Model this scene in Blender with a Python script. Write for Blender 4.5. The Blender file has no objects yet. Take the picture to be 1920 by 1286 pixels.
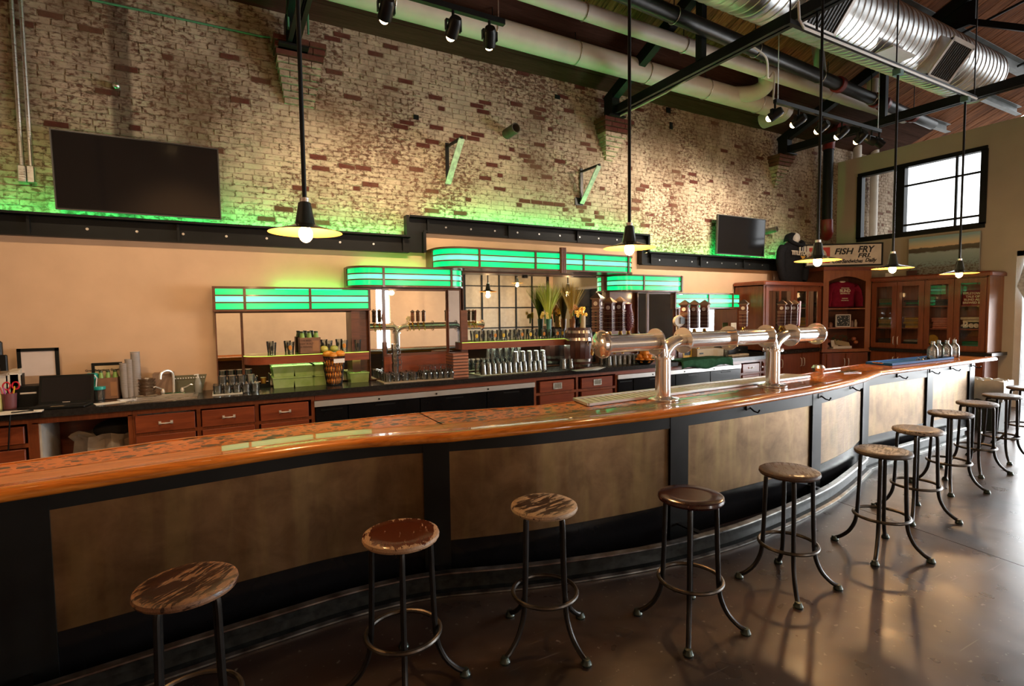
import bpy, math, random
from mathutils import Matrix, Vector
from math import sin, cos, pi, radians as R
random.seed(7)
S = bpy.context.scene
COL = S.collection
# ------------------------------------------------------------------ camera
F, YAW, PITCH, ROLL, EYE = 983.0, R(28.72), R(-3.25), R(-0.71), 1.77
_f = Vector((sin(YAW)*cos(PITCH), cos(YAW)*cos(PITCH), sin(PITCH)))
_r = Vector((cos(YAW), -sin(YAW), 0)); _u = _r.cross(_f)
CR = cos(ROLL)*_r + sin(ROLL)*_u; CU = -sin(ROLL)*_r + cos(ROLL)*_u
cam = bpy.data.cameras.new('camera'); cam.lens = 36*F/1920; cam.sensor_width = 36; cam.sensor_fit = 'HORIZONTAL'
cam.clip_start = 0.05; cam.clip_end = 200
camo = bpy.data.objects.new('camera', cam); COL.objects.link(camo); S.camera = camo
m = Matrix((CR, CU, -_f)).transposed().to_4x4(); m.translation = (0, 0, EYE); camo.matrix_world = m
# ------------------------------------------------------------------ world and light
SKY, EXPO = 3.2, 0.0
S.view_settings.view_transform = 'Standard'; S.view_settings.look = 'None'; S.view_settings.gamma = 1
S.view_settings.use_curve_mapping = False; S.view_settings.exposure = EXPO
S.cycles.max_bounces = 10; S.cycles.transparent_max_bounces = 28; S.cycles.transmission_bounces = 8
S.cycles.sample_clamp_indirect = 6; S.cycles.caustics_refractive = False; S.cycles.caustics_reflective = False
w = bpy.data.worlds.new('overcast sky'); S.world = w; w.use_nodes = True
bg = w.node_tree.nodes['Background']; bg.inputs[0].default_value = (.93, .97, 1, 1); bg.inputs[1].default_value = SKY
def area(name, loc, rot, sx, sy, power, col=(1, 1, 1)):
    l = bpy.data.lights.new(name, 'AREA'); l.shape = 'RECTANGLE'; l.size = sx; l.size_y = sy; l.energy = power; l.color = col
    o = bpy.data.objects.new(name, l); o.location = loc; o.rotation_euler = rot; COL.objects.link(o); return o
# daylight entering by the glazed right side and by the street windows behind the camera
area('daylight_door', (12.28, .1, 1.5), (0, R(90), 0), 2.7, 7.2, 1250, (.95, .98, 1))
area('daylight_street', (4.9, -4.9, 1.6), (R(90), 0, 0), .45, 3.0, 60, (1, .97, .92))
# ------------------------------------------------------------------ pixel to room
def P(px, py, x=None, y=None, z=None):
    d = CR*((px-960)/F) + CU*(-(py-643)/F) + _f
    t = x/d.x if x is not None else y/d.y if y is not None else (z-EYE)/d.z
    return Vector((d.x*t, d.y*t, EYE+d.z*t))
# ------------------------------------------------------------------ mesh builder
class MB:
    def __init__(s): s.v = []; s.f = []; s.mi = []; s.cur = 0
    def add(s, vs, fs):
        o = len(s.v); s.v += [tuple(v) for v in vs]
        for f in fs: s.f.append(tuple(i+o for i in f)); s.mi.append(s.cur)
        return s
    def box(s, x0, x1, y0, y1, z0, z1):
        if x0 > x1: x0, x1 = x1, x0
        if y0 > y1: y0, y1 = y1, y0
        if z0 > z1: z0, z1 = z1, z0
        v = [(x, y, z) for z in (z0, z1) for y in (y0, y1) for x in (x0, x1)]
        return s.add(v, [(0, 2, 3, 1), (4, 5, 7, 6), (0, 1, 5, 4), (2, 6, 7, 3), (0, 4, 6, 2), (1, 3, 7, 5)])
    def obox(s, c, sx, sy, sz, rz=0, rx=0, ry=0):
        M = Matrix.Translation(c) @ Matrix.Rotation(rz, 4, 'Z') @ Matrix.Rotation(ry, 4, 'Y') @ Matrix.Rotation(rx, 4, 'X')
        v = [M @ Vector((x*sx/2, y*sy/2, z*sz/2)) for z in (-1, 1) for y in (-1, 1) for x in (-1, 1)]
        return s.add(v, [(0, 2, 3, 1), (4, 5, 7, 6), (0, 1, 5, 4), (2, 6, 7, 3), (0, 4, 6, 2), (1, 3, 7, 5)])
    def rbox(s, x0, x1, y0, y1, z0, z1, b=.008):      # box with chamfered vertical and top edges
        p = [(x0+b, y0), (x1-b, y0), (x1, y0+b), (x1, y1-b), (x1-b, y1), (x0+b, y1), (x0, y1-b), (x0, y0+b)]
        cx, cy = (x0+x1)/2, (y0+y1)/2
        q = [(x-b*(1 if x > cx else -1)*.8, y-b*(1 if y > cy else -1)*.8) for x, y in p]
        n = 8; v = [(x, y, z0) for x, y in p]+[(x, y, z1-b) for x, y in p]+[(x, y, z1) for x, y in q]
        f = [tuple(range(n-1, -1, -1)), tuple(range(2*n, 3*n))]
        for k in (0, 1):
            for i in range(n): j = (i+1) % n; f.append((k*n+i, k*n+j, (k+1)*n+j, (k+1)*n+i))
        return s.add(v, f)
    def bar(s, a, b, w, h, up=(0, 0, 1)):             # rectangular bar from a to b
        a, b = Vector(a), Vector(b); d = (b-a).normalized(); u = Vector(up)
        if abs(d.dot(u)) > .99: u = Vector((0, 1, 0))
        x = d.cross(u).normalized(); z = x.cross(d)
        v = [q + x*i*w/2 + z*j*h/2 for q in (a, b) for j in (-1, 1) for i in (-1, 1)]
        return s.add(v, [(0, 2, 3, 1), (4, 5, 7, 6), (0, 1, 5, 4), (2, 6, 7, 3), (0, 4, 6, 2), (1, 3, 7, 5)])
    def tube(s, pts, r, n=10, caps=True):             # r a number or a list
        pts = [Vector(p) for p in pts]; N = len(pts); rs = r if isinstance(r, (list, tuple)) else [r]*N
        t0 = (pts[1]-pts[0]).normalized(); u = t0.orthogonal().normalized(); vs = []
        for i, p in enumerate(pts):
            t = (pts[min(i+1, N-1)]-pts[max(i-1, 0)])
            if t.length < 1e-9: t = t0.copy()
            t.normalize(); u = (u - t*u.dot(t))
            if u.length < 1e-6: u = t.orthogonal()
            u.normalize(); w_ = t.cross(u)
            for k in range(n): a = 2*pi*k/n; vs.append(p + (u*cos(a)+w_*sin(a))*rs[i])
        fs = []
        for i in range(N-1):
            for k in range(n):
                l = (k+1) % n; fs.append((i*n+k, i*n+l, (i+1)*n+l, (i+1)*n+k))
        if caps: fs += [tuple(range(n-1, -1, -1)), tuple(range((N-1)*n, N*n))]
        return s.add(vs, fs)
    def lathe(s, prof, c=(0, 0, 0), n=20, axis=None, sx=1, sy=1):   # prof: (r, z)
        vs = []; fs = []; rows = []
        for r, z in prof:
            if abs(r) < 1e-6: rows.append([len(vs)]); vs.append(Vector((0, 0, z)))
            else:
                rows.append(list(range(len(vs), len(vs)+n)))
                vs += [Vector((r*cos(2*pi*k/n)*sx, r*sin(2*pi*k/n)*sy, z)) for k in range(n)]
        for a, b in zip(rows, rows[1:]):
            for k in range(n):
                l = (k+1) % n
                if len(a) == 1 and len(b) == 1: continue
                if len(a) == 1: fs.append((a[0], b[l], b[k]))
                elif len(b) == 1: fs.append((a[k], a[l], b[0]))
                else: fs.append((a[k], a[l], b[l], b[k]))
        c = Vector(c)
        if axis is not None:
            q = Vector((0, 0, 1)).rotation_difference(Vector(axis)); vs = [q @ v for v in vs]
        return s.add([v+c for v in vs], fs)
    def cyl(s, a, b, r, n=14, r2=None):
        a, b = Vector(a), Vector(b); L = (b-a).length
        return s.lathe([(0, 0), (r, 0), (r if r2 is None else r2, L), (0, L)], a, n, (b-a).normalized())
    def sphere(s, c, r, n=12, m=7, sx=1, sy=1, sz=1):
        return s.lathe([(r*sin(pi*i/m) if 0 < i < m else 0, -r*cos(pi*i/m)*sz) for i in range(m+1)], c, n, None, sx, sy)
    def torus(s, c, R_, r, n=28, m=8):
        vs = [(c[0]+(R_+r*cos(b))*cos(a), c[1]+(R_+r*cos(b))*sin(a), c[2]+r*sin(b)) for a in [2*pi*i/n for i in range(n)] for b in [2*pi*j/m for j in range(m)]]
        fs = [(i*m+j, ((i+1) % n)*m+j, ((i+1) % n)*m+(j+1) % m, i*m+(j+1) % m) for i in range(n) for j in range(m)]
        return s.add(vs, fs)
    def prism(s, poly, z0, z1):                        # poly ccw in plan
        n = len(poly); v = [(x, y, z0) for x, y in poly]+[(x, y, z1) for x, y in poly]
        return s.add(v, [tuple(range(n-1, -1, -1)), tuple(range(n, 2*n))]+[(i, (i+1) % n, n+(i+1) % n, n+i) for i in range(n)])
    def strip(s, path, prof, cap=True):                # sweep prof [(out, z)] along a plan path; out = to the right of travel
        N = len(path); n = len(prof); vs = []
        for i, (x, y) in enumerate(path):
            a = path[max(i-1, 0)]; b = path[min(i+1, N-1)]; dx, dy = b[0]-a[0], b[1]-a[1]; l = math.hypot(dx, dy) or 1
            nx, ny = dy/l, -dx/l
            vs += [(x+nx*o, y+ny*o, z) for o, z in prof]
        fs = [(i*n+k, (i+1)*n+k, (i+1)*n+(k+1) % n, i*n+(k+1) % n) for i in range(N-1) for k in range(n)]
        if cap: fs += [tuple(range(n)), tuple(range(N*n-1, (N-1)*n-1, -1))]
        return s.add(vs, fs)
    def mesh(s, name, mats, smooth=35):
        me = bpy.data.meshes.new(name); me.from_pydata(s.v, [], s.f); me.update()
        for q in (mats if isinstance(mats, (list, tuple)) else [mats]): me.materials.append(q)
        if any(s.mi): me.polygons.foreach_set('material_index', s.mi)
        if smooth:
            me.polygons.foreach_set('use_smooth', [True]*len(me.polygons)); me.set_sharp_from_angle(angle=R(smooth))
        return me
def obj(name, mb, mat, parent=None, smooth=35, **kw):
    o = bpy.data.objects.new(name, mb.mesh(name, mat, smooth) if isinstance(mb, MB) else mb); COL.objects.link(o)
    if parent is not None:
        o.parent = parent
        if parent.type == 'EMPTY' and not kw.get('local'):
            o.matrix_parent_inverse = (Matrix.Translation(parent.location) @ Matrix.Rotation(parent.rotation_euler.z, 4, 'Z')).inverted()
    return o
def tag(o, label=None, cat=None, group=None, kind=None):
    if label: o['label'] = label
    if cat: o['category'] = cat
    if group: o['group'] = group
    if kind: o['kind'] = kind
    return o
def thing(name, label, cat, loc, rz=0, group=None):
    o = bpy.data.objects.new(name, None); COL.objects.link(o); o.location = loc; o.rotation_euler = (0, 0, rz); o.empty_display_size = .1
    return tag(o, label, cat, group)
def single(name, mb, mat, label, cat, group=None, smooth=35): return tag(obj(name, mb, mat, None, smooth), label, cat, group)
def struct(name, mb, mat, parent=None, smooth=35):
    o = obj(name, mb, mat, parent, smooth)
    if parent is None: o['kind'] = 'structure'
    return o
def lab(o, l): o['label'] = l; return o
def copy_thing(r, loc, rz=0, label=None, group=None):
    c = r.copy(); COL.objects.link(c); c.location = loc; c.rotation_euler = (0, 0, rz)
    if label: c['label'] = label
    if group: c['group'] = group
    def kids(a, b):
        for ch in list(a.children):
            d = ch.copy(); COL.objects.link(d); d.parent = b; kids(ch, d)
    kids(r, c); return c
TEXTS = []
def text(name, s, size, M, mat, parent, shear=0, ext=.0015, align='CENTER', space=1.0, off=0):
    cu = bpy.data.curves.new(name, 'FONT'); cu.body = s; cu.size = size; cu.extrude = ext; cu.align_x = align; cu.align_y = 'CENTER'; cu.shear = shear
    cu.space_character = space; cu.offset = off; cu.resolution_u = 3
    cu.materials.append(mat); o = bpy.data.objects.new(name, cu); COL.objects.link(o); o.parent = parent
    if parent.type == 'EMPTY': o.matrix_parent_inverse = (Matrix.Translation(parent.location) @ Matrix.Rotation(parent.rotation_euler.z, 4, 'Z')).inverted()
    o.matrix_basis = M; TEXTS.append(o); return o
def face_back(c, tilt=0): return Matrix.Translation(c) @ Matrix.Rotation(R(90)-tilt, 4, 'X')       # text read from the camera side of the back wall
def face_right(c): return Matrix.Translation(c) @ Matrix(((0, 0, -1, 0), (-1, 0, 0, 0), (0, 1, 0, 0), (0, 0, 0, 1)))
def smoothpath(pts, n=6):
    out = []; N = len(pts)
    for i in range(N-1):
        p0, p1, p2, p3 = [Vector(pts[max(0, min(N-1, i+k))]) for k in (-1, 0, 1, 2)]
        for k in range(n):
            t = k/n; out.append(.5*((2*p1)+(p2-p0)*t+(2*p0-5*p1+4*p2-p3)*t*t+(3*p1-p0-3*p2+p3)*t**3))
    out.append(Vector(pts[-1])); return out
def smooth2(pts, n=6): return [(p.x, p.y) for p in smoothpath([(a, b, 0) for a, b in pts], n)]
# ------------------------------------------------------------------ materials
def nt(name):
    m = bpy.data.materials.new(name); m.use_nodes = True; return m, m.node_tree, m.node_tree.nodes['Principled BSDF']
def N(t, ty, **kw):
    n = t.nodes.new(ty)
    for k, v in kw.items():
        if k in n.inputs.keys(): n.inputs[k].default_value = v
        else: setattr(n, k, v)
    return n
def ramp(t, fac, stops):
    r = t.nodes.new('ShaderNodeValToRGB'); e = r.color_ramp.elements
    while len(e) < len(stops): e.new(.5)
    for q, (p, c) in zip(e, stops): q.position = p; q.color = (c, c, c, 1) if isinstance(c, (int, float)) else (*c, 1)
    t.links.new(fac, r.inputs[0]); return r.outputs[0]
def coords(t, scale=(1, 1, 1), space='Object', rot=(0, 0, 0)):
    mp = N(t, 'ShaderNodeMapping'); mp.inputs['Scale'].default_value = scale; mp.inputs['Rotation'].default_value = rot
    if space == 'World': t.links.new(N(t, 'ShaderNodeNewGeometry').outputs['Position'], mp.inputs[0])
    else: t.links.new(N(t, 'ShaderNodeTexCoord').outputs[space], mp.inputs[0])
    return mp.outputs[0]
def noise(t, v, scale, detail=4, rough=.55, dist=0):
    n = N(t, 'ShaderNodeTexNoise'); n.inputs['Scale'].default_value = scale; n.inputs['Detail'].default_value = detail
    n.inputs['Roughness'].default_value = rough; n.inputs['Distortion'].default_value = dist
    t.links.new(v, n.inputs['Vector']); return n.outputs['Fac']
def mix(t, fac, a, b, mode='MIX'):
    n = N(t, 'ShaderNodeMix', data_type='RGBA', blend_type=mode)
    for s, q in ((n.inputs[0], fac), (n.inputs[6], a), (n.inputs[7], b)):
        if hasattr(q, 'is_linked'): t.links.new(q, s)
        elif isinstance(q, (int, float)): s.default_value = q
        else: s.default_value = (*q, 1)
    return n.outputs[2]
def bump(t, b, h, strength=.3, dist=.01):
    n = N(t, 'ShaderNodeBump'); n.inputs['Strength'].default_value = strength; n.inputs['Distance'].default_value = dist
    t.links.new(h, n.inputs['Height']); t.links.new(n.outputs[0], b.inputs['Normal'])
def plain(name, c, rough=.5, metal=0, var=.12, scale=8, spec=.5, coat=0, alpha=1, bmp=0, emit=None):
    m, t, b = nt(name); v = coords(t)
    f = noise(t, v, scale, 3); col = ramp(t, f, [(.3, [x*(1-var) for x in c]), (.7, [min(1, x*(1+var)) for x in c])])
    t.links.new(col, b.inputs['Base Color']); b.inputs['Roughness'].default_value = rough; b.inputs['Metallic'].default_value = metal
    b.inputs['Specular IOR Level'].default_value = spec; b.inputs['Coat Weight'].default_value = coat; b.inputs['Coat Roughness'].default_value = .05
    if bmp: bump(t, b, noise(t, v, scale*6, 4), bmp, .004)
    if emit: b.inputs['Emission Color'].default_value = (*emit[:3], 1); b.inputs['Emission Strength'].default_value = emit[3]
    return m
def wood(name, c1, c2, along='x', scale=6, rough=.35, coat=.3, stretch=14, space='Object'):
    m, t, b = nt(name); sc = {'x': (1, stretch, stretch), 'y': (stretch, 1, stretch), 'z': (stretch, stretch, 1)}[along]
    v = coords(t, sc, space); f = noise(t, v, scale*.25, 6, .6, .6); g = noise(t, v, scale*1.6, 3, .7)
    col = ramp(t, f, [(.28, c1), (.72, c2)]); col = mix(t, ramp(t, g, [(.35, .35), (.6, 0)]), col, [x*.55 for x in c1])
    t.links.new(col, b.inputs['Base Color']); b.inputs['Roughness'].default_value = rough; b.inputs['Coat Weight'].default_value = coat; b.inputs['Coat Roughness'].default_value = .08
    bump(t, b, g, .06, .003); return m
def thin(name, c=(.95, .97, .95), haze=.12, hz=(.9, .9, .86), ior=1.5, rough=.02):   # thin walled clear ware
    m, t, b = nt(name); t.nodes.remove(b); o = t.nodes['Material Output']
    tr = N(t, 'ShaderNodeBsdfTransparent'); gl = N(t, 'ShaderNodeBsdfGlossy'); gl.inputs['Roughness'].default_value = rough; df = N(t, 'ShaderNodeBsdfDiffuse'); tl = N(t, 'ShaderNodeBsdfTranslucent')
    v = coords(t); t.links.new(ramp(t, noise(t, v, 9, 2), [(.3, [x*.95 for x in c]), (.7, c)]), tr.inputs[0]); df.inputs[0].default_value = (*hz, 1); tl.inputs[0].default_value = (*hz, 1)
    fr = N(t, 'ShaderNodeFresnel'); fr.inputs[0].default_value = ior
    a = N(t, 'ShaderNodeMixShader'); a.inputs[0].default_value = .5; t.links.new(df.outputs[0], a.inputs[1]); t.links.new(tl.outputs[0], a.inputs[2])
    h = N(t, 'ShaderNodeMixShader'); h.inputs[0].default_value = haze; t.links.new(tr.outputs[0], h.inputs[1]); t.links.new(a.outputs[0], h.inputs[2])
    x = N(t, 'ShaderNodeMixShader'); t.links.new(fr.outputs[0], x.inputs[0]); t.links.new(h.outputs[0], x.inputs[1]); t.links.new(gl.outputs[0], x.inputs[2])
    t.links.new(x.outputs[0], o.inputs[0]); return m
def glass(name, c=(1, 1, 1), rough=.0, ior=1.45):
    m, t, b = nt(name); v = coords(t); col = ramp(t, noise(t, v, 6, 2), [(.3, [x*.97 for x in c]), (.7, c)])
    t.links.new(col, b.inputs['Base Color']); b.inputs['Transmission Weight'].default_value = 1; b.inputs['Roughness'].default_value = rough; b.inputs['IOR'].default_value = ior
    return m
def pane(name, tint=(1, 1, 1), refl=.08):              # thin sheet glass
    m, t, b = nt(name); t.nodes.remove(b); o = t.nodes['Material Output']
    tr = N(t, 'ShaderNodeBsdfTransparent'); gl = N(t, 'ShaderNodeBsdfGlossy'); gl.inputs['Roughness'].default_value = .02
    tr.inputs[0].default_value = (*tint, 1); fr = N(t, 'ShaderNodeFresnel'); fr.inputs[0].default_value = 1.45
    mx = N(t, 'ShaderNodeMixShader'); t.links.new(fr.outputs[0], mx.inputs[0]); t.links.new(tr.outputs[0], mx.inputs[1]); t.links.new(gl.outputs[0], mx.inputs[2])
    t.links.new(mx.outputs[0], o.inputs[0]); return m
def emis(name, c, st, var=.1):
    m, t, b = nt(name); v = coords(t, (1, 3, 6)); f = noise(t, v, 1.6, 2)
    col = ramp(t, f, [(.3, [x*(1-var) for x in c]), (.7, [min(1, x*(1+var)) for x in c])])
    t.links.new(col, b.inputs['Emission Color']); b.inputs['Emission Strength'].default_value = st; b.inputs['Base Color'].default_value = (*[x*.5 for x in c], 1)
    b.inputs['Roughness'].default_value = .25; return m
def metal(name, c, rough=.2, var=.1, scale=5, aniso=None):
    m, t, b = nt(name); v = coords(t, aniso or (1, 1, 1)); f = noise(t, v, scale, 3)
    t.links.new(ramp(t, f, [(.3, [x*(1-var) for x in c]), (.7, [min(1, x*(1+var)) for x in c])]), b.inputs['Base Color'])
    b.inputs['Metallic'].default_value = 1; t.links.new(ramp(t, f, [(.2, rough*.7), (.8, min(1, rough*1.4))]), b.inputs['Roughness']); return m
def worn(name, paint, bare, amount, seed, rough=.35, edge=.13):  # worn paint on a plank seat
    m, t, b = nt(name); v = coords(t, (1.2, 6, 6), 'Object', (0, 0, seed*.9)); 
    mp = N(t, 'ShaderNodeVectorMath', operation='ADD'); t.links.new(v, mp.inputs[0]); mp.inputs[1].default_value = (seed*3.1, seed*1.7, 0); v = mp.outputs[0]
    f = noise(t, v, 7, 7, .68, .5); g = noise(t, v, 30, 3, .6)
    p = ramp(t, g, [(.3, [x*.7 for x in paint]), (.7, [x*1.2 for x in paint])]); q = ramp(t, g, [(.3, [x*.7 for x in bare]), (.7, [min(1, x*1.2) for x in bare])])
    e = N(t, 'ShaderNodeVectorMath', operation='LENGTH'); s2 = N(t, 'ShaderNodeSeparateXYZ'); c2 = N(t, 'ShaderNodeCombineXYZ'); tc = N(t, 'ShaderNodeTexCoord')
    t.links.new(tc.outputs['Object'], s2.inputs[0]); t.links.new(s2.outputs[0], c2.inputs[0]); t.links.new(s2.outputs[1], c2.inputs[1]); t.links.new(c2.outputs[0], e.inputs[0])
    rim = ramp(t, e.outputs['Value'], [(.14, 0), (.18, edge)])
    a = N(t, 'ShaderNodeMath', operation='ADD'); t.links.new(f, a.inputs[0]); t.links.new(rim, a.inputs[1])
    mk = ramp(t, a.outputs[0], [(.62-amount*.3, 0), (.66-amount*.3, 1)])
    t.links.new(mix(t, mk, p, q), b.inputs['Base Color']); t.links.new(ramp(t, mk, [(0, rough), (1, .6)]), b.inputs['Roughness']); bump(t, b, mk, .25, .002); return m
def brick_mat(name, paint, bare, amount):
    m, t, b = nt(name); v = coords(t, (1, 1, 1), 'World')
    fine = noise(t, coords(t, (1, 1, 1.8), 'World'), 16, 8, .7, .3); big = noise(t, v, 1.1, 3); med = noise(t, v, 5, 4)
    a = N(t, 'ShaderNodeMath', operation='MULTIPLY_ADD'); t.links.new(big, a.inputs[0]); a.inputs[1].default_value = .35; t.links.new(fine, a.inputs[2])
    mk = ramp(t, a.outputs[0], [(.67-amount*.3, 0), (.80-amount*.3, 1)])
    pc = ramp(t, med, [(.3, [x*.72 for x in paint]), (.65, paint)]); bc = ramp(t, fine, [(.3, [x*.5 for x in bare]), (.7, bare)])
    col = mix(t, mk, pc, bc)
    # old flue stain running down behind the big screen
    sp = N(t, 'ShaderNodeSeparateXYZ'); t.links.new(v, sp.inputs[0])
    d = N(t, 'ShaderNodeMath', operation='SUBTRACT'); t.links.new(sp.outputs[0], d.inputs[0]); d.inputs[1].default_value = -.86
    ab = N(t, 'ShaderNodeMath', operation='ABSOLUTE'); t.links.new(d.outputs[0], ab.inputs[0])
    ad = N(t, 'ShaderNodeMath', operation='MULTIPLY_ADD'); t.links.new(fine, ad.inputs[0]); ad.inputs[1].default_value = .06; t.links.new(ab.outputs[0], ad.inputs[2])
    st = ramp(t, ad.outputs[0], [(.10, .7), (.135, 0)]); col = mix(t, st, col, (.05, .03, .02))
    soot = ramp(t, noise(t, coords(t, (.9, 1, .55), 'World'), 1.1, 7, .68), [(.46, 0), (.66, .72)]); col = mix(t, soot, col, (.17, .10, .055))
    t.links.new(col, b.inputs['Base Color']); b.inputs['Roughness'].default_value = .85; b.inputs['Specular IOR Level'].default_value = .25
    bump(t, b, a.outputs[0], .5, .012); return m
ORD = 'first second third fourth fifth sixth seventh eighth ninth tenth eleventh twelfth thirteenth fourteenth fifteenth sixteenth seventeenth eighteenth nineteenth twentieth'.split()
ROW = ('front', 'middle', 'back')
def shirt_mat(name, c): return plain(name, c, .9, 0, .2, 14, .1, bmp=.4)
# ------------------------------------------------------------------ palette
TAN = plain('tan plaster', (.60, .395, .25), .75, 0, .05, 3, .3, bmp=.12)
TANR = plain('khaki plaster', (.52, .475, .36), .75, 0, .05, 2, .3, bmp=.1)
BLACK = plain('black steel', (.008, .009, .009), .4, 0, .2, 6, .22)
BLACKG = plain('black gloss', (.007, .007, .008), .2, 0, .2, 4, .25)
IRON = plain('dark iron', (.022, .021, .02), .38, .6, .3, 14)
NICKEL = plain('bright nickel', (.80, .77, .73), .28, .55, .04)
CHROME = metal('chrome', (.86, .85, .83), .06, .04)
STEEL = metal('brushed steel', (.80, .79, .77), .30, .05, 10, (1, 1, 8))
GALV = metal('galvanised steel', (.70, .71, .70), .36, .14, 5, (6, 1, 1))
RAILM = metal('worn rail steel', (.42, .43, .41), .34, .55, 9)
CHERRY = wood('cherry wood', (.19, .040, .015), (.31, .075, .026), 'x', 5)
CHERRYZ = wood('cherry wood upright', (.17, .042, .014), (.29, .08, .027), 'z', 5)
OAKZ = wood('amber cherry wood', (.24, .075, .022), (.40, .14, .045), 'z', 5)
DARKW = wood('dark cherry wood', (.09, .026, .012), (.16, .05, .02), 'x', 5)
LAMIN = plain('dark laminate', (.022, .020, .019), .22, 0, .35, 40, .28)
WHITE = plain('white enamel', (.8, .79, .75), .5, 0, .04)
PVC = plain('off white pipe', (.62, .55, .47), .5, 0, .08, 3)
PAPER = plain('white paper', (.75, .72, .68), .8, 0, .05)
MIRROR = metal('mirror glass', (.88, .90, .88), .012, .01, 2)
TVM = plain('dark screen', (.006, .006, .007), .09, 0, .15, 2, .6)
REDP = plain('red coupling paint', (.20, .018, .014), .4, 0, .2)
GLASS = thin('clear glass', (.96, .98, .96), .09, (.95, .95, .92), 1.75)
PANE = pane('window pane')
BRASS = metal('brass', (.75, .48, .14), .22, .1)
D = 6.95
# ------------------------------------------------------------------ floor
def floor_mat():
    m, t, b = nt('stained concrete'); v = coords(t, (1, 1, 1), 'World')
    f = noise(t, v, .8, 4, .55, .5); g = noise(t, v, 4, 3, .5); s = noise(t, coords(t, (1.4, 9, 1), 'World', (0, 0, .6)), 2.6, 5, .7)
    c = ramp(t, f, [(.34, (.020, .015, .013)), (.45, (.056, .036, .028)), (.55, (.100, .072, .054)), (.66, (.088, .048, .038))])
    c = mix(t, ramp(t, g, [(.35, .4), (.65, 0)]), c, (.022, .017, .015)); c = mix(t, ramp(t, s, [(.62, 0), (.80, .20)]), c, (.22, .19, .16))
    for rot, sc_ in ((.4, 2.2), (1.3, 3.1), (2.2, 1.7)):        # pale scuffs dragged by stool feet
        k = noise(t, coords(t, (1, 26, 1), 'World', (0, 0, rot)), sc_, 2, .5); k2 = noise(t, v, .9+rot*.3, 2)
        ml = N(t, 'ShaderNodeMath', operation='MULTIPLY'); t.links.new(ramp(t, k, [(.70, 0), (.76, .5)]), ml.inputs[0]); t.links.new(ramp(t, k2, [(.5, 0), (.62, 1)]), ml.inputs[1]); c = mix(t, ml.outputs[0], c, (.26, .23, .20))
    c = mix(t, ramp(t, noise(t, v, 26, 2, .5), [(.68, 0), (.72, .5)]), c, (.30, .27, .23))
    c = mix(t, ramp(t, noise(t, v, 11, 2, .5), [(.70, 0), (.80, .16)]), c, (.28, .25, .21))
    t.links.new(c, b.inputs['Base Color']); t.links.new(ramp(t, g, [(.3, .26), (.7, .36)]), b.inputs['Roughness'])
    bump(t, b, g, .012, .003); return m
FLOORM = floor_mat()
fl = struct('floor', MB().box(-8, 15, -6.5, 8, -.12, -.006), BLACK)
q0, q1 = P(1700, 985, z=0), P(1920, 1062, z=0); k = (q1-q0).normalized(); nrm = Vector((-k.y, k.x, 0)); A, B = q0-k*14, q0+k*14
for sgn in (1, -1):
    mb = MB(); e = nrm*.004*sgn; far = nrm*16*sgn
    poly = [(A+e), (B+e), (B+far), (A+far)]; poly = poly if sgn > 0 else poly[::-1]
    obj('slab', mb.prism([(p.x, p.y) for p in poly], -.005, 0), FLOORM, fl)
struct('pavement', MB().box(15, 60, -40, 40, -.25, -.13).box(12.5, 15, -40, -6.5, -.25, -.13), plain('pale pavement', (.42, .41, .39), .8, 0, .1, 2))
# ------------------------------------------------------------------ back wall: plaster below, brick above
mb = MB().box(-6, 12.2, D, D+.12, 0, 2.62).box(2.42, 6.35, D, D+.12, 2.62, 2.92)
wb = struct('wall_back', mb, TAN)
BM = brick_mat('painted brick', (.62, .50, .36), (.16, .07, .045), .02)
BR = brick_mat('bare red brick', (.34, .16, .11), (.15, .042, .028), .9)
MORT = brick_mat('painted mortar', (.44, .35, .25), (.13, .08, .05), .10)
obj('mortar_backing', MB().box(-6, 14.6, D+.004, D+.3, 2.6, 5.62), MORT, wb)
CH, BL = .067, .210
meshes = {}
def brick_mesh(L, H, seed):
    key = (round(L, 3), seed)
    if key not in meshes:
        r = random.Random(seed); j = lambda: r.uniform(-.004, .004)
        vs = [(x*(L/2-.005)+j(), y+j()*.8, z*(H/2-.0045)+j()*.6) for y in (0, .03) for z in (-1, 1) for x in (-1, 1)]
        vs[0:4] = [(x*.975, y, z*.95) for x, y, z in vs[0:4]]
        mb = MB(); mb.add(vs, [(0, 1, 3, 2), (0, 4, 5, 1), (2, 3, 7, 6), (0, 2, 6, 4), (1, 5, 7, 3)]); meshes[key] = mb
    return meshes[key]
skip = []                                               # places where a corbel, pocket or vent stands
bricks = []
rr = random.Random(3)
for row in range(44):
    z = 2.66+row*CH
    if z > 5.5: break
    x = -2.35-(row % 2)*BL/2-rr.uniform(0, .02); head = row % 6 == 5
    while x < 14.4:
        L = BL*(.5 if head else 1)+rr.uniform(-.006, .006); xc = x+L/2; x += L
        if xc < 2.3 and z < 2.78 and False: continue
        if 2.25 < xc < 6.40 and z < 3.06: continue
        if not (2.25 < xc < 6.40) and z < 2.76: continue
        bricks.append((xc, z, L, rr.random(), rr.uniform(-.002, .004), rr.randrange(5)))
def bare(b):
    # runs of unpainted brick come in neighbours: a slow wave plus chance
    return b[3] < .045+.04*sin(b[0]*1.7+2)*cos(b[1]*3.1) + (.035 if 0.6 < b[0] < 6.5 else 0)
def vis(b):
    p = (Vector((b[0], D, b[1]))-Vector((0, 0, EYE))); q = p.dot(_f); px = 960+F*p.dot(CR)/q; py = 643-F*p.dot(CU)/q
    return 1/q if -5 < px < 1925 and -5 < py < 1290 else 0
order = sorted(range(len(bricks)), key=lambda i: -vis(bricks[i])); near = set(order[:300])
data = {}
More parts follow.
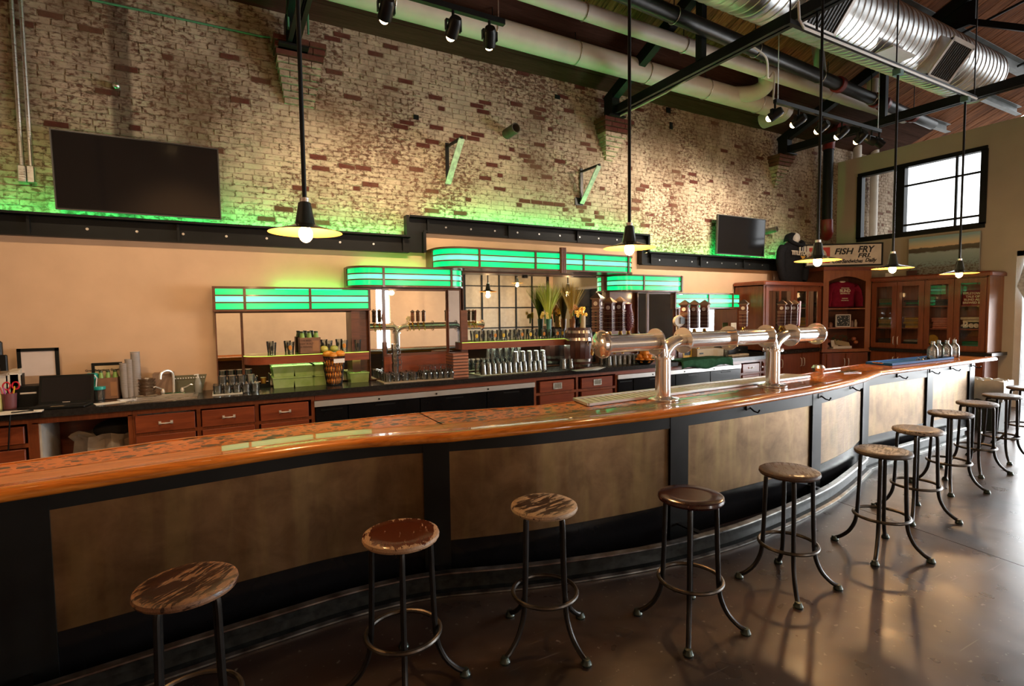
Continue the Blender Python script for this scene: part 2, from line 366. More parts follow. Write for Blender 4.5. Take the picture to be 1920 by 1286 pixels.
for i in near:
    xc, z, L, r_, pr, sd = bricks[i]; br = bare(bricks[i]); key = (round(L, 2), sd, br)
    if key not in data: data[key] = brick_mesh(round(L, 2), CH, sd).mesh('brick', BR if br else BM, 0)
    o = bpy.data.objects.new('brick', data[key]); COL.objects.link(o); o.parent = wb; o.location = (xc, D-pr, z)
mb = MB()
for i, b in enumerate(bricks):
    if i in near: continue
    s_ = brick_mesh(round(b[2], 2), CH, b[5]); mb.cur = 1 if bare(b) else 0
    mb.add([(x+b[0], y+D-b[4], z+b[1]) for x, y, z in s_.v], s_.f)
tag(obj('brickwork', mb, [BM, BR], wb, 0), kind='stuff')
# dark broken-out holes in the brick face
for px, py, w_, h_ in ((1253, 207, .10, .09), (1258, 236, .07, .12), (1045, 182, .09, .06), (780, 220, .07, .06), (1085, 378, .15, .12)):
    c = P(px, py, y=D)
    obj('socket_hole', MB().box(c.x-w_/2, c.x+w_/2, D-.012, D+.01, c.z-h_/2, c.z+h_/2), BLACK, wb)
# corbels that carry the trusses, each brick of them a piece of the wall
def corbel(xc, ztop, w0, w1, n, depth):
    for k in range(n):
        f = k/(n-1); w_ = w0+(w1-w0)*f; dp = depth*(1-f*.85); z = ztop-(k+.5)*CH; nb = max(1, round(w_/.23))
        if k % 2 and nb > 1: cuts = [0, .5/nb]+[(j+.5)/nb for j in range(1, nb)]+[1]
        else: cuts = [j/nb for j in range(nb+1)]
        for a, b in zip(cuts, cuts[1:]):
            obj('brick', MB().box(xc-w_/2+a*w_+.004, xc-w_/2+b*w_-.004, D-dp, D, z-CH/2+.004, z+CH/2-.004), BR if k < 3 else BM, wb, 0)
corbel(.90, 4.98, .58, .34, 10, .30); corbel(5.66, 4.86, .60, .16, 9, .30); corbel(9.98, 4.86, .50, .10, 9, .28)
# ------------------------------------------------------------------ right partition, far walls
XR = 12.2
wy0, wy1, wz0, wz1 = 4.36, 6.45, 3.29, 4.63
mb = MB()
mb.box(XR, XR+.16, 3.85, D, 0, wz0).box(XR, XR+.16, 3.85, wy0, wz0, wz1).box(XR, XR+.16, wy1, D, wz0, wz1).box(XR, XR+.16, -6, D, wz1, 5.05)
mb.box(XR, XR+.16, -6, 3.85, 2.75, wz1).box(XR, XR+.16, -6, -3.6, 0, 2.75)
wr = struct('wall_right', mb, TANR)
struct('wall_left', MB().box(-6.15, -6, -6.2, D, 0, 8), TAN)
mb = MB().box(-6, 4.65, -5.0, -4.85, 0, 8).box(4.65, 5.15, -5, -4.85, 3.1, 8).box(5.15, 15, -5, -4.85, 0, 8)
struct('wall_front', mb, TAN)
def window(name, boxes, mat): return struct(name, boxes, mat)
w1 = struct('window_1', MB().box(XR-.03, XR+.10, wy0-.06, wy1+.06, wz0-.07, wz0+.03).box(XR-.03, XR+.10, wy0-.06, wy1+.06, wz1-.02, wz1+.06).box(XR-.03, XR+.10, wy0-.07, wy0+.03, wz0, wz1).box(XR-.03, XR+.10, wy1-.03, wy1+.07, wz0, wz1), BLACK)
ym = P(1690, 400, x=XR).y; y2 = P(1791, 350, x=XR).y
obj('post', MB().box(XR-.02, XR+.12, ym-.05, ym+.1, wz0, wz1), BLACK, w1)
obj('mullion', MB().box(XR+.03, XR+.07, y2-.018, y2+.018, wz0, wz1), BLACK, w1)
obj('transom', MB().box(XR+.03, XR+.07, wy0, ym, 4.23, 4.265), BLACK, w1)
obj('sill_rail', MB().box(XR+.02, XR+.08, wy0, ym, 3.44, 3.475), BLACK, w1)
for a, b, c_, d_ in ((ym+.1, wy1, wz0, wz1), (wy0, y2, 3.47, 4.23), (y2, ym, 3.47, 4.23), (wy0, y2, 4.26, wz1), (y2, ym, 4.26, wz1)):
    obj('pane', MB().box(XR+.045, XR+.05, a, b, c_, d_), PANE, w1)
d1 = struct('door_1', MB().box(XR+.02, XR+.1, 3.76, 3.85, 0, 2.75).box(XR+.02, XR+.1, -3.6, 3.85, 2.66, 2.75).box(XR+.02, XR+.1, -3.6, -3.5, 0, 2.7), WHITE)
for yy in (2.1, .4, -1.3): obj('mullion', MB().box(XR+.03, XR+.09, yy-.04, yy+.04, 0, 2.7), WHITE, d1)
for a, b in ((2.14, 3.76), (.44, 2.06), (-1.26, .36), (-3.5, -1.34)): obj('pane', MB().box(XR+.05, XR+.056, a, b, .02, 2.66), PANE, d1)
for n_, (a, b) in enumerate(((8.1, 11.9),)):
    wf = struct('window_2', MB().box(a, b, -4.84, -4.78, .3, .42).box(a, b, -4.84, -4.78, 3.68, 3.8).box(a-.06, a+.06, -4.84, -4.78, .3, 3.8).box(b-.06, b+.06, -4.84, -4.78, .3, 3.8), BLACK)
    nx = 5
    obj('frosted_pane', MB().box(a, b, -4.83, -4.815, .4, 3.7), plain('frosted pane', (.42, .34, .24), .35), wf)
    for i in range(1, nx): obj('mullion', MB().box(a+(b-a)*i/nx-.035, a+(b-a)*i/nx+.035, -4.84, -4.79, .4, 3.7), BLACK, wf)
    for zz in (1.2, 2.0, 2.85): obj('transom', MB().box(a, b, -4.835, -4.795, zz-.02, zz+.02), BLACK, wf)
# ------------------------------------------------------------------ roof deck
SL = .43
def zc(y): return 8.395-SL*y
PLK = None
def plank_mat():
    m, t, b = nt('roof plank'); v = coords(t, (10, .7, 1), 'World'); oi = N(t, 'ShaderNodeObjectInfo').outputs['Random']
    f = noise(t, v, 1.6, 7, .68, 1.2); g = noise(t, coords(t, (14, 1.2, 1), 'World'), 2.5, 4, .7)
    c = ramp(t, f, [(.28, (.09, .032, .014)), (.48, (.32, .12, .048)), (.75, (.54, .24, .11))])
    c = mix(t, ramp(t, g, [(.34, .8), (.5, 0)]), c, (.02, .009, .006)); c = mix(t, ramp(t, oi, [(0, .45), (1, 0)]), c, (.12, .05, .025))
    t.links.new(c, b.inputs['Base Color']); b.inputs['Roughness'].default_value = .7; b.inputs['Specular IOR Level'].default_value = .08; return m
PLANK = plank_mat()
ce = struct('ceiling', MB().add([(-7, 7.3, zc(7.3)+.10), (14.9, 7.3, zc(7.3)+.10), (14.9, 0, zc(0)+.10), (-7, 0, zc(0)+.10), (14.9, -6, zc(6)+.1), (-7, -6, zc(6)+.1), (14.9, 6.25, zc(6.25)+.1), (16.3, 6.25, zc(6.25)+.1), (16.3, 0, zc(0)+.1)],
    [(0, 1, 6, 2, 3), (3, 2, 4, 5), (6, 7, 8, 2)]), DARKW)
x = -7.0
obj('plank', MB().add([(-7, 7.2, zc(7.2)), (2, 7.2, zc(7.2)), (2, 0, zc(0)), (-7, 0, zc(0)), (-7, 7.2, zc(7.2)+.03), (2, 7.2, zc(7.2)+.03), (2, 0, zc(0)+.03), (-7, 0, zc(0)+.03)], [(0, 1, 2, 3), (4, 7, 6, 5), (0, 4, 5, 1), (3, 2, 6, 7)]), PLANK, ce)
x = 2.0
while x < 16.2:
    e = .006; z = rr.uniform(0, .010); a, b = x+e, x+.142-e*.3; x += .142
    ys = 7.2 if x < 15 else 6.25
    v = [(a, ys, zc(ys)-z), (b, ys, zc(ys)-z), (b, 0, zc(0)-z), (a, 0, zc(0)-z)]; v += [(p, q, r_+.04) for p, q, r_ in v]
    obj('plank', MB().add(v, [(0, 1, 2, 3), (4, 7, 6, 5), (0, 4, 5, 1), (1, 5, 6, 2), (2, 6, 7, 3), (3, 7, 4, 0)]), PLANK, ce)
# brown fascia boarding along the eave
EAVE = wood('brown eave board', (.055, .025, .016), (.095, .045, .03), 'x', 3, .8, 0)
EAVE.node_tree.nodes['Principled BSDF'].inputs['Specular IOR Level'].default_value = .05
for k in range(4):
    ya, yb = 6.0+k*.24, 6.0+(k+1)*.24-.008
    v = [(-6, ya, zc(ya)-.04), (14.2, ya, zc(ya)-.04), (14.2, yb, zc(yb)-.04), (-6, yb, zc(yb)-.04)]; v += [(p, q, r_+.03) for p, q, r_ in v]
    obj('eave_board', MB().add(v, [(0, 3, 2, 1), (4, 5, 6, 7), (0, 1, 5, 4), (2, 3, 7, 6), (1, 2, 6, 5), (3, 0, 4, 7)]), EAVE, ce)
PURL = plain('grey primed steel', (.17, .18, .18), .45, .2, .25, 4)
for n_, (yy, x0, x1, zo) in enumerate(((4.38, 3, 16, .03), (2.9, 3, 16, .03), (5.03, 13.7, 15.6, .03), (5.80, 10.6, 14.3, .04))):
    z = zc(yy)-zo-.02; h = .24 if n_ < 2 else .16
    lo = ['long grey steel channel purlin above the spiral duct', 'grey steel purlin highest in the roof at the upper right', 'short grey channel over the khaki wall at far right', 'grey channel end above the khaki wall near the track lights'][n_]
    p = thing('roof_purlin', lo, 'beam', (x0, yy, z))
    obj('web', MB().box(x0, x1, yy-.01, yy+.01, z-h, z), PURL, p)
    obj('flange', MB().box(x0, x1, yy-.09, yy+.01, z-h-.012, z-h), PURL, p); obj('flange', MB().box(x0, x1, yy-.09, yy+.01, z-.012, z), PURL, p)
# trusses
def truss(X, label):
    t = thing('roof_truss', label, 'truss', (X, 6.9, 4.88), 0, 'black steel roof trusses')
    zt = lambda y: 5.16+.43*(6.85-y)
    for s_ in (-1, 1): obj('bottom_chord', MB().box(X+s_*.035-.03, X+s_*.035+.03, -1, 6.75, 4.88, 4.90).box(X+s_*.012-.006, X+s_*.012+.006, -1, 6.75, 4.88, 5.03), BLACK, t)
    obj('top_chord', MB().bar((X, 6.85, zt(6.85)-.02), (X, 0, zt(0)-.02), .12, .17), BLACK, t)
    obj('bearing_post', MB().box(X-.075, X+.075, 6.64, 6.84, 4.87, zt(6.74)), BLACK, t)
    obj('bearing_plate', MB().box(X-.16, X+.16, 6.58, 6.93, 4.85, 4.872), BLACK, t)
    for y in (4.95, 2.9, .8): obj('post', MB().box(X-.045, X+.045, y-.05, y+.05, 5.02, zt(y)-.05), BLACK, t)
    for a, b in ((4.1, 2.1), (2.9, .9)): obj('diagonal', MB().bar((X, a, zt(a)-.1), (X, b, 5.0), .07, .08), BLACK, t)
    obj('gusset', MB().box(X-.03, X+.03, 3.72, 4.36, zt(4.05)-.36, zt(4.05)-.02), BLACK, t)
    return t
truss(.82, 'black roof truss whose end rests on the corbel at upper left')
truss(5.565, 'black roof truss bearing on the tapered brick corbel above mid wall')
truss(9.98, 'black roof truss farthest right, over the spiral duct end')
# ------------------------------------------------------------------ pipes, duct, track
def straight(name, label, cat, a, b, r, mat, rings=0, ringmat=None, hang=0, n=14, pos=None):
    t = thing(name, label, cat, a); obj('pipe', MB().cyl(a, b, r, n), mat, t); d = Vector(b)-Vector(a)
    for k in range(hang):
        p = Vector(a)+d*((k+.5)/hang); zt = zc(p.y)-.02
        obj('hanger', MB().cyl(p+Vector((0, 0, r)), (p.x, p.y, zt), .007, 6), IRON, t)
        rg = MB(); rg.tube([p+Vector((0, cos(2*pi*i/20)*(r+.006), sin(2*pi*i/20)*(r+.006))) for i in range(21)], .006, 6, False); obj('pipe_clamp', rg, STEEL, t)
    for q in pos or []:
        p = P(q[0], q[1], y=(Vector(a)+d*.5).y); f = (p.x-a[0])/d.x if abs(d.x) > .1 else 0; p = Vector(a)+d*f; u = d.normalized()*.05
        obj('coupling', MB().cyl(p-u, p+u, r+.025, n), REDP, t)
    return t
e = P(1463, 212, y=6.2)
wp = straight('drain_pipe', 'long off white pipe running under the eave above the brick', 'pipe', (-4, 6.2, 5.41), (e.x, 6.2, 5.41), .155, PVC, hang=10, n=20)
obj('elbow', MB().tube([(e.x-.02, 6.2, 5.41), (e.x+.12, 6.22, 5.41), (e.x+.2, 6.32, 5.42), (e.x+.22, 6.5, 5.43), (e.x+.22, 6.7, 5.43)], .165, 16), PVC, wp)
a, b = P(1050, -8, z=5.5), P(1690, 232, z=5.5)
pk = straight('vent_pipe', 'pinkish white pipe parallel to the black sprinkler main', 'pipe', (-2, 5.42, 5.5), (b.x-.3, 5.5, 5.5), .10, PVC, hang=8)
mid = Vector((8.9, 5.45, 5.5))
obj('elbow', MB().tube([mid+Vector((.9, .05, 0)), mid+Vector((1.5, .05, 0)), mid+Vector((1.75, .05, .02)), mid+Vector((1.82, .05, .2)), mid+Vector((1.82, .05, .5))], .10, 12), PVC, pk)
obj('riser', MB().cyl((8.6, 5.2, 5.52), (8.35, 5.15, zc(5.15)), .085, 12), PVC, pk)
tp = thing('trap_pipe', 'off white pipe bend dropping to the eave near the right track', 'pipe', (8.2, 5.55, 5.6))
obj('bend', MB().tube(smoothpath([(8.05, 5.78, zc(5.78)-.03), (8.05, 5.78, 5.68), (8.1, 5.84, 5.52), (8.0, 6.0, 5.44), (7.7, 6.2, 5.43)], 5), .13, 14), PVC, tp)
a, b = P(1225, 12, z=5.35), P(1748, 233, z=5.35)
d = (b-a).normalized()
straight('sprinkler_main', 'black sprinkler main pipe with red couplings under the ceiling', 'pipe', tuple(a-d*7), tuple(b), .095, IRON, hang=9, pos=[(1598, 165), (1676, 200), (1692, 207), (1752, 233)])
dp = thing('downpipe', 'black vertical pipe with red fitting at the corner by khaki wall', 'pipe', (11.4, 6.7, 2.9))
obj('pipe', MB().cyl((11.4, 6.7, 3.62), (11.4, 6.7, 5.2), .10, 16), BLACK, dp)
obj('elbow', MB().tube([(11.4, 6.7, 3.68), (11.4, 6.7, 3.52), (11.46, 6.72, 3.42), (11.55, 6.8, 3.36)], .115, 14), REDP, dp)
obj('elbow', MB().tube(smoothpath([(11.4, 6.7, 5.15), (11.4, 6.68, 5.35), (11.3, 6.5, 5.45), (11.2, 6.3, 5.46)], 4), .115, 14), REDP, dp)
for px, l in ((1578, 'pale vertical pipe behind the khaki wall, nearer the black downpipe'), (1613, 'pale vertical pipe behind the khaki wall, farther right')):
    p = P(px, 270, y=6.75); tag(obj('riser_pipe', MB().cyl((p.x+.75, 6.82, 3), (p.x+.75, 6.82, 5.45), .085, 14), PVC), l, 'pipe')
# spiral duct
dy, dz, dr = 4.02, 5.50, .385
du = thing('spiral_duct', 'shiny galvanised spiral duct hanging under the wooden ceiling', 'duct', (5, dy, dz))
prof = []; L0, L1 = 4.4, P(1838, 132, y=dy).x
nseg = int((L1-L0)/.125)
for i in range(nseg):
    z = i*.125; prof += [(dr, z), (dr, z+.105), (dr+.010, z+.109), (dr+.010, z+.121), (dr, z+.125)]
prof.append((dr-.03, nseg*.125+.02)); prof.append((0, nseg*.125+.03))
obj('duct_body', MB().lathe([(0, 0)]+prof, (L0, dy, dz), 36, (1, 0, 0)), GALV, du, 50)
BLADE = plain('grey blade', (.13, .13, .125), .5)
def register(px, py, label_part):
    ang = R(-38); c = P(px, py, y=dy-.36); n_ = Vector((0, -cos(R(38)), -sin(R(38)))); u = Vector((0, -sin(R(38)), cos(R(38)))); o = Vector((c.x, dy, dz))+n_*(dr+.10)
    fr = MB(); X_ = Vector((1, 0, 0)); W2, H2 = .29, .24
    for s_ in (-1, 1):
        fr.bar(o+X_*s_*W2-u*H2, o+X_*s_*W2+u*H2, .05, .03, n_); fr.bar(o-X_*(W2+.025)+u*s_*H2, o+X_*(W2+.025)+u*s_*H2, .03, .05, u)
    g = obj('register', fr, WHITE, du)
    bx = MB(); bx.bar(o-n_*.24, o-n_*.01, 2*W2, 2*H2-.02, u); obj('collar', bx, GALV, g)
    bk = MB(); bk.bar(o-n_*.005-X_*W2, o-n_*.005+X_*W2, .004, 2*H2, u); obj('grille_back', bk, BLACK, g)
    for k in range(11):
        a_ = o-X_*W2*.93+X_*(W2*1.86*k/10)
        sb = MB(); sb.bar(a_-u*H2*.95, a_+u*H2*.95, .010, .016, n_); obj('blade', sb, BLADE, g)
register(1778, 124, ''); register(1555, 22, '')
c = P(1672, 102, y=dy-.2)
obj('access_plate', MB().bar((c.x-.28, dy-.2, dz-dr-.01), (c.x+.28, dy-.2, dz-dr-.01), .3, .02), WHITE, du)
# strut that carries three of the pendants
sy = 3.42
p4, p5 = P(1684, 130, y=sy), P(1810, 187, y=sy); zs = (p4.z+p5.z)/2
xs0 = P(1478, 24, y=sy).x; xs1 = P(1828, 192, y=sy).x
st = thing('strut_channel', 'black strut channel with white conduit that carries pendants', 'rail', (xs0, sy, zs))
obj('channel', MB().box(xs0, xs1, sy-.022, sy+.022, zs+.03, zs+.075), BLACK, st)
obj('conduit', MB().tube([(xs0+.1, sy-.04, zs+.25), (xs0+.12, sy-.04, zs+.08), (xs0+.2, sy-.04, zs+.02), (xs1-.06, sy-.04, zs+.02)], .013, 8), WHITE, st)
for xx in (5.565, 9.98):
    if xs0 < xx < xs1+.3:
        obj('hanger', MB().cyl((min(xx, xs1-.03), sy, zs+.07), (min(xx, xs1-.03), sy, 4.89), .012, 8), BLACK, st)
for xx in (xs0+.03, xs1-.03, (xs0+xs1)/2): obj('hanger', MB().cyl((xx, sy, zs+.07), (xx, sy, zc(sy)-.02), .008, 6), IRON, st)
for p in (p4, p5): obj('junction_box', MB().rbox(p.x-.045, p.x+.045, sy-.045, sy+.045, zs-.05, zs+.035), plain('green box', (.10, .20, .17), .5), st)
# pendants
BULB = emis('lamp filament glow', (1, .62, .26), 55, .03)
SHADE = plain('pendant enamel top', (.035, .045, .04), .25, .2, .1, coat=.6); SHADI = plain('pendant enamel inside', (.70, .34, .075), .5, 0, .04)
def pendant(x, y, z, top, label, d=.42, en=34):
    t = thing('pendant_lamp', label, 'lamp', (x, y, z), 0, 'dish shaded pendant lamps over the bar'); r = d/2
    obj('rod', MB().cyl((x, y, z+.18), (x, y, top), .013, 10), BLACK, t)
    obj('collar', MB().cyl((x, y, z+.165), (x, y, z+.19), .026, 12), STEEL, t)
    obj('socket_neck', MB().lathe([(.024, .168), (.036, .16), (.046, .10), (.056, .045), (.062, .03)], (x, y, z), 20), SHADE, t)
    sh = obj('shade', MB().lathe([(.058, .036), (.09, .022), (r*.6, .012), (r, -.012), (r+.003, -.014)], (x, y, z), 40), SHADE, t)
    obj('lining', MB().lathe([(r+.003, -.0145), (r, -.0135), (r*.6, .009), (.09, .018), (.05, .030), (0, .030)], (x, y, z), 40), SHADI, t)
    obj('bulb', MB().sphere((x, y, z-.022), .040, 16, 10, sz=1.25), BULB, t)
    l = bpy.data.lights.new('pendant_glow', 'POINT'); l.energy = en; l.color = (1, .60, .27); l.shadow_soft_size = .045
    o = bpy.data.objects.new('pendant_glow', l); COL.objects.link(o); o.parent = t; o.location = (0, 0, -.10)
    return t
for (px, py), yy, l, tp_ in (((573, 432), 3.35, 'nearest pendant lamp, hanging before the black ledge at left', None), ((1180, 462), 3.30, 'pendant lamp in front of the tallest green light box', None),
        ((1533, 486), 3.15, 'pendant lamp in front of the black hoodie', None), ((1674, 501), sy, 'pendant lamp between the white sign and harbour panorama', zs-.04), ((1799, 511), sy, 'pendant lamp before the harbour panorama, right end', zs-.04)):
    p = P(px, py, y=yy); x_ = (p4.x if px == 1674 else p5.x if px == 1799 else p.x); pendant(x_, yy, p.z, tp_ or zc(yy)-.03, l, .41 if px < 1600 else .43)
pendant(-1.55, 3.3, 2.26, zc(3.3)-.03, 'pendant lamp out of frame at the left end')
for k_, xx in enumerate((5.6, 9.6)): pendant(xx, -3.3, 2.9, zc(3.3), 'added pendant lamp over the tables behind the camera, %s one' % ('nearer', 'farther')[k_], .42, 26)  # unseen pair added to light the wall the mirrors reflect
# track lights
SPOT = emis('spot lamp glow', (1, .62, .25), 60, .03)
def track(x0, x1, y, z, label, heads, grp, en=170, tone=(1, .74, .46)):
    t = thing('light_track', label, 'track', (x0, y, z))
    obj('rail', MB().box(x0, x1, y-.025, y+.025, z-.02, z+.03), BLACK, t)
    for xx in (x0+.06, x1-.06): obj('hanger', MB().cyl((xx, y, z+.03), (xx, y, zc(y)-.02), .006, 6), STEEL, t)
    for n_, (hx, on, aim, l) in enumerate(heads):
        h = thing('spot_light', l, 'spotlight', (hx, y, z-.02), 0, grp); a_ = Vector(aim).normalized(); c_ = Vector((hx, y, z-.17))
        obj('stem', MB().cyl((hx, y, z-.02), (hx, y, z-.13), .014, 8), BLACK, h)
        obj('yoke', MB().box(hx-.075, hx-.065, y-.02, y+.02, z-.19, z-.11).box(hx+.065, hx+.075, y-.02, y+.02, z-.19, z-.11).box(hx-.075, hx+.075, y-.02, y+.02, z-.115, z-.105), BLACK, h)
        obj('can', MB().lathe([(0, -.10), (.045, -.10), (.058, -.07), (.06, .07), (.052, .07), (.05, .0), (0, .0)], c_, 18, a_), BLACK, h)
        if on:
            obj('lamp_face', MB().sphere(c_+a_*.075, .042, 14, 9), SPOT, h)
            s_ = bpy.data.lights.new('spot_beam', 'SPOT'); s_.energy = en; s_.color = tone; s_.spot_size = R(80); s_.spot_blend = .9; s_.shadow_soft_size = .04
            o = bpy.data.objects.new('spot_beam', s_); COL.objects.link(o); o.parent = h; o.location = c_+a_*.11-Vector((hx, y, z-.02)); o.rotation_euler = a_.to_track_quat('-Z', 'Y').to_euler()
ty, tz = 4.5, 4.5
X_ = lambda px, py: P(px, py, y=ty).x
track(-3.0, P(945, 28, y=ty).x, ty, tz, 'black light track at the top left of the brick', [(-1.4, 1, (0, .9, -1), 'added track spotlight out of frame at the left'), (.0, 1, (-.1, .5, -1), 'added track spotlight just above the frame'),  # both out-of-view heads are added to brighten the brick
    (X_(724, 15), 1, (0, 1, -.6), 'lit spotlight leftmost on the upper left track'), (X_(850, 55), 1, (0, 1, -.7), 'lit spotlight in the middle of the upper left track'), (X_(918, 72), 1, (.4, 1, -.6), 'lit spotlight at the right end of the upper left track')], 'spotlights on the left track', 240)
track(P(1453, 190, y=ty).x, P(1650, 248, y=ty).x, ty, tz, 'black light track hanging before the khaki wall', [(X_(1453, 215), 1, (-.3, 1, -.45), 'lit spotlight first from the left on the right track'), (X_(1497, 233), 1, (-.1, 1, -.4), 'lit spotlight second from the left on the right track'),
    (X_(1541, 247), 1, (.05, 1, -.45), 'lit spotlight third from the left on the right track'), (X_(1578, 258), 1, (0, 1, -.6), 'lit spotlight fourth from the left on the right track'), (X_(1613, 270), 1, (.2, 1, -.6), 'dim spotlight fifth from the left on the right track'),
    (X_(1634, 262), 0, (.5, -.6, -.5), 'unlit spotlight turned sideways on the right track'), (X_(1648, 266), 0, (.6, -.4, -.6), 'unlit spotlight at the right end of the right track')], 'spotlights on the right track', 360, (1, .85, .68))
track(-2.0, 12.0, -2.6, 4.6, 'added light track behind the camera that washes the far plaster wall', [(-1.0+2.1*i, 1, (0, -.75, -1), 'added wall washing spotlight behind the camera, %s' % n_) for i, n_ in enumerate(('first', 'second', 'third', 'fourth', 'fifth', 'sixth', 'seventh'))], 'added spotlights behind the camera', 620)  # unseen track, added so the wall reflected in the mirrors is brighter
def PC(px, py, off):
    a_ = P(px, py, y=1.0); k = (a_.z-EYE); tt_ = (8.395-off-EYE)/(k+SL); return Vector((a_.x*tt_, tt_, EYE+k*tt_))
for (a_, b_, l) in (((1769, 81), (1935, -6), 'thin black sprinkler branch under the planks at the upper right corner'), ((1700, 226), (1935, 111), 'thin black branch pipe below the purlin at the right edge')):
    single('branch_pipe', MB().cyl(PC(*a_, .14), PC(*b_, .14), .022, 8), BLACK, l, 'pipe')
q = P(1398, 80, x=5.63); t = thing('junction_box', 'pale junction box with cable on the middle truss', 'box', q)
obj('box', MB().rbox(q.x-.05, q.x+.06, q.y-.08, q.y+.08, q.z-.07, q.z+.06), PVC, t)
q2 = P(1453, 188, y=4.5)
obj('cable', MB().tube(smoothpath([q, (q.x+.35, q.y-.02, q.z-.10), (q2.x-.12, 4.52, q.z-.2), (q2.x-.02, 4.5, q2.z+.35), (q2.x-.04, 4.5, q2.z)], 6), .012, 6), PVC, t)
obj('conduit', MB().tube([q+Vector((-.02, .05, -.02)), (q.x-.02, 5.6, 4.86), (q.x-.02, 6.6, 4.86)], .012, 6), PVC, t)
# conduits and fittings on the brick
GREENC = plain('green painted conduit', (.07, .22, .12), .5)
for px0, px1, l in ((37, 45, ''), ):
    t = thing('wall_conduit', 'pair of steel conduits dropping down the brick at far left', 'conduit', (-1.66, D-.03, 3.1))
    for o_ in (-.035, .035):
        obj('tube', MB().cyl((-1.65+o_, D-.04, 3.28), (-1.65+o_, D-.04, 5.45), .018, 10), STEEL, t)
        obj('end_box', MB().rbox(-1.65+o_-.03, -1.65+o_+.03, D-.075, D-.012, 3.12, 3.28), STEEL, t)
single('wall_conduit', MB().tube([(-1.9, D-.035, 5.02), (.52, D-.035, 5.03), (.60, D-.035, 5.04)], .012, 8), GREENC, 'thin green conduit running left of the first corbel', 'conduit')
c_ = P(1150, 152, y=D-.035)
single('wall_conduit', MB().tube([(1.16, D-.035, 5.59), (c_.x, D-.035, 5.55)], .012, 8), GREENC, 'thin green conduit running along the brick under the drain pipe', 'conduit')
for px, l in ((541, 'green conduit on the left of the upper left truss end'), (578, 'green conduit on the right of the upper left truss end')):
    p = P(px, 60, y=6.6); single('wall_conduit', MB().cyl((p.x, 6.6, 5.02), (p.x, 6.6, zc(6.6)-.05), .012, 8), GREENC, l, 'conduit')
def bracket(px, py, px2, py2, px3, py3, l):
    a_, b_, c_ = P(px, py, y=D-.02), P(px2, py2, y=D-.25), P(px3, py3, y=D-.02)
    t = thing('wall_bracket', l, 'bracket', c_); x_ = a_.x
    obj('back_plate', MB().bar((x_, D-.025, c_.z), (x_, D-.025, a_.z+.05), .012, .05, (1, 0, 0)), IRON, t)
    obj('arm', MB().bar((x_, D-.02, a_.z), (x_+.06, D-.42, a_.z+.02), .03, .03), IRON, t)
    obj('brace', MB().bar((x_, D-.03, c_.z), (x_+.06, D-.40, a_.z+.01), .085, .012, (0, -.5, -.7)), plain('pale green bracket paint', (.42, .5, .38), .7, 0, .3, 20), t)
bracket(838, 275, 866, 264, 840, 345, 'rusty triangular bracket on the brick, left of the pipe stub'); bracket(1090, 322, 1122, 305, 1090, 382, 'rusty triangular bracket on the brick, below the middle corbel')
def stub(px, py, r, l):
    p = P(px, py, y=D-.2); t = thing('pipe_stub', l, 'pipe', (p.x, D-.1, p.z))
    obj('sleeve', MB().lathe([(r, 0), (r, .26), (r-.012, .26), (r-.012, .02), (0, .02)], (p.x, D+.02, p.z-.02), 18, (.12, -1, .1)), plain('rusty pipe', (.12, .10, .07), .6, .3, .3), t)
stub(962, 241, .075, 'open pipe stub sticking out of the mid brick wall'); stub(1452, 430, .055, 'small dark pipe stub on the brick right of the small screen')
p = P(220, 165, y=D); single('wall_camera', MB().sphere((p.x, D-.06, p.z), .035, 12, 8).cyl((p.x, D+.0, p.z), (p.x, D-.05, p.z), .03, 10), STEEL, 'small round fitting on the dark stain of the brick', 'fitting')
# ------------------------------------------------------------------ black ledge with the green strip behind it
tr = struct('trim_1', MB().box(-6, 2.42, D-.06, D, 2.61, 2.79).box(2.21, 2.42, D-.06, D, 2.79, 3.06).box(2.42, 6.44, D-.06, D, 2.895, 3.06).box(6.33, 6.44, D-.06, D, 2.79, 2.895).box(6.33, 10.6, D-.06, D, 2.59, 2.77), BLACK)
def led(x0, x1, z): pass
for a, b, c_, d_ in ((-6, 2.21, 2.785, 2.82), (2.21, 6.44, 3.055, 3.09), (6.44, 10.6, 2.765, 2.80)): obj('ledge_shelf', MB().box(a, b, D-.15, D-.0, c_, c_+.01).box(a, b, D-.15, D-.142, c_, d_), BLACK, tr)
for a, b, z in ((-6, 2.21, 2.61), (2.42, 6.33, 2.895), (6.33, 10.6, 2.59)): obj('lower_flange', MB().box(a, b, D-.09, D, z-.015, z+.012), BLACK, tr)
for xx, z0, z1 in ((2.19, 2.82, 3.09), (2.42, 2.61, 2.88), (6.46, 2.80, 3.09), (6.31, 2.59, 2.88)): obj('riser_flange', MB().box(xx-.02, xx+.02, D-.12, D, z0, z1), BLACK, tr)
for px, py, z0, z1 in ((52, 420, 2.6, 2.83), (334, 430, 2.6, 2.83), (757, 455, 2.6, 2.83), (803, 420, 2.88, 3.1), (955, 430, 2.88, 3.1), (1084, 440, 2.88, 3.1), (1222, 480, 2.58, 2.81), (1315, 485, 2.58, 2.81), (1396, 490, 2.58, 2.81)):
    xx = P(px, py, y=D-.1).x; obj('splice_rib', MB().box(xx-.012, xx+.012, D-.10, D, z0, z1), BLACK, tr)
mb = MB()
for z, xs in ((2.69, [-1.2+.42*i for i in range(8)]), (2.97, [2.75+.38*i for i in range(9)]), (2.67, [6.75+.40*i for i in range(8)])):
    for xx in xs: mb.cyl((xx, D-.06, z), (xx, D-.068, z), .014, 8)
tag(obj('bolts', mb, STEEL, tr), kind='stuff')
LED = emis('green strip light', (.0, 1, .20), 52, .02)
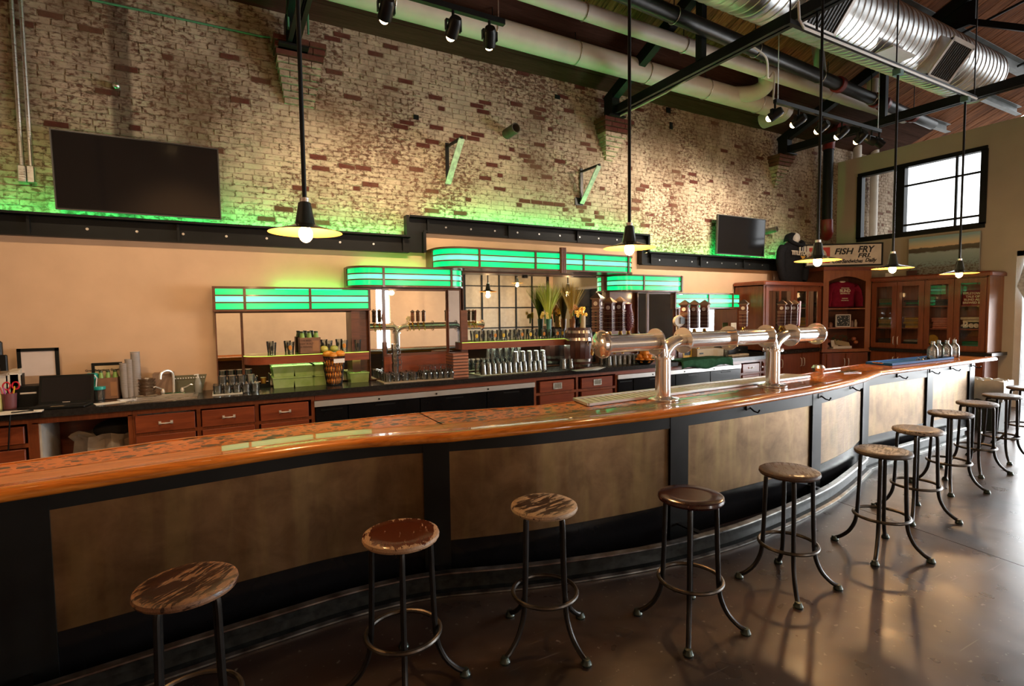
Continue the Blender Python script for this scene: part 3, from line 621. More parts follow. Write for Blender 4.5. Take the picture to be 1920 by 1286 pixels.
for a, b, z in ((-3.2, 2.17, 2.825), (2.5, 6.42, 3.095), (6.5, 10.4, 2.805)):
    obj('light_strip', MB().box(a, b, D-.130, D-.105, z-.028, z-.018), LED, tr)
# ------------------------------------------------------------------ screens
def tv(name, label, p_tl, p_br, y, tilt, led_px=None):
    a, b = P(*p_tl, y=y), P(*p_br, y=y); w_, h_ = b.x-a.x, a.z-b.z
    t = thing(name, label, 'tv', ((a.x+b.x)/2, y, (a.z+b.z)/2))
    M = Matrix.Translation(((a.x+b.x)/2, y, (a.z+b.z)/2)) @ Matrix.Rotation(tilt, 4, 'X')
    def pt(mb, n_, m_, par=t):
        mb.v = [tuple(M @ Vector(v)) for v in mb.v]; return obj(n_, mb, m_, par)
    s_ = pt(MB().box(-w_/2, w_/2, 0, .045, -h_/2, h_/2), 'housing', BLACK)
    pt(MB().box(-w_/2+.012, w_/2-.012, -.003, .0, -h_/2+.02, h_/2-.012), 'screen', TVM)
    g = .006; pt(MB().box(-w_/2-g, w_/2+g, -.006, .03, h_/2-.006, h_/2+g).box(-w_/2-g, w_/2+g, -.006, .03, -h_/2-g, -h_/2+.008).box(-w_/2-g, -w_/2+.006, -.006, .03, -h_/2, h_/2).box(w_/2-.006, w_/2+g, -.006, .03, -h_/2, h_/2), 'bezel', plain('grey bezel', (.09, .085, .08), .35, .4))
    pt(MB().box(-.25, .25, .045, .14, -.2, .2), 'wall_mount', BLACK)
tv('wall_screen', 'large dark flat screen on the painted brick above the ledge at left', (95, 243), (414, 411), D-.22, R(5))
tv('wall_screen', 'small dark flat screen on the brick left of the black hoodie', (1346, 402), (1433, 481), D-.20, R(2))
# ------------------------------------------------------------------ back counter and cabinets
FY = 6.27
cx0, cx1 = -3.2, 8.8
t = thing('back_counter', 'long dark laminate back counter below the mirrors', 'counter', (2, 6.6, .87))
sk0, sk1 = P(250, 745, z=.93).x, P(370, 738, z=.93).x; sy0, sy1 = 6.36, 6.74
mb = MB().box(cx0, sk0+.03, 6.22, D, .87, .93).box(sk1-.03, cx1, 6.22, D, .87, .93).box(sk0+.03, sk1-.03, 6.22, sy0+.03, .87, .93).box(sk0+.03, sk1-.03, sy1-.03, D, .87, .93)
obj('worktop', mb, LAMIN, t)
ci = lambda px, py, y=FY: P(px, py, y=y).x
def pull(mb, x, z, y, w_=.1):
    for s_ in (-1, 1): mb.obox((x+s_*w_/2, y-.006, z), .022, .012, .032); mb.cyl((x+s_*w_/2, y, z), (x+s_*w_/2, y-.03, z), .006, 8)
    return mb.tube([(x-w_/2, y-.03, z), (x-w_/4, y-.032, z-.003), (x, y-.033, z-.004), (x+w_/4, y-.032, z-.003), (x+w_/2, y-.03, z)], [.006, .006, .009, .006, .006], 8)
def drawer(par, x0, x1, z0, z1, y=FY, kind='pull'):
    d_ = obj('drawer', MB().rbox(x0, x1, y-.022, y+.01, z0, z1, .004), CHERRY, par)
    x_, z_ = (x0+x1)/2, (z0+z1)/2
    if kind == 'pull': lab(obj('handle', pull(MB(), x_, z_, y-.022), NICKEL, d_), 'chrome bow handle')
    elif kind == 'card':
        obj('card_holder', MB().box(x_-.075, x_+.075, y-.03, y-.022, z_-.045, z_-.03).box(x_-.075, x_+.075, y-.03, y-.022, z_+.03, z_+.045).box(x_-.075, x_-.055, y-.03, y-.022, z_-.03, z_+.03).box(x_+.055, x_+.075, y-.03, y-.022, z_-.03, z_+.03), metal('pewter', (.45, .43, .38), .4, .4, 40), d_)
        obj('card', MB().box(x_-.055, x_+.055, y-.026, y-.022, z_-.03, z_+.03), plain('grey card', (.24, .24, .20), .6), d_)
    return d_
def cabinet(name, label, x0, x1, y=FY, h=.87, mat=CHERRY, back=True, depth=.66):
    t = thing(name, label, 'cabinet', ((x0+x1)/2, y+depth/2, 0)); o = MB()
    o.box(x0, x0+.02, y+.02, y+depth, .0, h).box(x1-.02, x1, y+.02, y+depth, 0, h).box(x0, x1, y+depth-.02, y+depth, 0, h).box(x0, x1, y+.05, y+depth, 0, .1)
    obj('body', o, mat, t); return t
def face(par, x0, x1, zs, xs=(), y=FY, h=.87):        # face frame: stiles and rails
    f = MB().box(x0, x1, y, y+.02, h-.05, h); w_ = .035
    for x_ in (x0+w_/2, x1-w_/2): f.box(x_-w_/2, x_+w_/2, y, y+.02, .1, h-.05)
    for x_ in xs: f.box(x_-w_/2, x_+w_/2, y, y+.02, .1, h-.05)
    for z_ in zs: f.box(x0, x1, y+.001, y+.0195, z_-.018, z_+.018)
    obj('face_frame', f, CHERRYZ, par)
# left drawer stack
c_ = cabinet('drawer_cabinet', 'cherry drawer stack at the far left edge of the back counter', -2.4, ci(62, 820)); face(c_, -2.4, ci(62, 820), (.62, .35))
drawer(c_, -2.35, ci(47, 820), .645, .80); drawer(c_, -2.35, ci(47, 820), .37, .59)
# open cubby with the white liner
xa, xb = ci(62, 820), ci(250, 810)
c_ = cabinet('open_cabinet', 'open cherry cubby with a pale left side panel', xa, xb); f = MB().box(xa, xb, FY, FY+.02, .81, .87).box(xa, ci(73, 820), FY, FY+.02, .1, .82).box(ci(241, 810), xb, FY, FY+.02, .1, .82); obj('face_frame', f, CHERRYZ, c_)
obj('side_panel', MB().box(ci(73, 820), ci(73, 820)+.015, FY+.02, FY+.62, .1, .81), plain('white melamine', (.62, .60, .55), .5), c_)
# drawers under the sink
xa, xb = ci(250, 800), ci(590, 770)
c_ = cabinet('drawer_cabinet', 'cherry cabinet of chrome handled drawers beneath the sink', xa, xb); xm1, xm2 = ci(373, 790), ci(482, 780)
face(c_, xa, xb, (.615, .36), (xm1, xm2))
for p0, p1 in ((254, 366), (379, 478), (489, 579)):
    u0, u1 = ci(p0, 790), ci(p1, 790); drawer(c_, u0, u1, .635, .805); drawer(c_, u0, u1, .38, .60)
# coolers
STRIP = plain('satin steel strip', (.60, .59, .57), .38, .6, .04)
def cooler(label, p0, p1, pz, splits):
    x0, x1 = ci(p0, pz), ci(p1, pz); t = thing('bar_cooler', label, 'cooler', ((x0+x1)/2, FY+.3, 0))
    obj('case', MB().box(x0, x1, FY+.03, FY+.62, .02, .80), BLACKG, t)
    st_ = obj('top_strip', MB().box(x0-.005, x1+.005, FY-.03, FY+.03, .735, .80), STRIP, t)
    mb = MB()
    for k in range(1, 4): mb.cyl((x0+(x1-x0)*k/4, FY-.03, .765), (x0+(x1-x0)*k/4, FY-.036, .765), .012, 10)
    obj('lock', mb, IRON, st_)
    xs = [x0]+[ci(q, pz) for q in splits]+[x1]
    for a, b in zip(xs, xs[1:]):
        d_ = obj('door', MB().rbox(a+.006, b-.006, FY-.02, FY+.03, .06, .725, .004), BLACKG, t)
        obj('grip', MB().box((a+b)/2-.12, (a+b)/2+.12, FY-.027, FY-.018, .685, .70), BLACK, d_)
    return t
cooler('long black bar cooler with steel top strip left of the card drawers', 590, 1001, 760, (652, 787, 912))
f0, f1 = ci(590, 750), ci(1001, 720); single('counter_apron', MB().box(f0, f1, FY, FY+.02, .805, .87), CHERRY, 'cherry apron strip above the left bar cooler', 'apron')
xa, xb = ci(1001, 720), ci(1157, 705)
c_ = cabinet('drawer_cabinet', 'cherry drawers with pewter card holders between the two coolers', xa, xb); face(c_, xa, xb, (.62, .36), (ci(1082, 720),))
for p0, p1 in ((1011, 1075), (1089, 1147)):
    u0, u1 = ci(p0, 725), ci(p1, 720); drawer(c_, u0, u1, .645, .80, kind='card'); drawer(c_, u0, u1, .38, .60, kind='none')
cooler('shorter black bar cooler behind the tap tower', 1157, 1387, 700, (1186, 1265, 1330))
f0, f1 = ci(1157, 690), ci(1387, 680); single('counter_apron', MB().box(f0, f1, FY, FY+.02, .805, .87), CHERRY, 'cherry apron strip above the cooler behind the tap tower', 'apron')
xa, xb = ci(1387, 690), 8.78
c_ = cabinet('drawer_cabinet', 'small cherry drawer cabinet right of the tap tower cooler', xa, xb); face(c_, xa, xb, (.62, .36), (ci(1426, 690),))
drawer(c_, ci(1391, 690), ci(1422, 690), .645, .80); drawer(c_, ci(1391, 690), ci(1422, 690), .38, .60); drawer(c_, ci(1430, 690), xb-.03, .645, .80); drawer(c_, ci(1430, 690), xb-.03, .38, .60)
# ------------------------------------------------------------------ mirror back bar: five stepped bays
GA = emis('green panel glow', (.0, .80, .20), 1.25, .35); GB = emis('green panel bright glow', (.13, 1.0, .42), 1.7, .25)
def plan(x0, x1, y, yb, r):                            # ccw plan outline, rounded front corners
    pts = [(x1, yb), (x0, yb)]
    if r > 0:
        pts += [(x0+r-r*cos(a), y+r-r*sin(a)) for a in [pi/2*k/7 for k in range(8)]]
        pts += [(x1-r+r*sin(a), y+r-r*cos(a)) for a in [pi/2*k/7 for k in range(8)]]
    else: pts += [(x0, y), (x1, y)]
    return pts
TUBE = emis('green tube light', (.02, 1, .14), 22, .02)
def light_box(label, x0, x1, y, z0, z1, r, mull, post=None, tube=None):
    yb = D-.01; t = thing('light_box', label, 'light box', ((x0+x1)/2, y, z0), 0, 'green glowing valance boxes')
    rim = .022
    for n_, (a, b) in (('bottom_board', (z0, z0+rim)), ('top_board', (z1-rim, z1))): obj(n_, MB().prism(plan(x0-.015, x1+.015, y-.015, yb-(.13 if n_[0] == 't' else 0), r+.015 if r else 0), a, b), DARKW, t)
    h = (z1-z0-2*rim)/3
    for k in range(3):
        obj('glow_panel', MB().prism(plan(x0+.004, x1-.004, y+.004, yb-.13, r), z0+rim+k*h+.006, z0+rim+(k+1)*h-.006), GB if k == 1 else GA, t)
        if k: obj('slat', MB().prism(plan(x0-.008, x1+.008, y-.008, yb-.02, r+.008 if r else 0), z0+rim+k*h-.008, z0+rim+k*h+.008), DARKW, t)
    for px in mull:
        x_ = P(px, 520, y=y).x; obj('mullion', MB().box(x_-.014, x_+.014, y-.018, y+.01, z0, z1), DARKW, t)
    for x_ in (x0, x1):
        obj('end_panel', MB().box(x_-.014, x_+.014, y+r+.03 if r else y-.01, yb, z0, z1), DARKW, t)
    if tube:
        u, v_ = tube; lab(obj('light_tube', MB().cyl((u, D-.08, z1-.030), (v_, D-.08, z1-.030), .016, 10), TUBE, t), 'green light tube on top of the box')
    if post:
        x_ = P(post, 490, y=y).x; pb = MB()
        for k in (-1, 0, 1): pb.cyl((x_+k*.03, y-.02, z0-.03), (x_+k*.03, y-.02, z1+.06), .026, 12)
        obj('fluted_post', pb, DARKW, t)
    return t
y1, y2, y3 = 6.70, 6.50, 6.35
light_box('square ended green light box at the left over the oranges basket', -.09, 1.62, y1, 1.827, 2.11, 0, (457, 580), tube=(.55, 1.32))
light_box('round cornered green light box over the mug mirror', 1.38, 2.905, y2, 2.116, 2.375, .28, (719, 846), tube=(1.55, 2.40))
light_box('largest and highest green light box with a fluted centre post', 2.48, 5.81, y3, 2.37, 2.645, .32, (899, 1004, 1094, 1178), 1054)
light_box('round cornered green light box right of centre behind the taps', 5.52, 7.07, y2, 2.10, 2.37, .28, (1207, 1278))
light_box('low green light box beside the glass fronted hutch', 6.95, 8.635, y1, 1.81, 2.09, 0, (1329, 1374))
def mirror(label, x0, x1, y, z0, z1, fr=.012, mat=None):
    t = thing('bar_mirror', label, 'mirror', ((x0+x1)/2, y, z0))
    obj('glass', MB().box(x0, x1, y, y+.008, z0, z1), mat or MIRROR, t)
    obj('frame', MB().box(x0-fr, x0, y-.01, y+.02, z0, z1).box(x1, x1+fr, y-.01, y+.02, z0, z1).box(x0-fr, x1+fr, y-.01, y+.02, z0-fr, z0).box(x0-fr, x1+fr, y-.01, y+.02, z1, z1+fr), DARKW, t); return t
ym1 = 6.86
X1 = lambda px, y, py=640: P(px, py, y=y).x
mirror('narrow mirror at the left end of the back bar by the sink', X1(407, ym1), X1(452, ym1), ym1, .95, 1.81)
mirror('wide mirror behind the tumblers and bottle carton at left', X1(457, ym1), X1(690, ym1), ym1, .95, 1.81)
ym2 = 6.72
mirror('slim mirror left of the mug mirror', X1(694, ym2), X1(718, ym2), ym2, .95, 2.09)
mirror('brown framed mirror behind the stacked mugs', X1(724, ym2+.03), X1(837, ym2+.03), ym2+.03, 1.26, 2.08, .03)
mirror('slim blue tinted mirror right of the mug mirror', X1(842, ym2), X1(863, ym2), ym2, .97, 2.09, .01, metal('blue tinted mirror', (.50, .62, .86), .02, .02))
ym3 = 6.88
mirror('widest mirror behind the row of printed glasses', X1(870, ym3), X1(1140, ym3), ym3, .95, 2.355)
mirror('slim mirror right of the dotted tap handle', X1(1196, ym2), X1(1212, ym2), ym2, .95, 2.08)
mirror('brown framed mirror behind the white oval tap', X1(1216, ym2+.03), X1(1262, ym2+.03), ym2+.03, 1.26, 2.07, .03)
mirror('slim mirror left of the low right light box', X1(1267, ym2), X1(1280, ym2), ym2, .95, 2.08)
mirror('wide mirror under the low right light box', X1(1292, ym1), X1(1381, ym1), ym1, .95, 1.79)
# wood body behind the mirrors
t = thing('back_bar_frame', 'dark cherry back bar carcass that holds the mirrors', 'cabinet', (4.2, 6.9, .93))
for a, b, y_, z1 in ((-.05, 1.45, 6.89, 1.83), (1.42, 2.88, 6.78, 2.12), (2.7, 5.7, 6.91, 2.37), (5.55, 7.05, 6.78, 2.10), (7.05, 8.6, 6.89, 1.81)): obj('back_board', MB().box(a, b, y_, D, .931, z1), DARKW, t)
for a in (1.44, 2.92, 5.52, 7.08): obj('pilaster', MB().box(a-.05, a+.05, 6.70, 6.90, .931, 1.82), DARKW, t)
for p0, p1 in ((724, 841), (1216, 1264)):
    a, b = X1(p0, 6.70), X1(p1, 6.70); obj('splash_board', MB().box(a-.03, b+.03, 6.70, 6.78, .931, 1.23), CHERRY, t)
# shelves
def shelf(label, p0, p1, py, y, r, glow=(.45, 1, .25), st=16):
    a, b = P(p0, py, y=y).x, P(p1, py, y=y).x; z = P((p0+p1)/2, py, y=y).z; t = thing('bar_shelf', label, 'shelf', ((a+b)/2, y, z-.1))
    pts = [(b, 6.85), (a, 6.85)]+([(a+r-r*cos(q), y+r-r*sin(q)) for q in [pi/2*k/6 for k in range(7)]] if r else [(a, y)])+[(b, y)]
    obj('board', MB().prism(pts, z-.10, z-.006), CHERRY, t)
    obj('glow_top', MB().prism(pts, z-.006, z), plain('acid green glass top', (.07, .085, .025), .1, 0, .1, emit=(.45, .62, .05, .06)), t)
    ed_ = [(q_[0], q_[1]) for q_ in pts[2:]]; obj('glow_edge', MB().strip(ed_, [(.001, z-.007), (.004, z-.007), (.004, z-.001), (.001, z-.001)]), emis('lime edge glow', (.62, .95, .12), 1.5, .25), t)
    lab(obj('light_strip', MB().box(a+.15, b-.05, y+.13, y+.15, z-.108, z-.1005), emis('shelf strip glow', glow, st, .02), t), 'glowing strip under the shelf'); return a, b, z
sh1 = shelf('cherry shelf with rounded left end carrying tumblers at left', 458, 692, 664, 6.55, .22)
sh3 = shelf('cherry centre shelf carrying the row of printed glasses', 866, 1126, 637, 6.60, 0, (.85, 1, .72), 26)
# ------------------------------------------------------------------ hutch, corner bookcase, right hand cabinets
def glazed_door(par, o, u, w_, z0, z1, st_=.075, hx=None, two=False, mid=None):
    # o: left bottom front point, u: unit vector along the front
    u = Vector((u[0], u[1], 0)).normalized(); n_ = Vector((u.y, -u.x, 0)); A = lambda s_, z, d_=0: Vector((o[0], o[1], 0))+u*s_+n_*d_+Vector((0, 0, z))
    f = MB()
    for s_ in (st_/2, w_-st_/2): f.bar(A(s_, z0), A(s_, z1), .024, st_, u)
    for z in (z0+st_/2, z1-st_/2): f.bar(A(st_, z), A(w_-st_, z), .024, st_)
    if two: f.bar(A(w_/2, z0+st_), A(w_/2, z1-st_), .024, .05, u)
    d_ = obj('door', f, CHERRYZ, par)
    g = MB().bar(A(w_/2, z0+st_*.8), A(w_/2, z1-st_*.8), .005, w_-st_*1.5, u); obj('pane', g, PANE, d_)
    if hx is not None:
        s_ = w_-st_*.4 if hx > 0 else st_*.4; zb = z0+.06
        lab(obj('handle', MB().tube([A(s_, zb, .01), A(s_, zb+.01, .035), A(s_, zb+.08, .04), A(s_, zb+.15, .035), A(s_, zb+.16, .01)], .008, 8), NICKEL, d_), 'chrome bow handle')
    return d_
def panel_door(par, o, u, w_, z0, z1, hx):
    u = Vector((u[0], u[1], 0)).normalized(); n_ = Vector((u.y, -u.x, 0)); A = lambda s_, z, d_=0: Vector((o[0], o[1], 0))+u*s_+n_*d_+Vector((0, 0, z))
    d_ = obj('door', MB().bar(A(w_/2, z0+.01), A(w_/2, z1-.01), .022, w_-.012, u), CHERRYZ, par)
    s_ = w_-.04 if hx > 0 else .04; zb = z1-.26
    obj('handle', MB().tube([A(s_, zb, .01), A(s_, zb+.01, .035), A(s_, zb+.08, .042), A(s_, zb+.15, .035), A(s_, zb+.16, .01)], .009, 8), NICKEL, d_)
HX0, HX1, HY = 8.78, 10.58, 6.30
def case(par, x0, x1, y0, y1, z0, z1, shelves, front=None):
    b = MB().box(x0, x0+.02, y0, y1, z0, z1).box(x1-.02, x1, y0, y1, z0, z1).box(x0, x1, y1-.015, y1, z0, z1).box(x0, x1, y0, y1, z0, z0+.02).box(x0, x1, y0, y1, z1-.02, z1)
    obj('body', b, CHERRYZ, par)
    for z in shelves: obj('shelf', MB().box(x0+.02, x1-.02, y0+.03, y1-.015, z-.011, z+.011), CHERRY, par)
hu = thing('glass_hutch', 'cherry hutch with four glass panes below the black hoodie', 'cabinet', ((HX0+HX1)/2, 6.6, .99))
case(hu, HX0, HX1, HY+.02, D-.01, 1.0, 2.24, (1.42, 1.82))
obj('crown', MB().rbox(HX0-.04, HX1, HY-.05, D-.005, 2.24, 2.31, .02), CHERRY, hu)
w_ = (HX1-HX0-.1)/2; fx = HX0+.05
obj('stile', MB().box(HX0, fx, HY, HY+.03, 1.0, 2.24), CHERRYZ, hu); obj('stile', MB().box(HX1-.05, HX1, HY, HY+.03, 1.0, 2.24), CHERRYZ, hu)
for k in range(2): glazed_door(hu, (fx+k*w_+.004, HY), (1, 0), w_-.008, 1.02, 2.22, .09, None, True)
hb = thing('hutch_base', 'cherry two door base cabinet below the glass hutch', 'cabinet', ((HX0+HX1)/2, 6.6, 0))
obj('body', MB().box(HX0, HX1, HY+.03, D-.01, .0, .93), CHERRYZ, hb)
obj('worktop', MB().box(HX0, HX1+.02, HY-.03, D-.01, .93, .99), LAMIN, hb)
for k in range(3): panel_door(hb, (HX0+.01+k*.6, HY+.015), (1, 0), .59, .08, .92, (1, 1, -1)[k])
# diagonal corner bookcase
BA, BB = Vector((10.60, 6.28, 0)), Vector((11.60, 5.90, 0)); bu = (BB-BA).normalized(); bn = Vector((bu.y, -bu.x, 0)); BW = (BB-BA).length
bk = thing('corner_bookcase', 'tall corner bookcase with arched top and open shelves', 'bookcase', tuple((BA+BB)/2))
Q = lambda s_, z, d_=0: BA+bu*s_+bn*d_+Vector((0, 0, z))
def slab(mb, s0, s1, d0, d1, z0, z1): return mb.prism([tuple(Q(s, 0, d))[:2] for s, d in ((s0, d0), (s0, d1), (s1, d1), (s1, d0))][::-1], z0, z1)
mb = MB(); slab(mb, 0, .12, 0, -.5, .93, 2.55); slab(mb, BW-.12, BW, 0, -.5, .93, 2.55); slab(mb, 0, BW, -.46, -.5, .93, 2.55); obj('body', mb, DARKW, bk)
mb = MB(); slab(mb, 0, .12, .012, 0, .93, 2.55); obj('stile', mb, OAKZ, bk); mb = MB(); slab(mb, BW-.12, BW, .012, 0, .93, 2.55); obj('stile', mb, OAKZ, bk)
# arched head board
n_ = 12; a0, a1 = .12, BW-.12; pts = [(a0+(a1-a0)*k/n_, 2.33+.10*sin(pi*k/n_)) for k in range(n_+1)]
vs = []; fs = []
for s_, z in pts: vs += [Q(s_, z, .012), Q(s_, 2.55, .012), Q(s_, z, -.02), Q(s_, 2.55, -.02)]
for k in range(n_): i = k*4; fs += [(i, i+4, i+5, i+1), (i+2, i+3, i+7, i+6), (i, i+2, i+6, i+4)]
obj('arched_head', MB().add(vs, fs), OAKZ, bk)
mb = MB(); slab(mb, -.03, BW+.03, .05, -.52, 2.55, 2.62); obj('crown', mb, CHERRY, bk)
mb = MB(); slab(mb, .02, BW-.02, -.01, -.48, .0, .88); obj('base', mb, CHERRYZ, bk)
mb = MB(); slab(mb, -.02, BW+.02, .03, -.5, .90, .96); obj('base_top', mb, OAKZ, bk)
for z in (1.40, 1.79):
    mb = MB(); slab(mb, .12, BW-.12, .0, -.46, z-.025, z+.0); obj('shelf', mb, OAKZ, bk)
for k in range(2): panel_door(bk, tuple(Q(.10+k*(BW-.2)/2+.005, 0))[:2], (bu.x, bu.y), (BW-.2)/2-.01, .08, .87, (1, -1)[k])
# right hand wall cabinets, front faces the room (towards -x)
RX, RY0, RY1 = 11.62, 4.02, 5.90
rc = thing('glass_cabinet', 'tall cherry wall cabinet with four glass doors below the panorama', 'cabinet', (11.9, 4.95, .96))
b = MB().box(RX+.02, XR-.01, RY0, RY0+.03, .98, 2.32).box(RX+.02, XR-.01, RY1-.02, RY1, .98, 2.32).box(XR-.03, XR-.01, RY0, RY1, .98, 2.32).box(RX+.02, XR, RY0, RY1, .98, 1.0).box(RX+.02, XR-.01, RY0, RY1, 2.30, 2.32).box(RX+.02, XR-.02, 4.92, 4.94, .98, 2.32)
obj('body', b, CHERRYZ, rc)
lab(obj('end_panel', MB().box(RX+.0, XR-.005, RY0-.018, RY0, .98, 2.32), OAKZ, rc), 'sunlit amber end panel')  # lighter wood puts the daylight on this end into its colour
for z in (1.38, 1.80): obj('shelf', MB().box(RX+.05, XR-.03, RY0+.03, RY1-.02, z-.011, z+.011), CHERRY, rc)
obj('crown', MB().rbox(RX-.06, XR-.005, RY0-.06, RY1, 2.32, 2.40, .025), CHERRY, rc)
ww = (RY1-RY0-.04)/4
for k in range(4): glazed_door(rc, (RX, RY1-.02-k*ww-.004), (0, -1), ww-.008, 1.0, 2.29, .085, (1, -1, 1, -1)[k])
rb = thing('cabinet_base', 'cherry base cabinets under the tall glass cabinet', 'cabinet', (11.9, 4.95, 0))
obj('body', MB().box(RX+.03, XR-.01, RY0+.02, RY1, 0, .92), CHERRYZ, rb)
obj('worktop', MB().box(RX-.05, XR-.005, RY0-.10, RY1, .92, .975), LAMIN, rb)
for k in range(4): panel_door(rb, (RX+.02, RY1-.02-k*ww), (0, -1), ww-.006, .08, .91, (1, -1, 1, -1)[k])
# ------------------------------------------------------------------ the bar
def dens(*segs):
    out = []
    for s_ in segs:
        q = smooth2(s_, 7); out += q if not out else q[1:]
    return out
FE = dens([(-4.2, 2.40), (-.82, 2.814), (-.287, 2.878), (.2, 2.93), (.55, 2.935), (.85, 2.87), (1.13, 2.79)], [(1.13, 2.79), (1.8, 2.706), (2.65, 2.635), (3.3, 2.64), (3.87, 2.672), (4.5, 2.72), (5.05, 2.79), (5.6, 2.89), (6.0, 3.0), (6.34, 3.09)], [(6.34, 3.09), (6.5, 3.095), (7.5, 3.098), (9.42, 3.13)])
DIE = dens([(-4.2, 2.77), (-.75, 3.18), (.2, 3.29), (.6, 3.31), (.95, 3.27), (1.25, 3.18)], [(1.25, 3.18), (1.8, 3.04), (2.5, 2.95), (3.0, 2.92), (3.8, 2.91), (4.7, 2.93), (5.3, 3.01), (5.9, 3.15), (6.35, 3.30)], [(6.35, 3.30), (6.6, 3.33), (7.9, 3.36), (9.40, 3.39)])
RAIL = dens([(-4.2, 2.59), (-.74, 3.0), (.2, 3.10), (.6, 3.13), (.95, 3.11), (1.2, 3.055)], [(1.2, 3.055), (1.75, 2.86), (2.45, 2.69), (3.0, 2.63), (3.6, 2.63), (4.7, 2.76), (5.4, 2.92), (6.1, 3.12)], [(6.1, 3.12), (6.46, 3.18), (8.9, 3.27)])
BK = [(-4.3, 2.95), (-.97, 3.372), (-.34, 3.527), (.52, 3.577), (1.3, 3.54), (1.5, 3.46), (2.08, 3.34), (3, 3.36), (4, 3.38), (5, 3.42), (5.6, 3.46), (6.5, 3.62), (7.4, 3.69), (9.6, 3.70)]
def yat(path, x):
    for (a, b), (c, d) in zip(path, path[1:]):
        if a <= x <= c: return b+(d-b)*(x-a)/(c-a)
    return path[-1][1] if x > path[-1][0] else path[0][1]
def normals(path):
    out = []
    for i in range(len(path)):
        a, b = path[max(i-1, 0)], path[min(i+1, len(path)-1)]; dx, dy = b[0]-a[0], b[1]-a[1]; l = math.hypot(dx, dy); out.append((dy/l, -dx/l))
    return out
def sweep(path, i0, i1, prof):
    nr = normals(path); vs = []; n = len(prof)
    for i in range(i0, i1+1):
        for o, z in prof: vs.append((path[i][0]+nr[i][0]*o, path[i][1]+nr[i][1]*o, z))
    K = i1-i0; fs = [(i*n+k, i*n+(k+1) % n, (i+1)*n+(k+1) % n, (i+1)*n+k) for i in range(K) for k in range(n)]
    fs += [tuple(range(n-1, -1, -1)), tuple(range(K*n, K*n+n))]
    return MB().add(vs, fs)
def sub(path, xa, xb): return [(xa, yat(path, xa))]+[p for p in path if xa+.01 < p[0] < xb-.01]+[(xb, yat(path, xb))]
def bar_wood():
    m, t, b = nt('honey bar wood'); v = coords(t, (1, 10, 10)); f = noise(t, v, 1.4, 6, .6, .8); g = noise(t, v, 8, 4, .6); big = noise(t, coords(t, (.6, 2, 1)), 1.2, 2)
    c = ramp(t, f, [(.3, (.38, .10, .010)), (.55, (.56, .175, .022)), (.75, (.66, .235, .036))]); c = mix(t, ramp(t, g, [(.35, .4), (.5, 0)]), c, (.13, .04, .012))
    t.links.new(mix(t, ramp(t, big, [(.4, 0), (.65, .35)]), c, (.24, .085, .02)), b.inputs['Base Color'])
    b.inputs['Roughness'].default_value = .25; b.inputs['Specular IOR Level'].default_value = .25; b.inputs['Coat Weight'].default_value = .55; b.inputs['Coat IOR'].default_value = 1.4; b.inputs['Coat Roughness'].default_value = .03; return m
def inlay_mat():
    m, t, b = nt('speckled resin inlay'); g = noise(t, coords(t, (5, 5, 1)), 2, 4, .6)
    def chips(sc, rot, lim):
        v = coords(t, sc, 'Object', (0, 0, rot)); nn = N(t, 'ShaderNodeTexNoise'); nn.inputs['Scale'].default_value = 1.6; nn.inputs['Detail'].default_value = 3; t.links.new(v, nn.inputs['Vector'])
        off = N(t, 'ShaderNodeVectorMath', operation='MULTIPLY_ADD'); t.links.new(nn.outputs['Color'], off.inputs[0]); off.inputs[1].default_value = (.9, .9, 0); t.links.new(v, off.inputs[2])
        vo = N(t, 'ShaderNodeTexVoronoi', voronoi_dimensions='2D'); vo.inputs['Scale'].default_value = 1; t.links.new(off.outputs[0], vo.inputs['Vector'])
        sx = N(t, 'ShaderNodeSeparateXYZ'); t.links.new(vo.outputs['Color'], sx.inputs[0]); ml = N(t, 'ShaderNodeMath', operation='MULTIPLY'); t.links.new(sx.outputs[0], ml.inputs[0]); ml.inputs[1].default_value = lim
        sb = N(t, 'ShaderNodeMath', operation='LESS_THAN'); t.links.new(vo.outputs['Distance'], sb.inputs[0]); t.links.new(ml.outputs[0], sb.inputs[1]); return sb.outputs[0]
    f = chips((10, 15, 1), .3, .42); f2 = chips((20, 34, 1), -.2, .40)
    c = ramp(t, g, [(.3, (.46, .125, .024)), (.7, (.62, .195, .045))]); c = mix(t, f, c, (.045, .022, .014)); c = mix(t, f2, c, (.07, .03, .016))
    t.links.new(c, b.inputs['Base Color']); b.inputs['Roughness'].default_value = .35; b.inputs['Specular IOR Level'].default_value = .15; b.inputs['Coat Weight'].default_value = .42; b.inputs['Coat IOR'].default_value = 1.4; b.inputs['Coat Roughness'].default_value = .012; return m
def bronze():
    m, t, b = nt('brushed bronze panel'); v = coords(t, (1.6, 1.6, 1.6)); f = noise(t, v, 2.6, 5, .6, .4); g = noise(t, coords(t, (2, 2, 60)), 6, 2)
    k = noise(t, coords(t, (7, 7, 1.1), 'Object', (0, .32, 0)), 1.2, 3, .5)
    c = ramp(t, f, [(.3, (.115, .068, .032)), (.7, (.24, .15, .075))]); c = mix(t, ramp(t, k, [(.48, 0), (.66, .30)]), c, (.34, .25, .10))
    t.links.new(c, b.inputs['Base Color']); b.inputs['Metallic'].default_value = .85; t.links.new(ramp(t, g, [(.3, .34), (.7, .46)]), b.inputs['Roughness']); return m
BARW = bar_wood(); INLAY = inlay_mat(); BRONZE = bronze()
bt = thing('bar_counter', 'long curving bar with honey wood edge, speckled top and bronze panels', 'bar', (2.5, 3.2, 0))
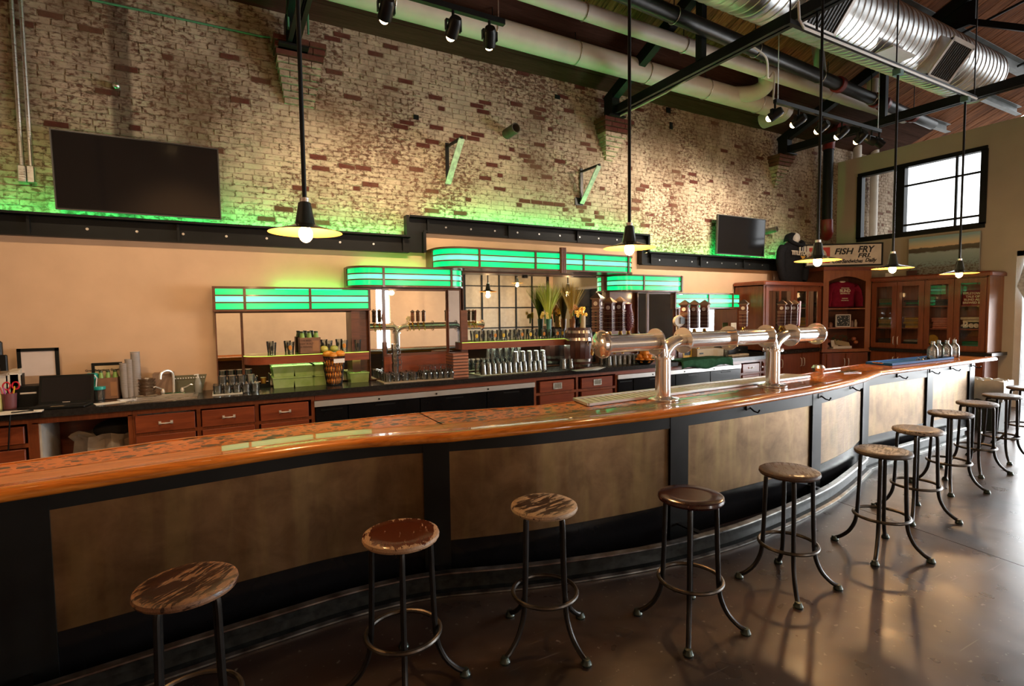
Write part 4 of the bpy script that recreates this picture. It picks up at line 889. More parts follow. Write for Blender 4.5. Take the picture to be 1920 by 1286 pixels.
prof = [(-.34, 1.067), (-.22, 1.064), (-.14, 1.064), (-.115, 1.071), (-.09, 1.079), (-.055, 1.081), (-.03, 1.077), (-.008, 1.068), (.002, 1.055), (.002, 1.04), (-.008, 1.03), (-.04, 1.026), (-.34, 1.026)]
kx = [min(range(len(FE)), key=lambda i: abs(FE[i][0]-x)) for x in (1.13, 6.34)]
for i0, i1 in ((0, kx[0]), (kx[0], kx[1]), (kx[1], len(FE)-1)): obj('edge_board', sweep(FE, i0, i1, prof), BARW, bt, 60)
nr = normals(FE); inner = [(p[0]-n_[0]*.34, p[1]-n_[1]*.34) for p, n_ in zip(FE, nr)]
vs = []; fs = []
for i, (x_, y_) in enumerate(inner): vs += [(x_, y_, 1.068), (x_, yat(BK, x_), 1.068), (x_, y_, 1.03), (x_, yat(BK, x_), 1.03)]
for i in range(len(inner)-1): a = i*4; fs += [(a, a+4, a+5, a+1), (a+2, a+3, a+7, a+6), (a+1, a+5, a+7, a+3)]
fs += [(0, 1, 3, 2), (len(vs)-4, len(vs)-2, len(vs)-1, len(vs)-3)]
obj('inlay_top', MB().add(vs, fs), INLAY, bt)
obj('back_rim', MB().strip([(x_, yat(BK, x_)) for x_, _ in inner], [(-.02, 1.02), (-.02, 1.072), (.0, 1.072), (.0, 1.02)]), BARW, bt)
# front: posts, bronze panels, steel angle and kick plate
posts = [(-3.1, -2.88), (-.985, -.755), (1.10, 1.26), (2.965, 3.15), (4.80, 4.97), (6.34, 6.53), (7.97, 8.13), (9.24, 9.40)]
for a, b in posts: obj('post', MB().strip(sub(DIE, a, b), [(.022, .0), (.022, 1.02), (-.05, 1.02), (-.05, 0)]), BLACK, bt)
for (a0, a1), (b0, b1) in zip(posts, posts[1:]):
    q = sub(DIE, a1, b0)
    obj('bronze_panel', MB().strip(q, [(.0, .275), (.0, .875), (-.02, .875), (-.02, .275)]), BRONZE, bt, 60)
    obj('kick_plate', MB().strip(q, [(.004, .0), (.004, .275), (-.02, .275), (-.02, 0)]), BLACKG, bt, 60)
    obj('steel_angle', MB().strip(q, [(.018, .875), (.018, 1.022), (-.02, 1.022), (-.02, .875)]), BLACK, bt, 60)
obj('back_lining', MB().strip(sub(DIE, -4.1, 9.38), [(-.05, 0), (-.05, 1.02), (-.07, 1.02), (-.07, 0)]), DARKW, bt, 60)
for px in (1461, 1541, 1602, 1690, 1748, 1790, 1829):
    x_ = {1461: 3.85, 1541: 4.93, 1602: 5.75, 1690: 7.2, 1748: 8.05, 1790: 8.65, 1829: 9.3}[px]; y_ = yat(DIE, x_)-.02
    obj('purse_hook', MB().box(x_-.035, x_+.035, y_-.012, y_+.003, .93, .975).tube([(x_+.01, y_-.01, .95), (x_+.01, y_-.05, .925), (x_+.01, y_-.085, .92), (x_+.01, y_-.10, .945)], .007, 6), IRON, bt)
# railroad foot rail with brackets
RAILD = plain('rail web iron', (.022, .026, .025), .38, .5, .6, 18)
fr = thing('foot_rail', 'worn steel railway rail used as a foot rest along the bar', 'foot rail', (2.5, 2.9, 0))
rp = [(.065, 0), (.065, .012), (.012, .028), (.010, .085), (.034, .094), (.034, .125), (.026, .132), (-.026, .132), (-.034, .125), (-.034, .094), (-.010, .085), (-.012, .028), (-.065, .012), (-.065, 0)]
for a, b in ((-4.1, 1.2), (1.2, 6.1), (6.1, 8.85)):
    q = sub(RAIL, a, b); rl = obj('rail', sweep(q, 0, len(q)-1, rp), RAILD, fr, 40); lab(obj('rail_head', sweep(q, 0, len(q)-1, [(.030, .1285), (.024, .134), (-.024, .134), (-.030, .1285)]), RAILM, rl, 40), 'shiny worn top of the rail'); obj('rail_foot_edge', sweep(q, 0, len(q)-1, [(.067, .004), (.067, .013), (.045, .020), (.045, .004)]), RAILM, rl, 40)
for x_, xd in ((-.83, -.87), (1.17, 1.17), (3.05, 3.05), (4.75, 4.78), (6.42, 6.42), (8.05, 8.05)):
    obj('bracket', MB().bar((x_, yat(RAIL, x_)+.02, .118), (xd, yat(DIE, xd)-.01, .118), .045, .012), IRON, fr)
# ------------------------------------------------------------------ stools
SEATS = [worn('seat paint half worn', (.030, .011, .007), (.20, .105, .055), .24, 1), worn('seat red brown', (.085, .020, .008), (.38, .24, .14), -.02, 2, .2, .24), worn('seat stripped pale', (.040, .020, .012), (.40, .29, .19), .36, 3),
    worn('seat mahogany', (.035, .010, .009), (.16, .07, .05), -.35, 4, .18), worn('seat brown grain', (.026, .012, .008), (.060, .030, .018), .28, 5, .3), worn('seat grey brown', (.040, .029, .024), (.060, .049, .042), .34, 6, .3),
    worn('seat flaking white', (.035, .022, .018), (.28, .24, .20), .30, 7), worn('seat tan brown', (.038, .020, .012), (.045, .027, .018), .30, 8, .3), worn('seat speckled', (.034, .026, .022), (.11, .09, .075), .32, 9), worn('seat dull tan', (.042, .029, .02), (.065, .047, .034), .40, 10), worn('seat dark end', (.035, .025, .02), (.08, .055, .045), .3, 11)]
FEETM = plain('verdigris iron', (.045, .065, .057), .3, .55, .5, 20)
RINGM = plain('worn ring iron', (.075, .068, .060), .36, .75, .5, 12)
def make_stool():
    t = thing('bar_stool', '', 'stool', (0, 0, 0))
    K = {'local': True}
    obj('seat', MB().lathe([(0, .716), (.160, .716), (.174, .720), (.179, .731), (.176, .744), (.165, .750), (.10, .748), (0, .746)], (0, 0, 0), 44), SEATS[0], t, **K)
    obj('seat_plate', MB().lathe([(0, .708), (.135, .708), (.135, .716), (0, .716)], (0, 0, 0), 20), IRON, t, **K)
    for k in range(4):
        a = pi/2*k; pr = [(.10, .705), (.128, .700), (.136, .672), (.140, .52), (.146, .34), (.152, .235), (.166, .165), (.200, .095), (.248, .045), (.280, .026), (.292, .022)]
        p = smoothpath([(r*cos(a), r*sin(a), z) for r, z in pr], 3)
        l = obj('leg', MB().tube(p, .0135, 9), IRON, t, **K)
        obj('foot_pad', MB().lathe([(0, 0), (.026, 0), (.028, .010), (.022, .020), (.018, .034), (0, .036)], (.290*cos(a), .290*sin(a), 0), 14), FEETM, l, **K)
    obj('foot_ring', MB().torus((0, 0, .268), .172, .0115, 44, 8), RINGM, t, **K)
    return t
proto = make_stool()
spots = [(350, 1090, 49, 'nearest bar stool with half worn paint, cut by the bottom edge'), (752, 997, 74, 'bar stool with glossy red brown seat and pale chipped rim'), (1020, 944, 13, 'bar stool with stripped pale streaky seat before the bronze panel'),
    (1295, 926, 41, 'bar stool with smooth dark mahogany seat'), (1480, 880, 45, 'bar stool with brown wood grain seat, fifth from the left'), (1656, 843, 20, 'bar stool with dull grey brown seat where the foot rail bends away'),
    (1720, 803, 20, 'bar stool with flaking white patches on the seat'), (1782, 773, 26, 'bar stool with plain tan brown seat behind the flaking white one'), (1832, 754, 30, 'bar stool with pale speckled seat near the far bar end'),
    (1879, 740, 35, 'bar stool with dull tan seat before the waste bin'), (1922, 725.5, 35, 'last bar stool, cut by the right edge of the photo')]
for i, (px, py, rz, l) in enumerate(spots):
    p = P(px, py, z=.75); o = proto if i == 0 else copy_thing(proto, (0, 0, 0))
    o.location = (p.x, p.y, 0); o.rotation_euler.z = R(rz); o['label'] = l; o['group'] = 'round seated bar stools along the bar'
    s_ = [c for c in o.children if c.name.startswith('seat') and not c.name.startswith('seat_plate')][0]; s_.material_slots[0].link = 'OBJECT'; s_.material_slots[0].material = SEATS[i]
# ------------------------------------------------------------------ drip tray and tap tower
ty_ = 3.07; tz_ = 1.532
DT = [P(1080, 748, z=1.085), P(1108, 761, z=1.085), P(1500, 709, z=1.085), P(1478, 702, z=1.085)]
dt = thing('drip_tray', 'long shallow steel drip tray under the tap tower', 'tray', (DT[1].x, DT[1].y, 1.07))
da, db = (2.42, 3.15), (5.25, 3.28); dw = .24
def tray_pts(o): return [(da[0], da[1]+o), (db[0], db[1]+o)]
poly = [(2.36, 3.13), (5.28, 3.25), (5.22, 3.48), (2.42, 3.40)]
obj('pan', MB().prism(poly, 1.070, 1.078), STRIP, dt)
rim = MB()
for a, b in zip(poly, poly[1:]+poly[:1]): rim.bar((*a, 1.083), (*b, 1.083), .022, .018)
obj('rim', rim, STRIP, dt)
gr = MB()
for k in range(46):
    f = (k+.5)/46; a = Vector((poly[0][0]+(poly[1][0]-poly[0][0])*f, poly[0][1]+(poly[1][1]-poly[0][1])*f, 1.081)); b = Vector((poly[3][0]+(poly[2][0]-poly[3][0])*f, poly[3][1]+(poly[2][1]-poly[3][1])*f, 1.081)); gr.bar(a, b, .03, .005)
tag(obj('grate', gr, STRIP, dt), kind='stuff')
POLISH = plain('polished tap steel', (.92, .91, .89), .13, .78, .03)
tt = thing('tap_tower', 'polished chrome beer tap tower on two columns with brick tower handles', 'beer tap', (3.0, ty_, 1.07))
def flange(par, c, ax, r=.105, th=.014): return obj('flange', MB().cyl(Vector(c)-Vector(ax)*th/2, Vector(c)+Vector(ax)*th/2, r, 28), POLISH, par)
cx = [P(1243, 700, y=ty_).x, P(1449, 690, y=ty_).x]
xl = P(1130, 645, y=ty_).x; xr = P(1530, 628, y=ty_).x
f1, f2, f3, f4, f5 = [P(q, 640, y=ty_).x for q in (1229, 1281, 1366, 1436, 1481)]
tb = .068
for n_, x_ in enumerate(cx):
    c_ = obj('column', MB().cyl((x_, ty_, 1.068), (x_, ty_, 1.40), .060, 28), POLISH, tt)
    obj('base_flange', MB().lathe([(0, 0), (.125, 0), (.125, .010), (.075, .018), (.062, .03), (0, .03)], (x_, ty_, 1.069), 30), POLISH, c_)
    flange(c_, (x_, ty_, 1.40), (0, 0, 1), .088)
    mb = MB()
    for k in range(6): mb.cyl((x_+.078*cos(k*pi/3), ty_+.078*sin(k*pi/3), 1.405), (x_+.078*cos(k*pi/3), ty_+.078*sin(k*pi/3), 1.42), .008, 8)
    obj('bolts', mb, POLISH, c_)
    for s_, xe in ((-1, (f1, f4)[n_]), (1, (f2, f5)[n_])):
        w_ = abs(xe-x_)
        p = smoothpath([(x_+s_*.010, ty_, 1.40), (x_+s_*.014, ty_, 1.44), (x_+s_*w_*.30, ty_, 1.495), (x_+s_*w_*.65, ty_, tz_-.006), (xe, ty_, tz_)], 5)
        obj('arm', MB().tube(p, .052, 20), POLISH, tt); flange(tt, (xe, ty_, tz_), (1, 0, 0))
for a, b in ((xl, f1), (f2, f3), (f3, f4), (f5, xr)): obj('tube', MB().cyl((a, ty_, tz_), (b, ty_, tz_), tb, 30), POLISH, tt)
for x_ in (xl, f3, xr): flange(tt, (x_, ty_, tz_), (1, 0, 0))
for x_, s_ in ((xl-.005, -1), (xr+.005, 1)): obj('end_cap', MB().lathe([(.095, 0), (.09, .03), (.06, .05), (0, .058)], (x_, ty_, tz_), 26, (s_, 0, 0)), POLISH, tt)
BRK = plain('handle brick red', (.115, .036, .026), .45, 0, .25, 30); CAPM = plain('handle grey roof', (.07, .052, .05), .5, 0, .2); CRM = plain('handle cream trim', (.26, .17, .12), .5)
hy = ty_+.075
def faucet(x_, z0=tz_+.03):
    f = obj('faucet', MB().cyl((x_, ty_+.05, tz_), (x_, hy+.02, tz_+.005), .018, 10).lathe([(.012, 0), (.022, .01), (.026, .03), (.017, .045), (.013, .07)], (x_, hy, tz_+.02), 12).tube([(x_, hy+.02, tz_), (x_, hy+.06, tz_-.02), (x_, hy+.07, tz_-.09)], .011, 8), BRASS, tt); return f
def tower_handle(x_, top, lean=0):
    f = faucet(x_); z0 = tz_+.092; zt = top; w_ = .030; h = zt-.04
    M = Matrix.Translation((x_, hy, z0)) @ Matrix.Rotation(lean, 4, 'Y') @ Matrix.Rotation(R(28), 4, 'Z') @ Matrix.Translation((0, 0, -z0))
    def put(n_, mb, m_, par): mb.v = [tuple(M @ Vector(v)) for v in mb.v]; return obj(n_, mb, m_, par)
    s_ = put('tap_handle', MB().box(-w_, w_, -w_, w_, z0, h), BRK, tt)
    for k in range(9):                                  # proud brick courses at the corners
        z = z0+.01+k*(h-z0-.07)/9
        put('quoin', MB().box(-w_-.003, w_+.003, -w_-.003, -w_+.014, z, z+.009).box(-w_-.003, -w_+.014, -w_-.003, w_+.003, z, z+.009).box(w_-.014, w_+.003, -w_-.003, w_+.003, z, z+.009), CRM if k % 2 else BRK, s_)
    put('window_slot', MB().box(-.008, .008, -w_-.0015, -w_+.01, z0+.02, h-.10).box(-w_-.0015, -w_+.01, -.008, .008, z0+.02, h-.10), BLACK, s_)
    put('cornice', MB().box(-w_-.008, w_+.008, -w_-.008, w_+.008, h-.008, h), CRM, s_); put('string_course', MB().box(-w_-.006, w_+.006, -w_-.006, w_+.006, h-.075, h-.068), CRM, s_)
    put('clock_face', MB().cyl((0, -w_-.004, h-.04), (0, -w_+.002, h-.04), .016, 14).cyl((-w_-.004, 0, h-.04), (-w_+.002, 0, h-.04), .016, 14), WHITE, s_)
    put('roof', MB().add([(-w_-.016, -w_-.016, h), (w_+.016, -w_-.016, h), (w_+.016, w_+.016, h), (-w_-.016, w_+.016, h), (-.012, -.012, zt-.008), (.012, -.012, zt-.008), (.012, .012, zt-.008), (-.012, .012, zt-.008), (0, 0, zt)], [(3, 2, 1, 0), (0, 1, 5, 4), (1, 2, 6, 5), (2, 3, 7, 6), (3, 0, 4, 7), (4, 5, 8), (5, 6, 8), (6, 7, 8), (7, 4, 8)]), CAPM, s_)
hx = lambda px, py=600: P(px, py, y=hy).x
for px, py in ((1116, 549), (1143, 557), (1163, 556), (1284, 562), (1302, 562), (1321, 562), (1394, 561), (1465, 562), (1476, 562), (1488, 562)):
    x_ = hx(px) if px > 1120 else max(hx(px), xl+.01); tower_handle(x_, P(px, py, y=hy).z, R(2) if px > 1440 else 0)
x_ = hx(1178); faucet(x_); zt = P(1178, 566, y=hy).z
PUR = plain('plum handle', (.16, .03, .055), .5, 0, .1)
g = obj('tap_handle', MB().lathe([(.016, tz_+.09), (.034, tz_+.12), (.042, tz_+.17), (.036, tz_+.23), (.024, tz_+.28), (.030, tz_+.30), (.016, zt-.01), (0, zt)], (x_, hy, 0), 18), PUR, tt); lab(g, 'bulbous plum tap handle with pale dots')
dots = MB()
for i in range(7):
    for k in range(12):
        z = tz_+.12+i*.018; r = .036+.006*sin((i+1)/7*pi); a = 2*pi*(k+.5*(i % 2))/12; dots.sphere((x_+r*cos(a), hy+r*sin(a), z), .0045, 6, 4)
tag(obj('dots', dots, CRM, g), kind='stuff')
x_ = hx(1271); faucet(x_)
g = obj('tap_handle', MB().lathe([(0, -.012), (.045, -.012), (.05, 0), (.045, .012), (0, .012)], (x_, hy-.01, P(1271, 602, y=hy).z), 22, (0, -1, 0), 1.25, 1).cyl((x_, hy, tz_+.08), (x_, hy, P(1271, 606, y=hy).z), .014, 10), plain('cream oval', (.7, .62, .5), .4), tt); lab(g, 'cream oval tap handle with small dark sign')
obj('badge', MB().box(x_+.0, x_+.05, hy-.03, hy-.022, P(1271, 607, y=hy).z, P(1271, 595, y=hy).z), plain('badge', (.06, .07, .07), .4), g)
x_ = hx(1495); faucet(x_)
lab(obj('tap_handle', MB().obox((x_, hy, tz_+.20), .022, .05, .24, 0, 0, R(3)), plain('pink plank', (.5, .16, .14), .5), tt), 'flat reddish paddle tap handle')
# ------------------------------------------------------------------ things on the back counter
CZ = .931
def C(px, py, lim=6.77):
    p = P(px, py, z=CZ)
    if p.y > lim: p = P(px, py, y=lim); p.z = CZ
    return p
L0 = lambda prof, n=18: MB().lathe(prof, (0, 0, 0), n)
LOC = {'local': True}
# monitor pole at the left edge
p = C(2, 758); p.y = min(p.y, 6.8); t = thing('till_display', 'black till display on a pole at the left edge of the counter', 'display', (p.x, p.y, CZ))
obj('pole', MB().cyl((p.x-.02, p.y, CZ), (p.x-.02, p.y, 1.62), .02, 10), IRON, t); obj('foot', MB().rbox(p.x-.12, p.x+.06, p.y-.1, p.y+.1, CZ, CZ+.02, .005), BLACK, t)
a, b = P(-30, 640, y=p.y), P(7, 690, y=p.y); obj('screen_back', MB().rbox(a.x, b.x, p.y-.03, p.y+.03, b.z, a.z, .015), BLACK, t)
a, b = P(2, 665, y=p.y), P(18, 694, y=p.y); obj('card_reader', MB().rbox(a.x, b.x, p.y-.06, p.y-.02, b.z, a.z, .008), BLACK, t)
# framed blank sheet leaning on the wall
a, b = P(31, 654, y=6.86), P(114, 720, y=6.86)
t = thing('picture_frame', 'black framed blank white sheet leaning on the plaster wall', 'picture frame', ((a.x+b.x)/2, 6.86, CZ)); fw = .03
zb = CZ+.005
obj('frame', MB().box(a.x, b.x, 6.85, 6.872, a.z-fw, a.z).box(a.x, b.x, 6.85, 6.872, zb, zb+fw).box(a.x, a.x+fw, 6.85, 6.872, zb, a.z).box(b.x-fw, b.x, 6.85, 6.872, zb, a.z), BLACK, t)
obj('sheet', MB().box(a.x+fw, b.x-fw, 6.858, 6.868, P(70, 704, y=6.86).z, a.z-fw), plain('mauve white sheet', (.62, .53, .50), .35, 0, .04), t)
obj('lower_mat', MB().box(a.x+fw, b.x-fw, 6.856, 6.868, zb+fw, P(70, 704, y=6.86).z), plain('tan card', (.42, .27, .17), .7), t)
# file holders
for i, (x0, x1, y0, yb, l) in enumerate(((-4, 16, 701, 748, 'left white box file at the frame edge'), (16, 36, 697, 748, 'white box file behind the scissors cup'), (9, 41, 707, 752, 'cream card folder in a black holder behind the scissors'))):
    q = C((x0+x1)/2, yb); a, b = P(x0, y0, y=q.y), P(x1, y0+4, y=q.y)
    t = thing('file_box', l, 'file', ((a.x+b.x)/2, q.y, CZ)); obj('body', MB().add([(a.x, q.y, CZ), (b.x, q.y, CZ), (b.x, q.y+.1, CZ), (a.x, q.y+.1, CZ), (a.x, q.y, a.z-.01), (b.x, q.y, a.z+.01), (b.x, q.y+.1, a.z+.03), (a.x, q.y+.1, a.z+.02)], [(3, 2, 1, 0), (0, 1, 5, 4), (1, 2, 6, 5), (2, 3, 7, 6), (3, 0, 4, 7), (4, 5, 6, 7)]), plain('file card', (.58, .50, .40), .7) if i < 2 else BLACK, t)
    obj('papers', MB().box(a.x+.008, b.x-.008, q.y-.004, q.y+.09, CZ+.02, a.z+(.02 if i == 2 else -.02)), PAPER, t)
# pen cup with scissors and pencil
q = C(19, 766); cup = thing('pen_cup', 'clear mesh pen cup beside the laptop', 'cup', (q.x, q.y, CZ)); r = .055
obj('cup', MB().lathe([(0, 0), (r*.85, 0), (r, .145), (r-.004, .145), (r*.85-.004, .004), (0, .004)], (q.x, q.y, CZ), 18), plain('plum mesh', (.16, .05, .06), .5), cup)
t = thing('scissors', 'red handled scissors standing in the pen cup', 'scissors', (q.x+.01, q.y, CZ+.01))
for s_, c2 in ((-1, -.030), (1, .035)):
    mb = MB(); cc = Vector((q.x+.015+c2, q.y, CZ+.215)); mb.tube([cc+Vector((cos(a)*.026, 0, sin(a)*.034)) for a in [2*pi*i/16 for i in range(17)]], .007, 6, False).tube([cc+Vector((-c2*.3, 0, -.033)), (q.x+.01, q.y, CZ+.12)], .007, 6); obj('handle', mb, plain('red plastic', (.55, .02, .04), .35), t)
    obj('blade', MB().bar((q.x+.01, q.y+.003*s_, CZ+.13), (q.x+.0+.01*s_, q.y+.003*s_, CZ+.012), .016, .003), STEEL, t)
for dx, c_, l in ((.035, (.75, .50, .04), 'yellow pencil leaning out of the pen cup'), (-.02, (.4, .1, .35), 'purple pen in the pen cup'), (-.035, (.5, .08, .1), 'red pen in the pen cup')):
    single('pen', MB().cyl((q.x+dx*.3, q.y-.02, CZ+.012), (q.x+dx*1.4, q.y-.03, CZ+.20), .006, 8).lathe([(.006, 0), (0, .018)], (q.x+dx*1.4, q.y-.03, CZ+.20), 8), plain('pen paint', c_, .4), l, 'pen')
q = C(-3, 768); single('spray_bottle', MB().lathe([(0, 0), (.03, 0), (.032, .13), (.012, .17), (.012, .20), (0, .2)], (q.x, q.y, CZ), 14), plain('lime label', (.6, .6, .25), .4), 'pale bottle cut by the left photo edge', 'bottle')
# printer and laptop
a, b = C(30, 762), C(78, 762); q = min(a.y+.12, D-.30)
t = thing('printer', 'black receipt printer behind the laptop', 'printer', ((a.x+b.x)/2, q+.1, CZ)); zt = P(50, 724, y=q).z
obj('body', MB().rbox(a.x, b.x, q, q+.28, CZ, zt, .012), BLACK, t); obj('label_strip', MB().box(a.x+.05, a.x+.17, q-.002, q, zt-.075, zt-.06), PAPER, t)
la, lb_ = C(72, 763), C(170, 760); lw = (lb_.x-la.x)
t = thing('laptop', 'open black laptop on the counter left of the sink', 'laptop', ((la.x+lb_.x)/2, la.y, CZ), R(-6))
T = Matrix.Translation(((la.x+lb_.x)/2, la.y-.02, CZ)) @ Matrix.Rotation(R(-6), 4, 'Z')
def put(n_, mb, m_, par=t): mb.v = [tuple(T @ Vector(v)) for v in mb.v]; return obj(n_, mb, m_, par)
h = P(110, 704, y=la.y).z-CZ
base = put('base', MB().rbox(-lw/2, lw/2, -.24, .0, .004, .024, .006), BLACK)
kb = MB()
for r_ in range(5):
    for c_ in range(13): kb.box(-lw*.42+c_*lw*.065, -lw*.42+c_*lw*.065+lw*.055, -.04-r_*.027, -.061-r_*.027, .024, .0255)
tag(put('keyboard', kb, plain('keys', (.02, .02, .02), .5), base), kind='stuff')
put('touchpad', MB().box(-.05, .05, -.232, -.185, .024, .0245), plain('touchpad', (.25, .18, .11), .4), base)
sc = MB().box(-lw/2, lw/2, -.008, .008, .02, h); sc.v = [(x, y+z*.22, z) for x, y, z in sc.v]; put('lid', sc, BLACK)
sc = MB().box(-lw/2+.02, lw/2-.02, -.0095, -.008, .045, h-.02); sc.v = [(x, y+z*.22, z) for x, y, z in sc.v]; put('screen', sc, TVM)
sc = MB().box(-.03, .03, -.0095, -.008, .030, .037); sc.v = [(x, y+z*.22, z) for x, y, z in sc.v]; put('badge', sc, STEEL)
q = C(20, 776); single('paper_pile', MB().obox((q.x, q.y+.03, CZ+.003), .42, .16, .006, R(6)).obox((q.x+.05, q.y+.05, CZ+.008), .30, .12, .004, R(-14)), PAPER, 'loose papers at the left end of the counter by the laptop', 'papers')
single('cable', MB().tube(smoothpath([(q.x+.16, q.y-.02, CZ+.02), (q.x+.06, q.y-.06, CZ+.02), (q.x+.0, 6.212, CZ+.004), (q.x-.01, 6.20, .86), (q.x-.04, 6.23, .6)], 5), .006, 6), BLACK, 'thin black cable hanging over the counter edge at left', 'cable')
# teal lidded jar, carton of green capped bottles, notice
q = C(186, 750)
t = thing('jar', 'clear jar with teal lid right of the laptop', 'jar', (q.x, q.y, CZ)); obj('body', MB().lathe([(0, 0), (.05, 0), (.052, .11), (.048, .11), (.046, .005), (0, .005)], (q.x, q.y, CZ), 18), GLASS, t)
TEAL = plain('teal plastic', (.02, .36, .32), .35); obj('lid', MB().lathe([(.056, .108), (.06, .112), (.06, .14), (0, .142)], (q.x, q.y, CZ), 18), TEAL, t)
obj('straw', MB().tube([(q.x-.02, q.y, CZ+.14), (q.x-.01, q.y, CZ+.23), (q.x-.03, q.y, CZ+.26)], .006, 8), PAPER, t)
q2 = C(178, 742); single('teal_tumbler', MB().lathe([(0, 0), (.055, 0), (.055, .12), (.04, .135), (0, .135)], (q2.x-.02, q2.y+.05, CZ+.14), 16).lathe([(0, 0), (.05, 0), (.05, .14), (0, .14)], (q2.x-.02, q2.y+.05, CZ), 16), TEAL, 'tall teal tumbler half hidden by the laptop lid', 'tumbler')
CART = plain('brown carton', (.20, .095, .05), .7, 0, .15, 12); CAPG = plain('dark green cap', (.03, .055, .02), .4); BELLY = plain('green bottle neck', (.22, .38, .09), .3)
def carton(label, x, y, w_, h, cols, bottle_lbl, grp, top=.07):
    t = thing('bottle_carton', label, 'carton', (x, y, CZ if h > .2 else CZ)); return t
def bottle_pack(label, x, y, z, w_, h, d_, blabel, word):
    t = thing('bottle_carton', label, 'carton', (x, y, z)); th = .004
    obj('sleeve', MB().box(x-w_/2, x+w_/2, y-d_/2, y-d_/2+th, z, z+h).box(x-w_/2, x+w_/2, y+d_/2-th, y+d_/2, z, z+h).box(x-w_/2, x-w_/2+th, y-d_/2, y+d_/2, z, z+h).box(x+w_/2-th, x+w_/2, y-d_/2, y+d_/2, z, z+h).box(x-w_/2, x+w_/2, y-d_/2, y+d_/2, z, z+th), CART, t)
    lab(obj('side_print', MB().box(x+w_*.12, x+w_*.42, y-d_/2-.001, y-d_/2, z+h*.15, z+h*.8), plain('orange print', (.30, .14, .06), .7), t), 'printed tan picture panel')
    if word:
        for k, s_ in enumerate(word): text('lettering', s_, h*.16, face_back((x-w_*.2, y-d_/2-.001, z+h*(.82-.2*k))), CART if 0 else plain('carton ink', (.06, .03, .02), .7), t)
    n_ = 0
    for i in range(3):
        for j in range(2):
            bx = x-w_/2+w_*(i+.5)/3; by = y-d_/2+d_*(j+.5)/2; r = min(w_/6.4, .031)
            b_ = thing('beer_bottle', '%s, %s from the left, %s row' % (blabel, ORD[i], ('front', 'back')[j]), 'bottle', (bx, by, z+.005), 0, 'green necked bottles in '+label.split(',')[0])
            obj('glass', MB().lathe([(0, 0), (r, .0), (r, h*.7), (r*.95, h*.86), (r*.62, h+.03), (r*.5, h+.055)], (bx, by, z+.005), 12), BELLY, b_)
            obj('cap', MB().lathe([(r*.5, h+.05), (r*.62, h+.052), (r*.58, h+.068), (0, h+.07)], (bx, by, z+.005), 12), CAPG, b_)
    return t
q = C(207, 747); u = P(184, 740, y=q.y).x; v_ = P(224, 740, y=q.y).x
bottle_pack('brown six bottle carton on the counter, by the cups', (u+v_)/2, q.y+.06, CZ, v_-u, P(200, 708, y=q.y).z-CZ, .17, 'green bottle in the carton on the counter', None)
a, b = P(171, 681, y=6.84), P(231, 715, y=6.84)
t = thing('notice_frame', 'black framed cream notice leaning on the wall behind the bottles', 'picture frame', ((a.x+b.x)/2, 6.84, CZ))
obj('frame', MB().rbox(a.x, b.x, 6.83, 6.855, CZ, a.z, .004), BLACK, t); obj('sheet', MB().box(a.x+.03, b.x-.02, 6.826, 6.83, CZ+.02, a.z-.03), plain('cream sheet', (.55, .40, .24), .6), t)
text('lettering', 'Great Selections Guest Beers', .030, face_back(((a.x+b.x)/2, 6.825, a.z-.075)), BLACK, t, off=.0008)
# stacked plastic cups: each cup a thing
CUPM = thin('cup plastic', (.97, .95, .94), .75, (.88, .82, .80))
cupme = L0([(.030, 0), (.042, .115), (.045, .118), (.045, .121), (.040, .118), (.028, .003), (0, .003)], 16).mesh('cup', CUPM)
for px, py, n_, sp, l in ((236, 742, 14, .0165, 'leftmost short column'), (246, 741, 16, .0165, 'middle column'), (257, 737, 20, .0165, 'tallest column at right')):
    q = C(px, py)
    for k in range(n_):
        o = bpy.data.objects.new('plastic_cup', cupme); COL.objects.link(o); o.location = (q.x, q.y, CZ+k*sp*1.15); tag(o, '%s cup from the bottom in the %s of nested cups' % (ORD[k], l), 'cup', 'nested clear cups, '+l)
q = C(208, 756); t = single('paper_sheet', MB().obox((q.x, q.y+.02, CZ+.002), .26, .15, .003, R(18)), PAPER, 'white paper sheet on the counter beside the sink', 'paper')
q = C(238, 751); single('folded_cloth', MB().obox((q.x, q.y, CZ+.008), .14, .09, .014, R(25), 0, R(4)), plain('grey white cloth', (.6, .58, .58), .8), 'small folded white cloth left of the sink', 'cloth')
# bowls, box, drainer board
q = C(276, 738); t = thing('bowl_stack', 'brown stack of bowls behind the sink', 'bowls', (q.x, q.y, CZ))
for k in range(5): obj('bowl', MB().lathe([(0, .0), (.055, .0), (.083, .055), (.078, .055), (.05, .006), (0, .006)], (q.x, q.y, CZ+.034*k), 20), plain('bowl glaze', (.16, .10, .06), .3), t)
a, b = C(288, 742), C(326, 740); zt = P(300, 700, y=a.y).z
t = thing('towel_box', 'brown cardboard box behind the faucet', 'box', ((a.x+b.x)/2, a.y, CZ)); BXM = plain('kraft box', (.25, .155, .10), .8)
obj('carton', MB().box(a.x, b.x, a.y, a.y+.16, CZ, zt), BXM, t); obj('flap', MB().obox(((a.x+b.x)/2+.02, a.y+.01, zt+.002), .10, .05, .003, 0, R(30)), BXM, t)
a, b = P(322, 706, y=6.80), P(389, 738, y=6.80)
t = thing('drain_tray', 'dark olive drainer tray with studded rim standing behind the faucet', 'tray', ((a.x+b.x)/2, 6.8, CZ)); OLV = plain('olive plastic', (.07, .065, .03), .5)
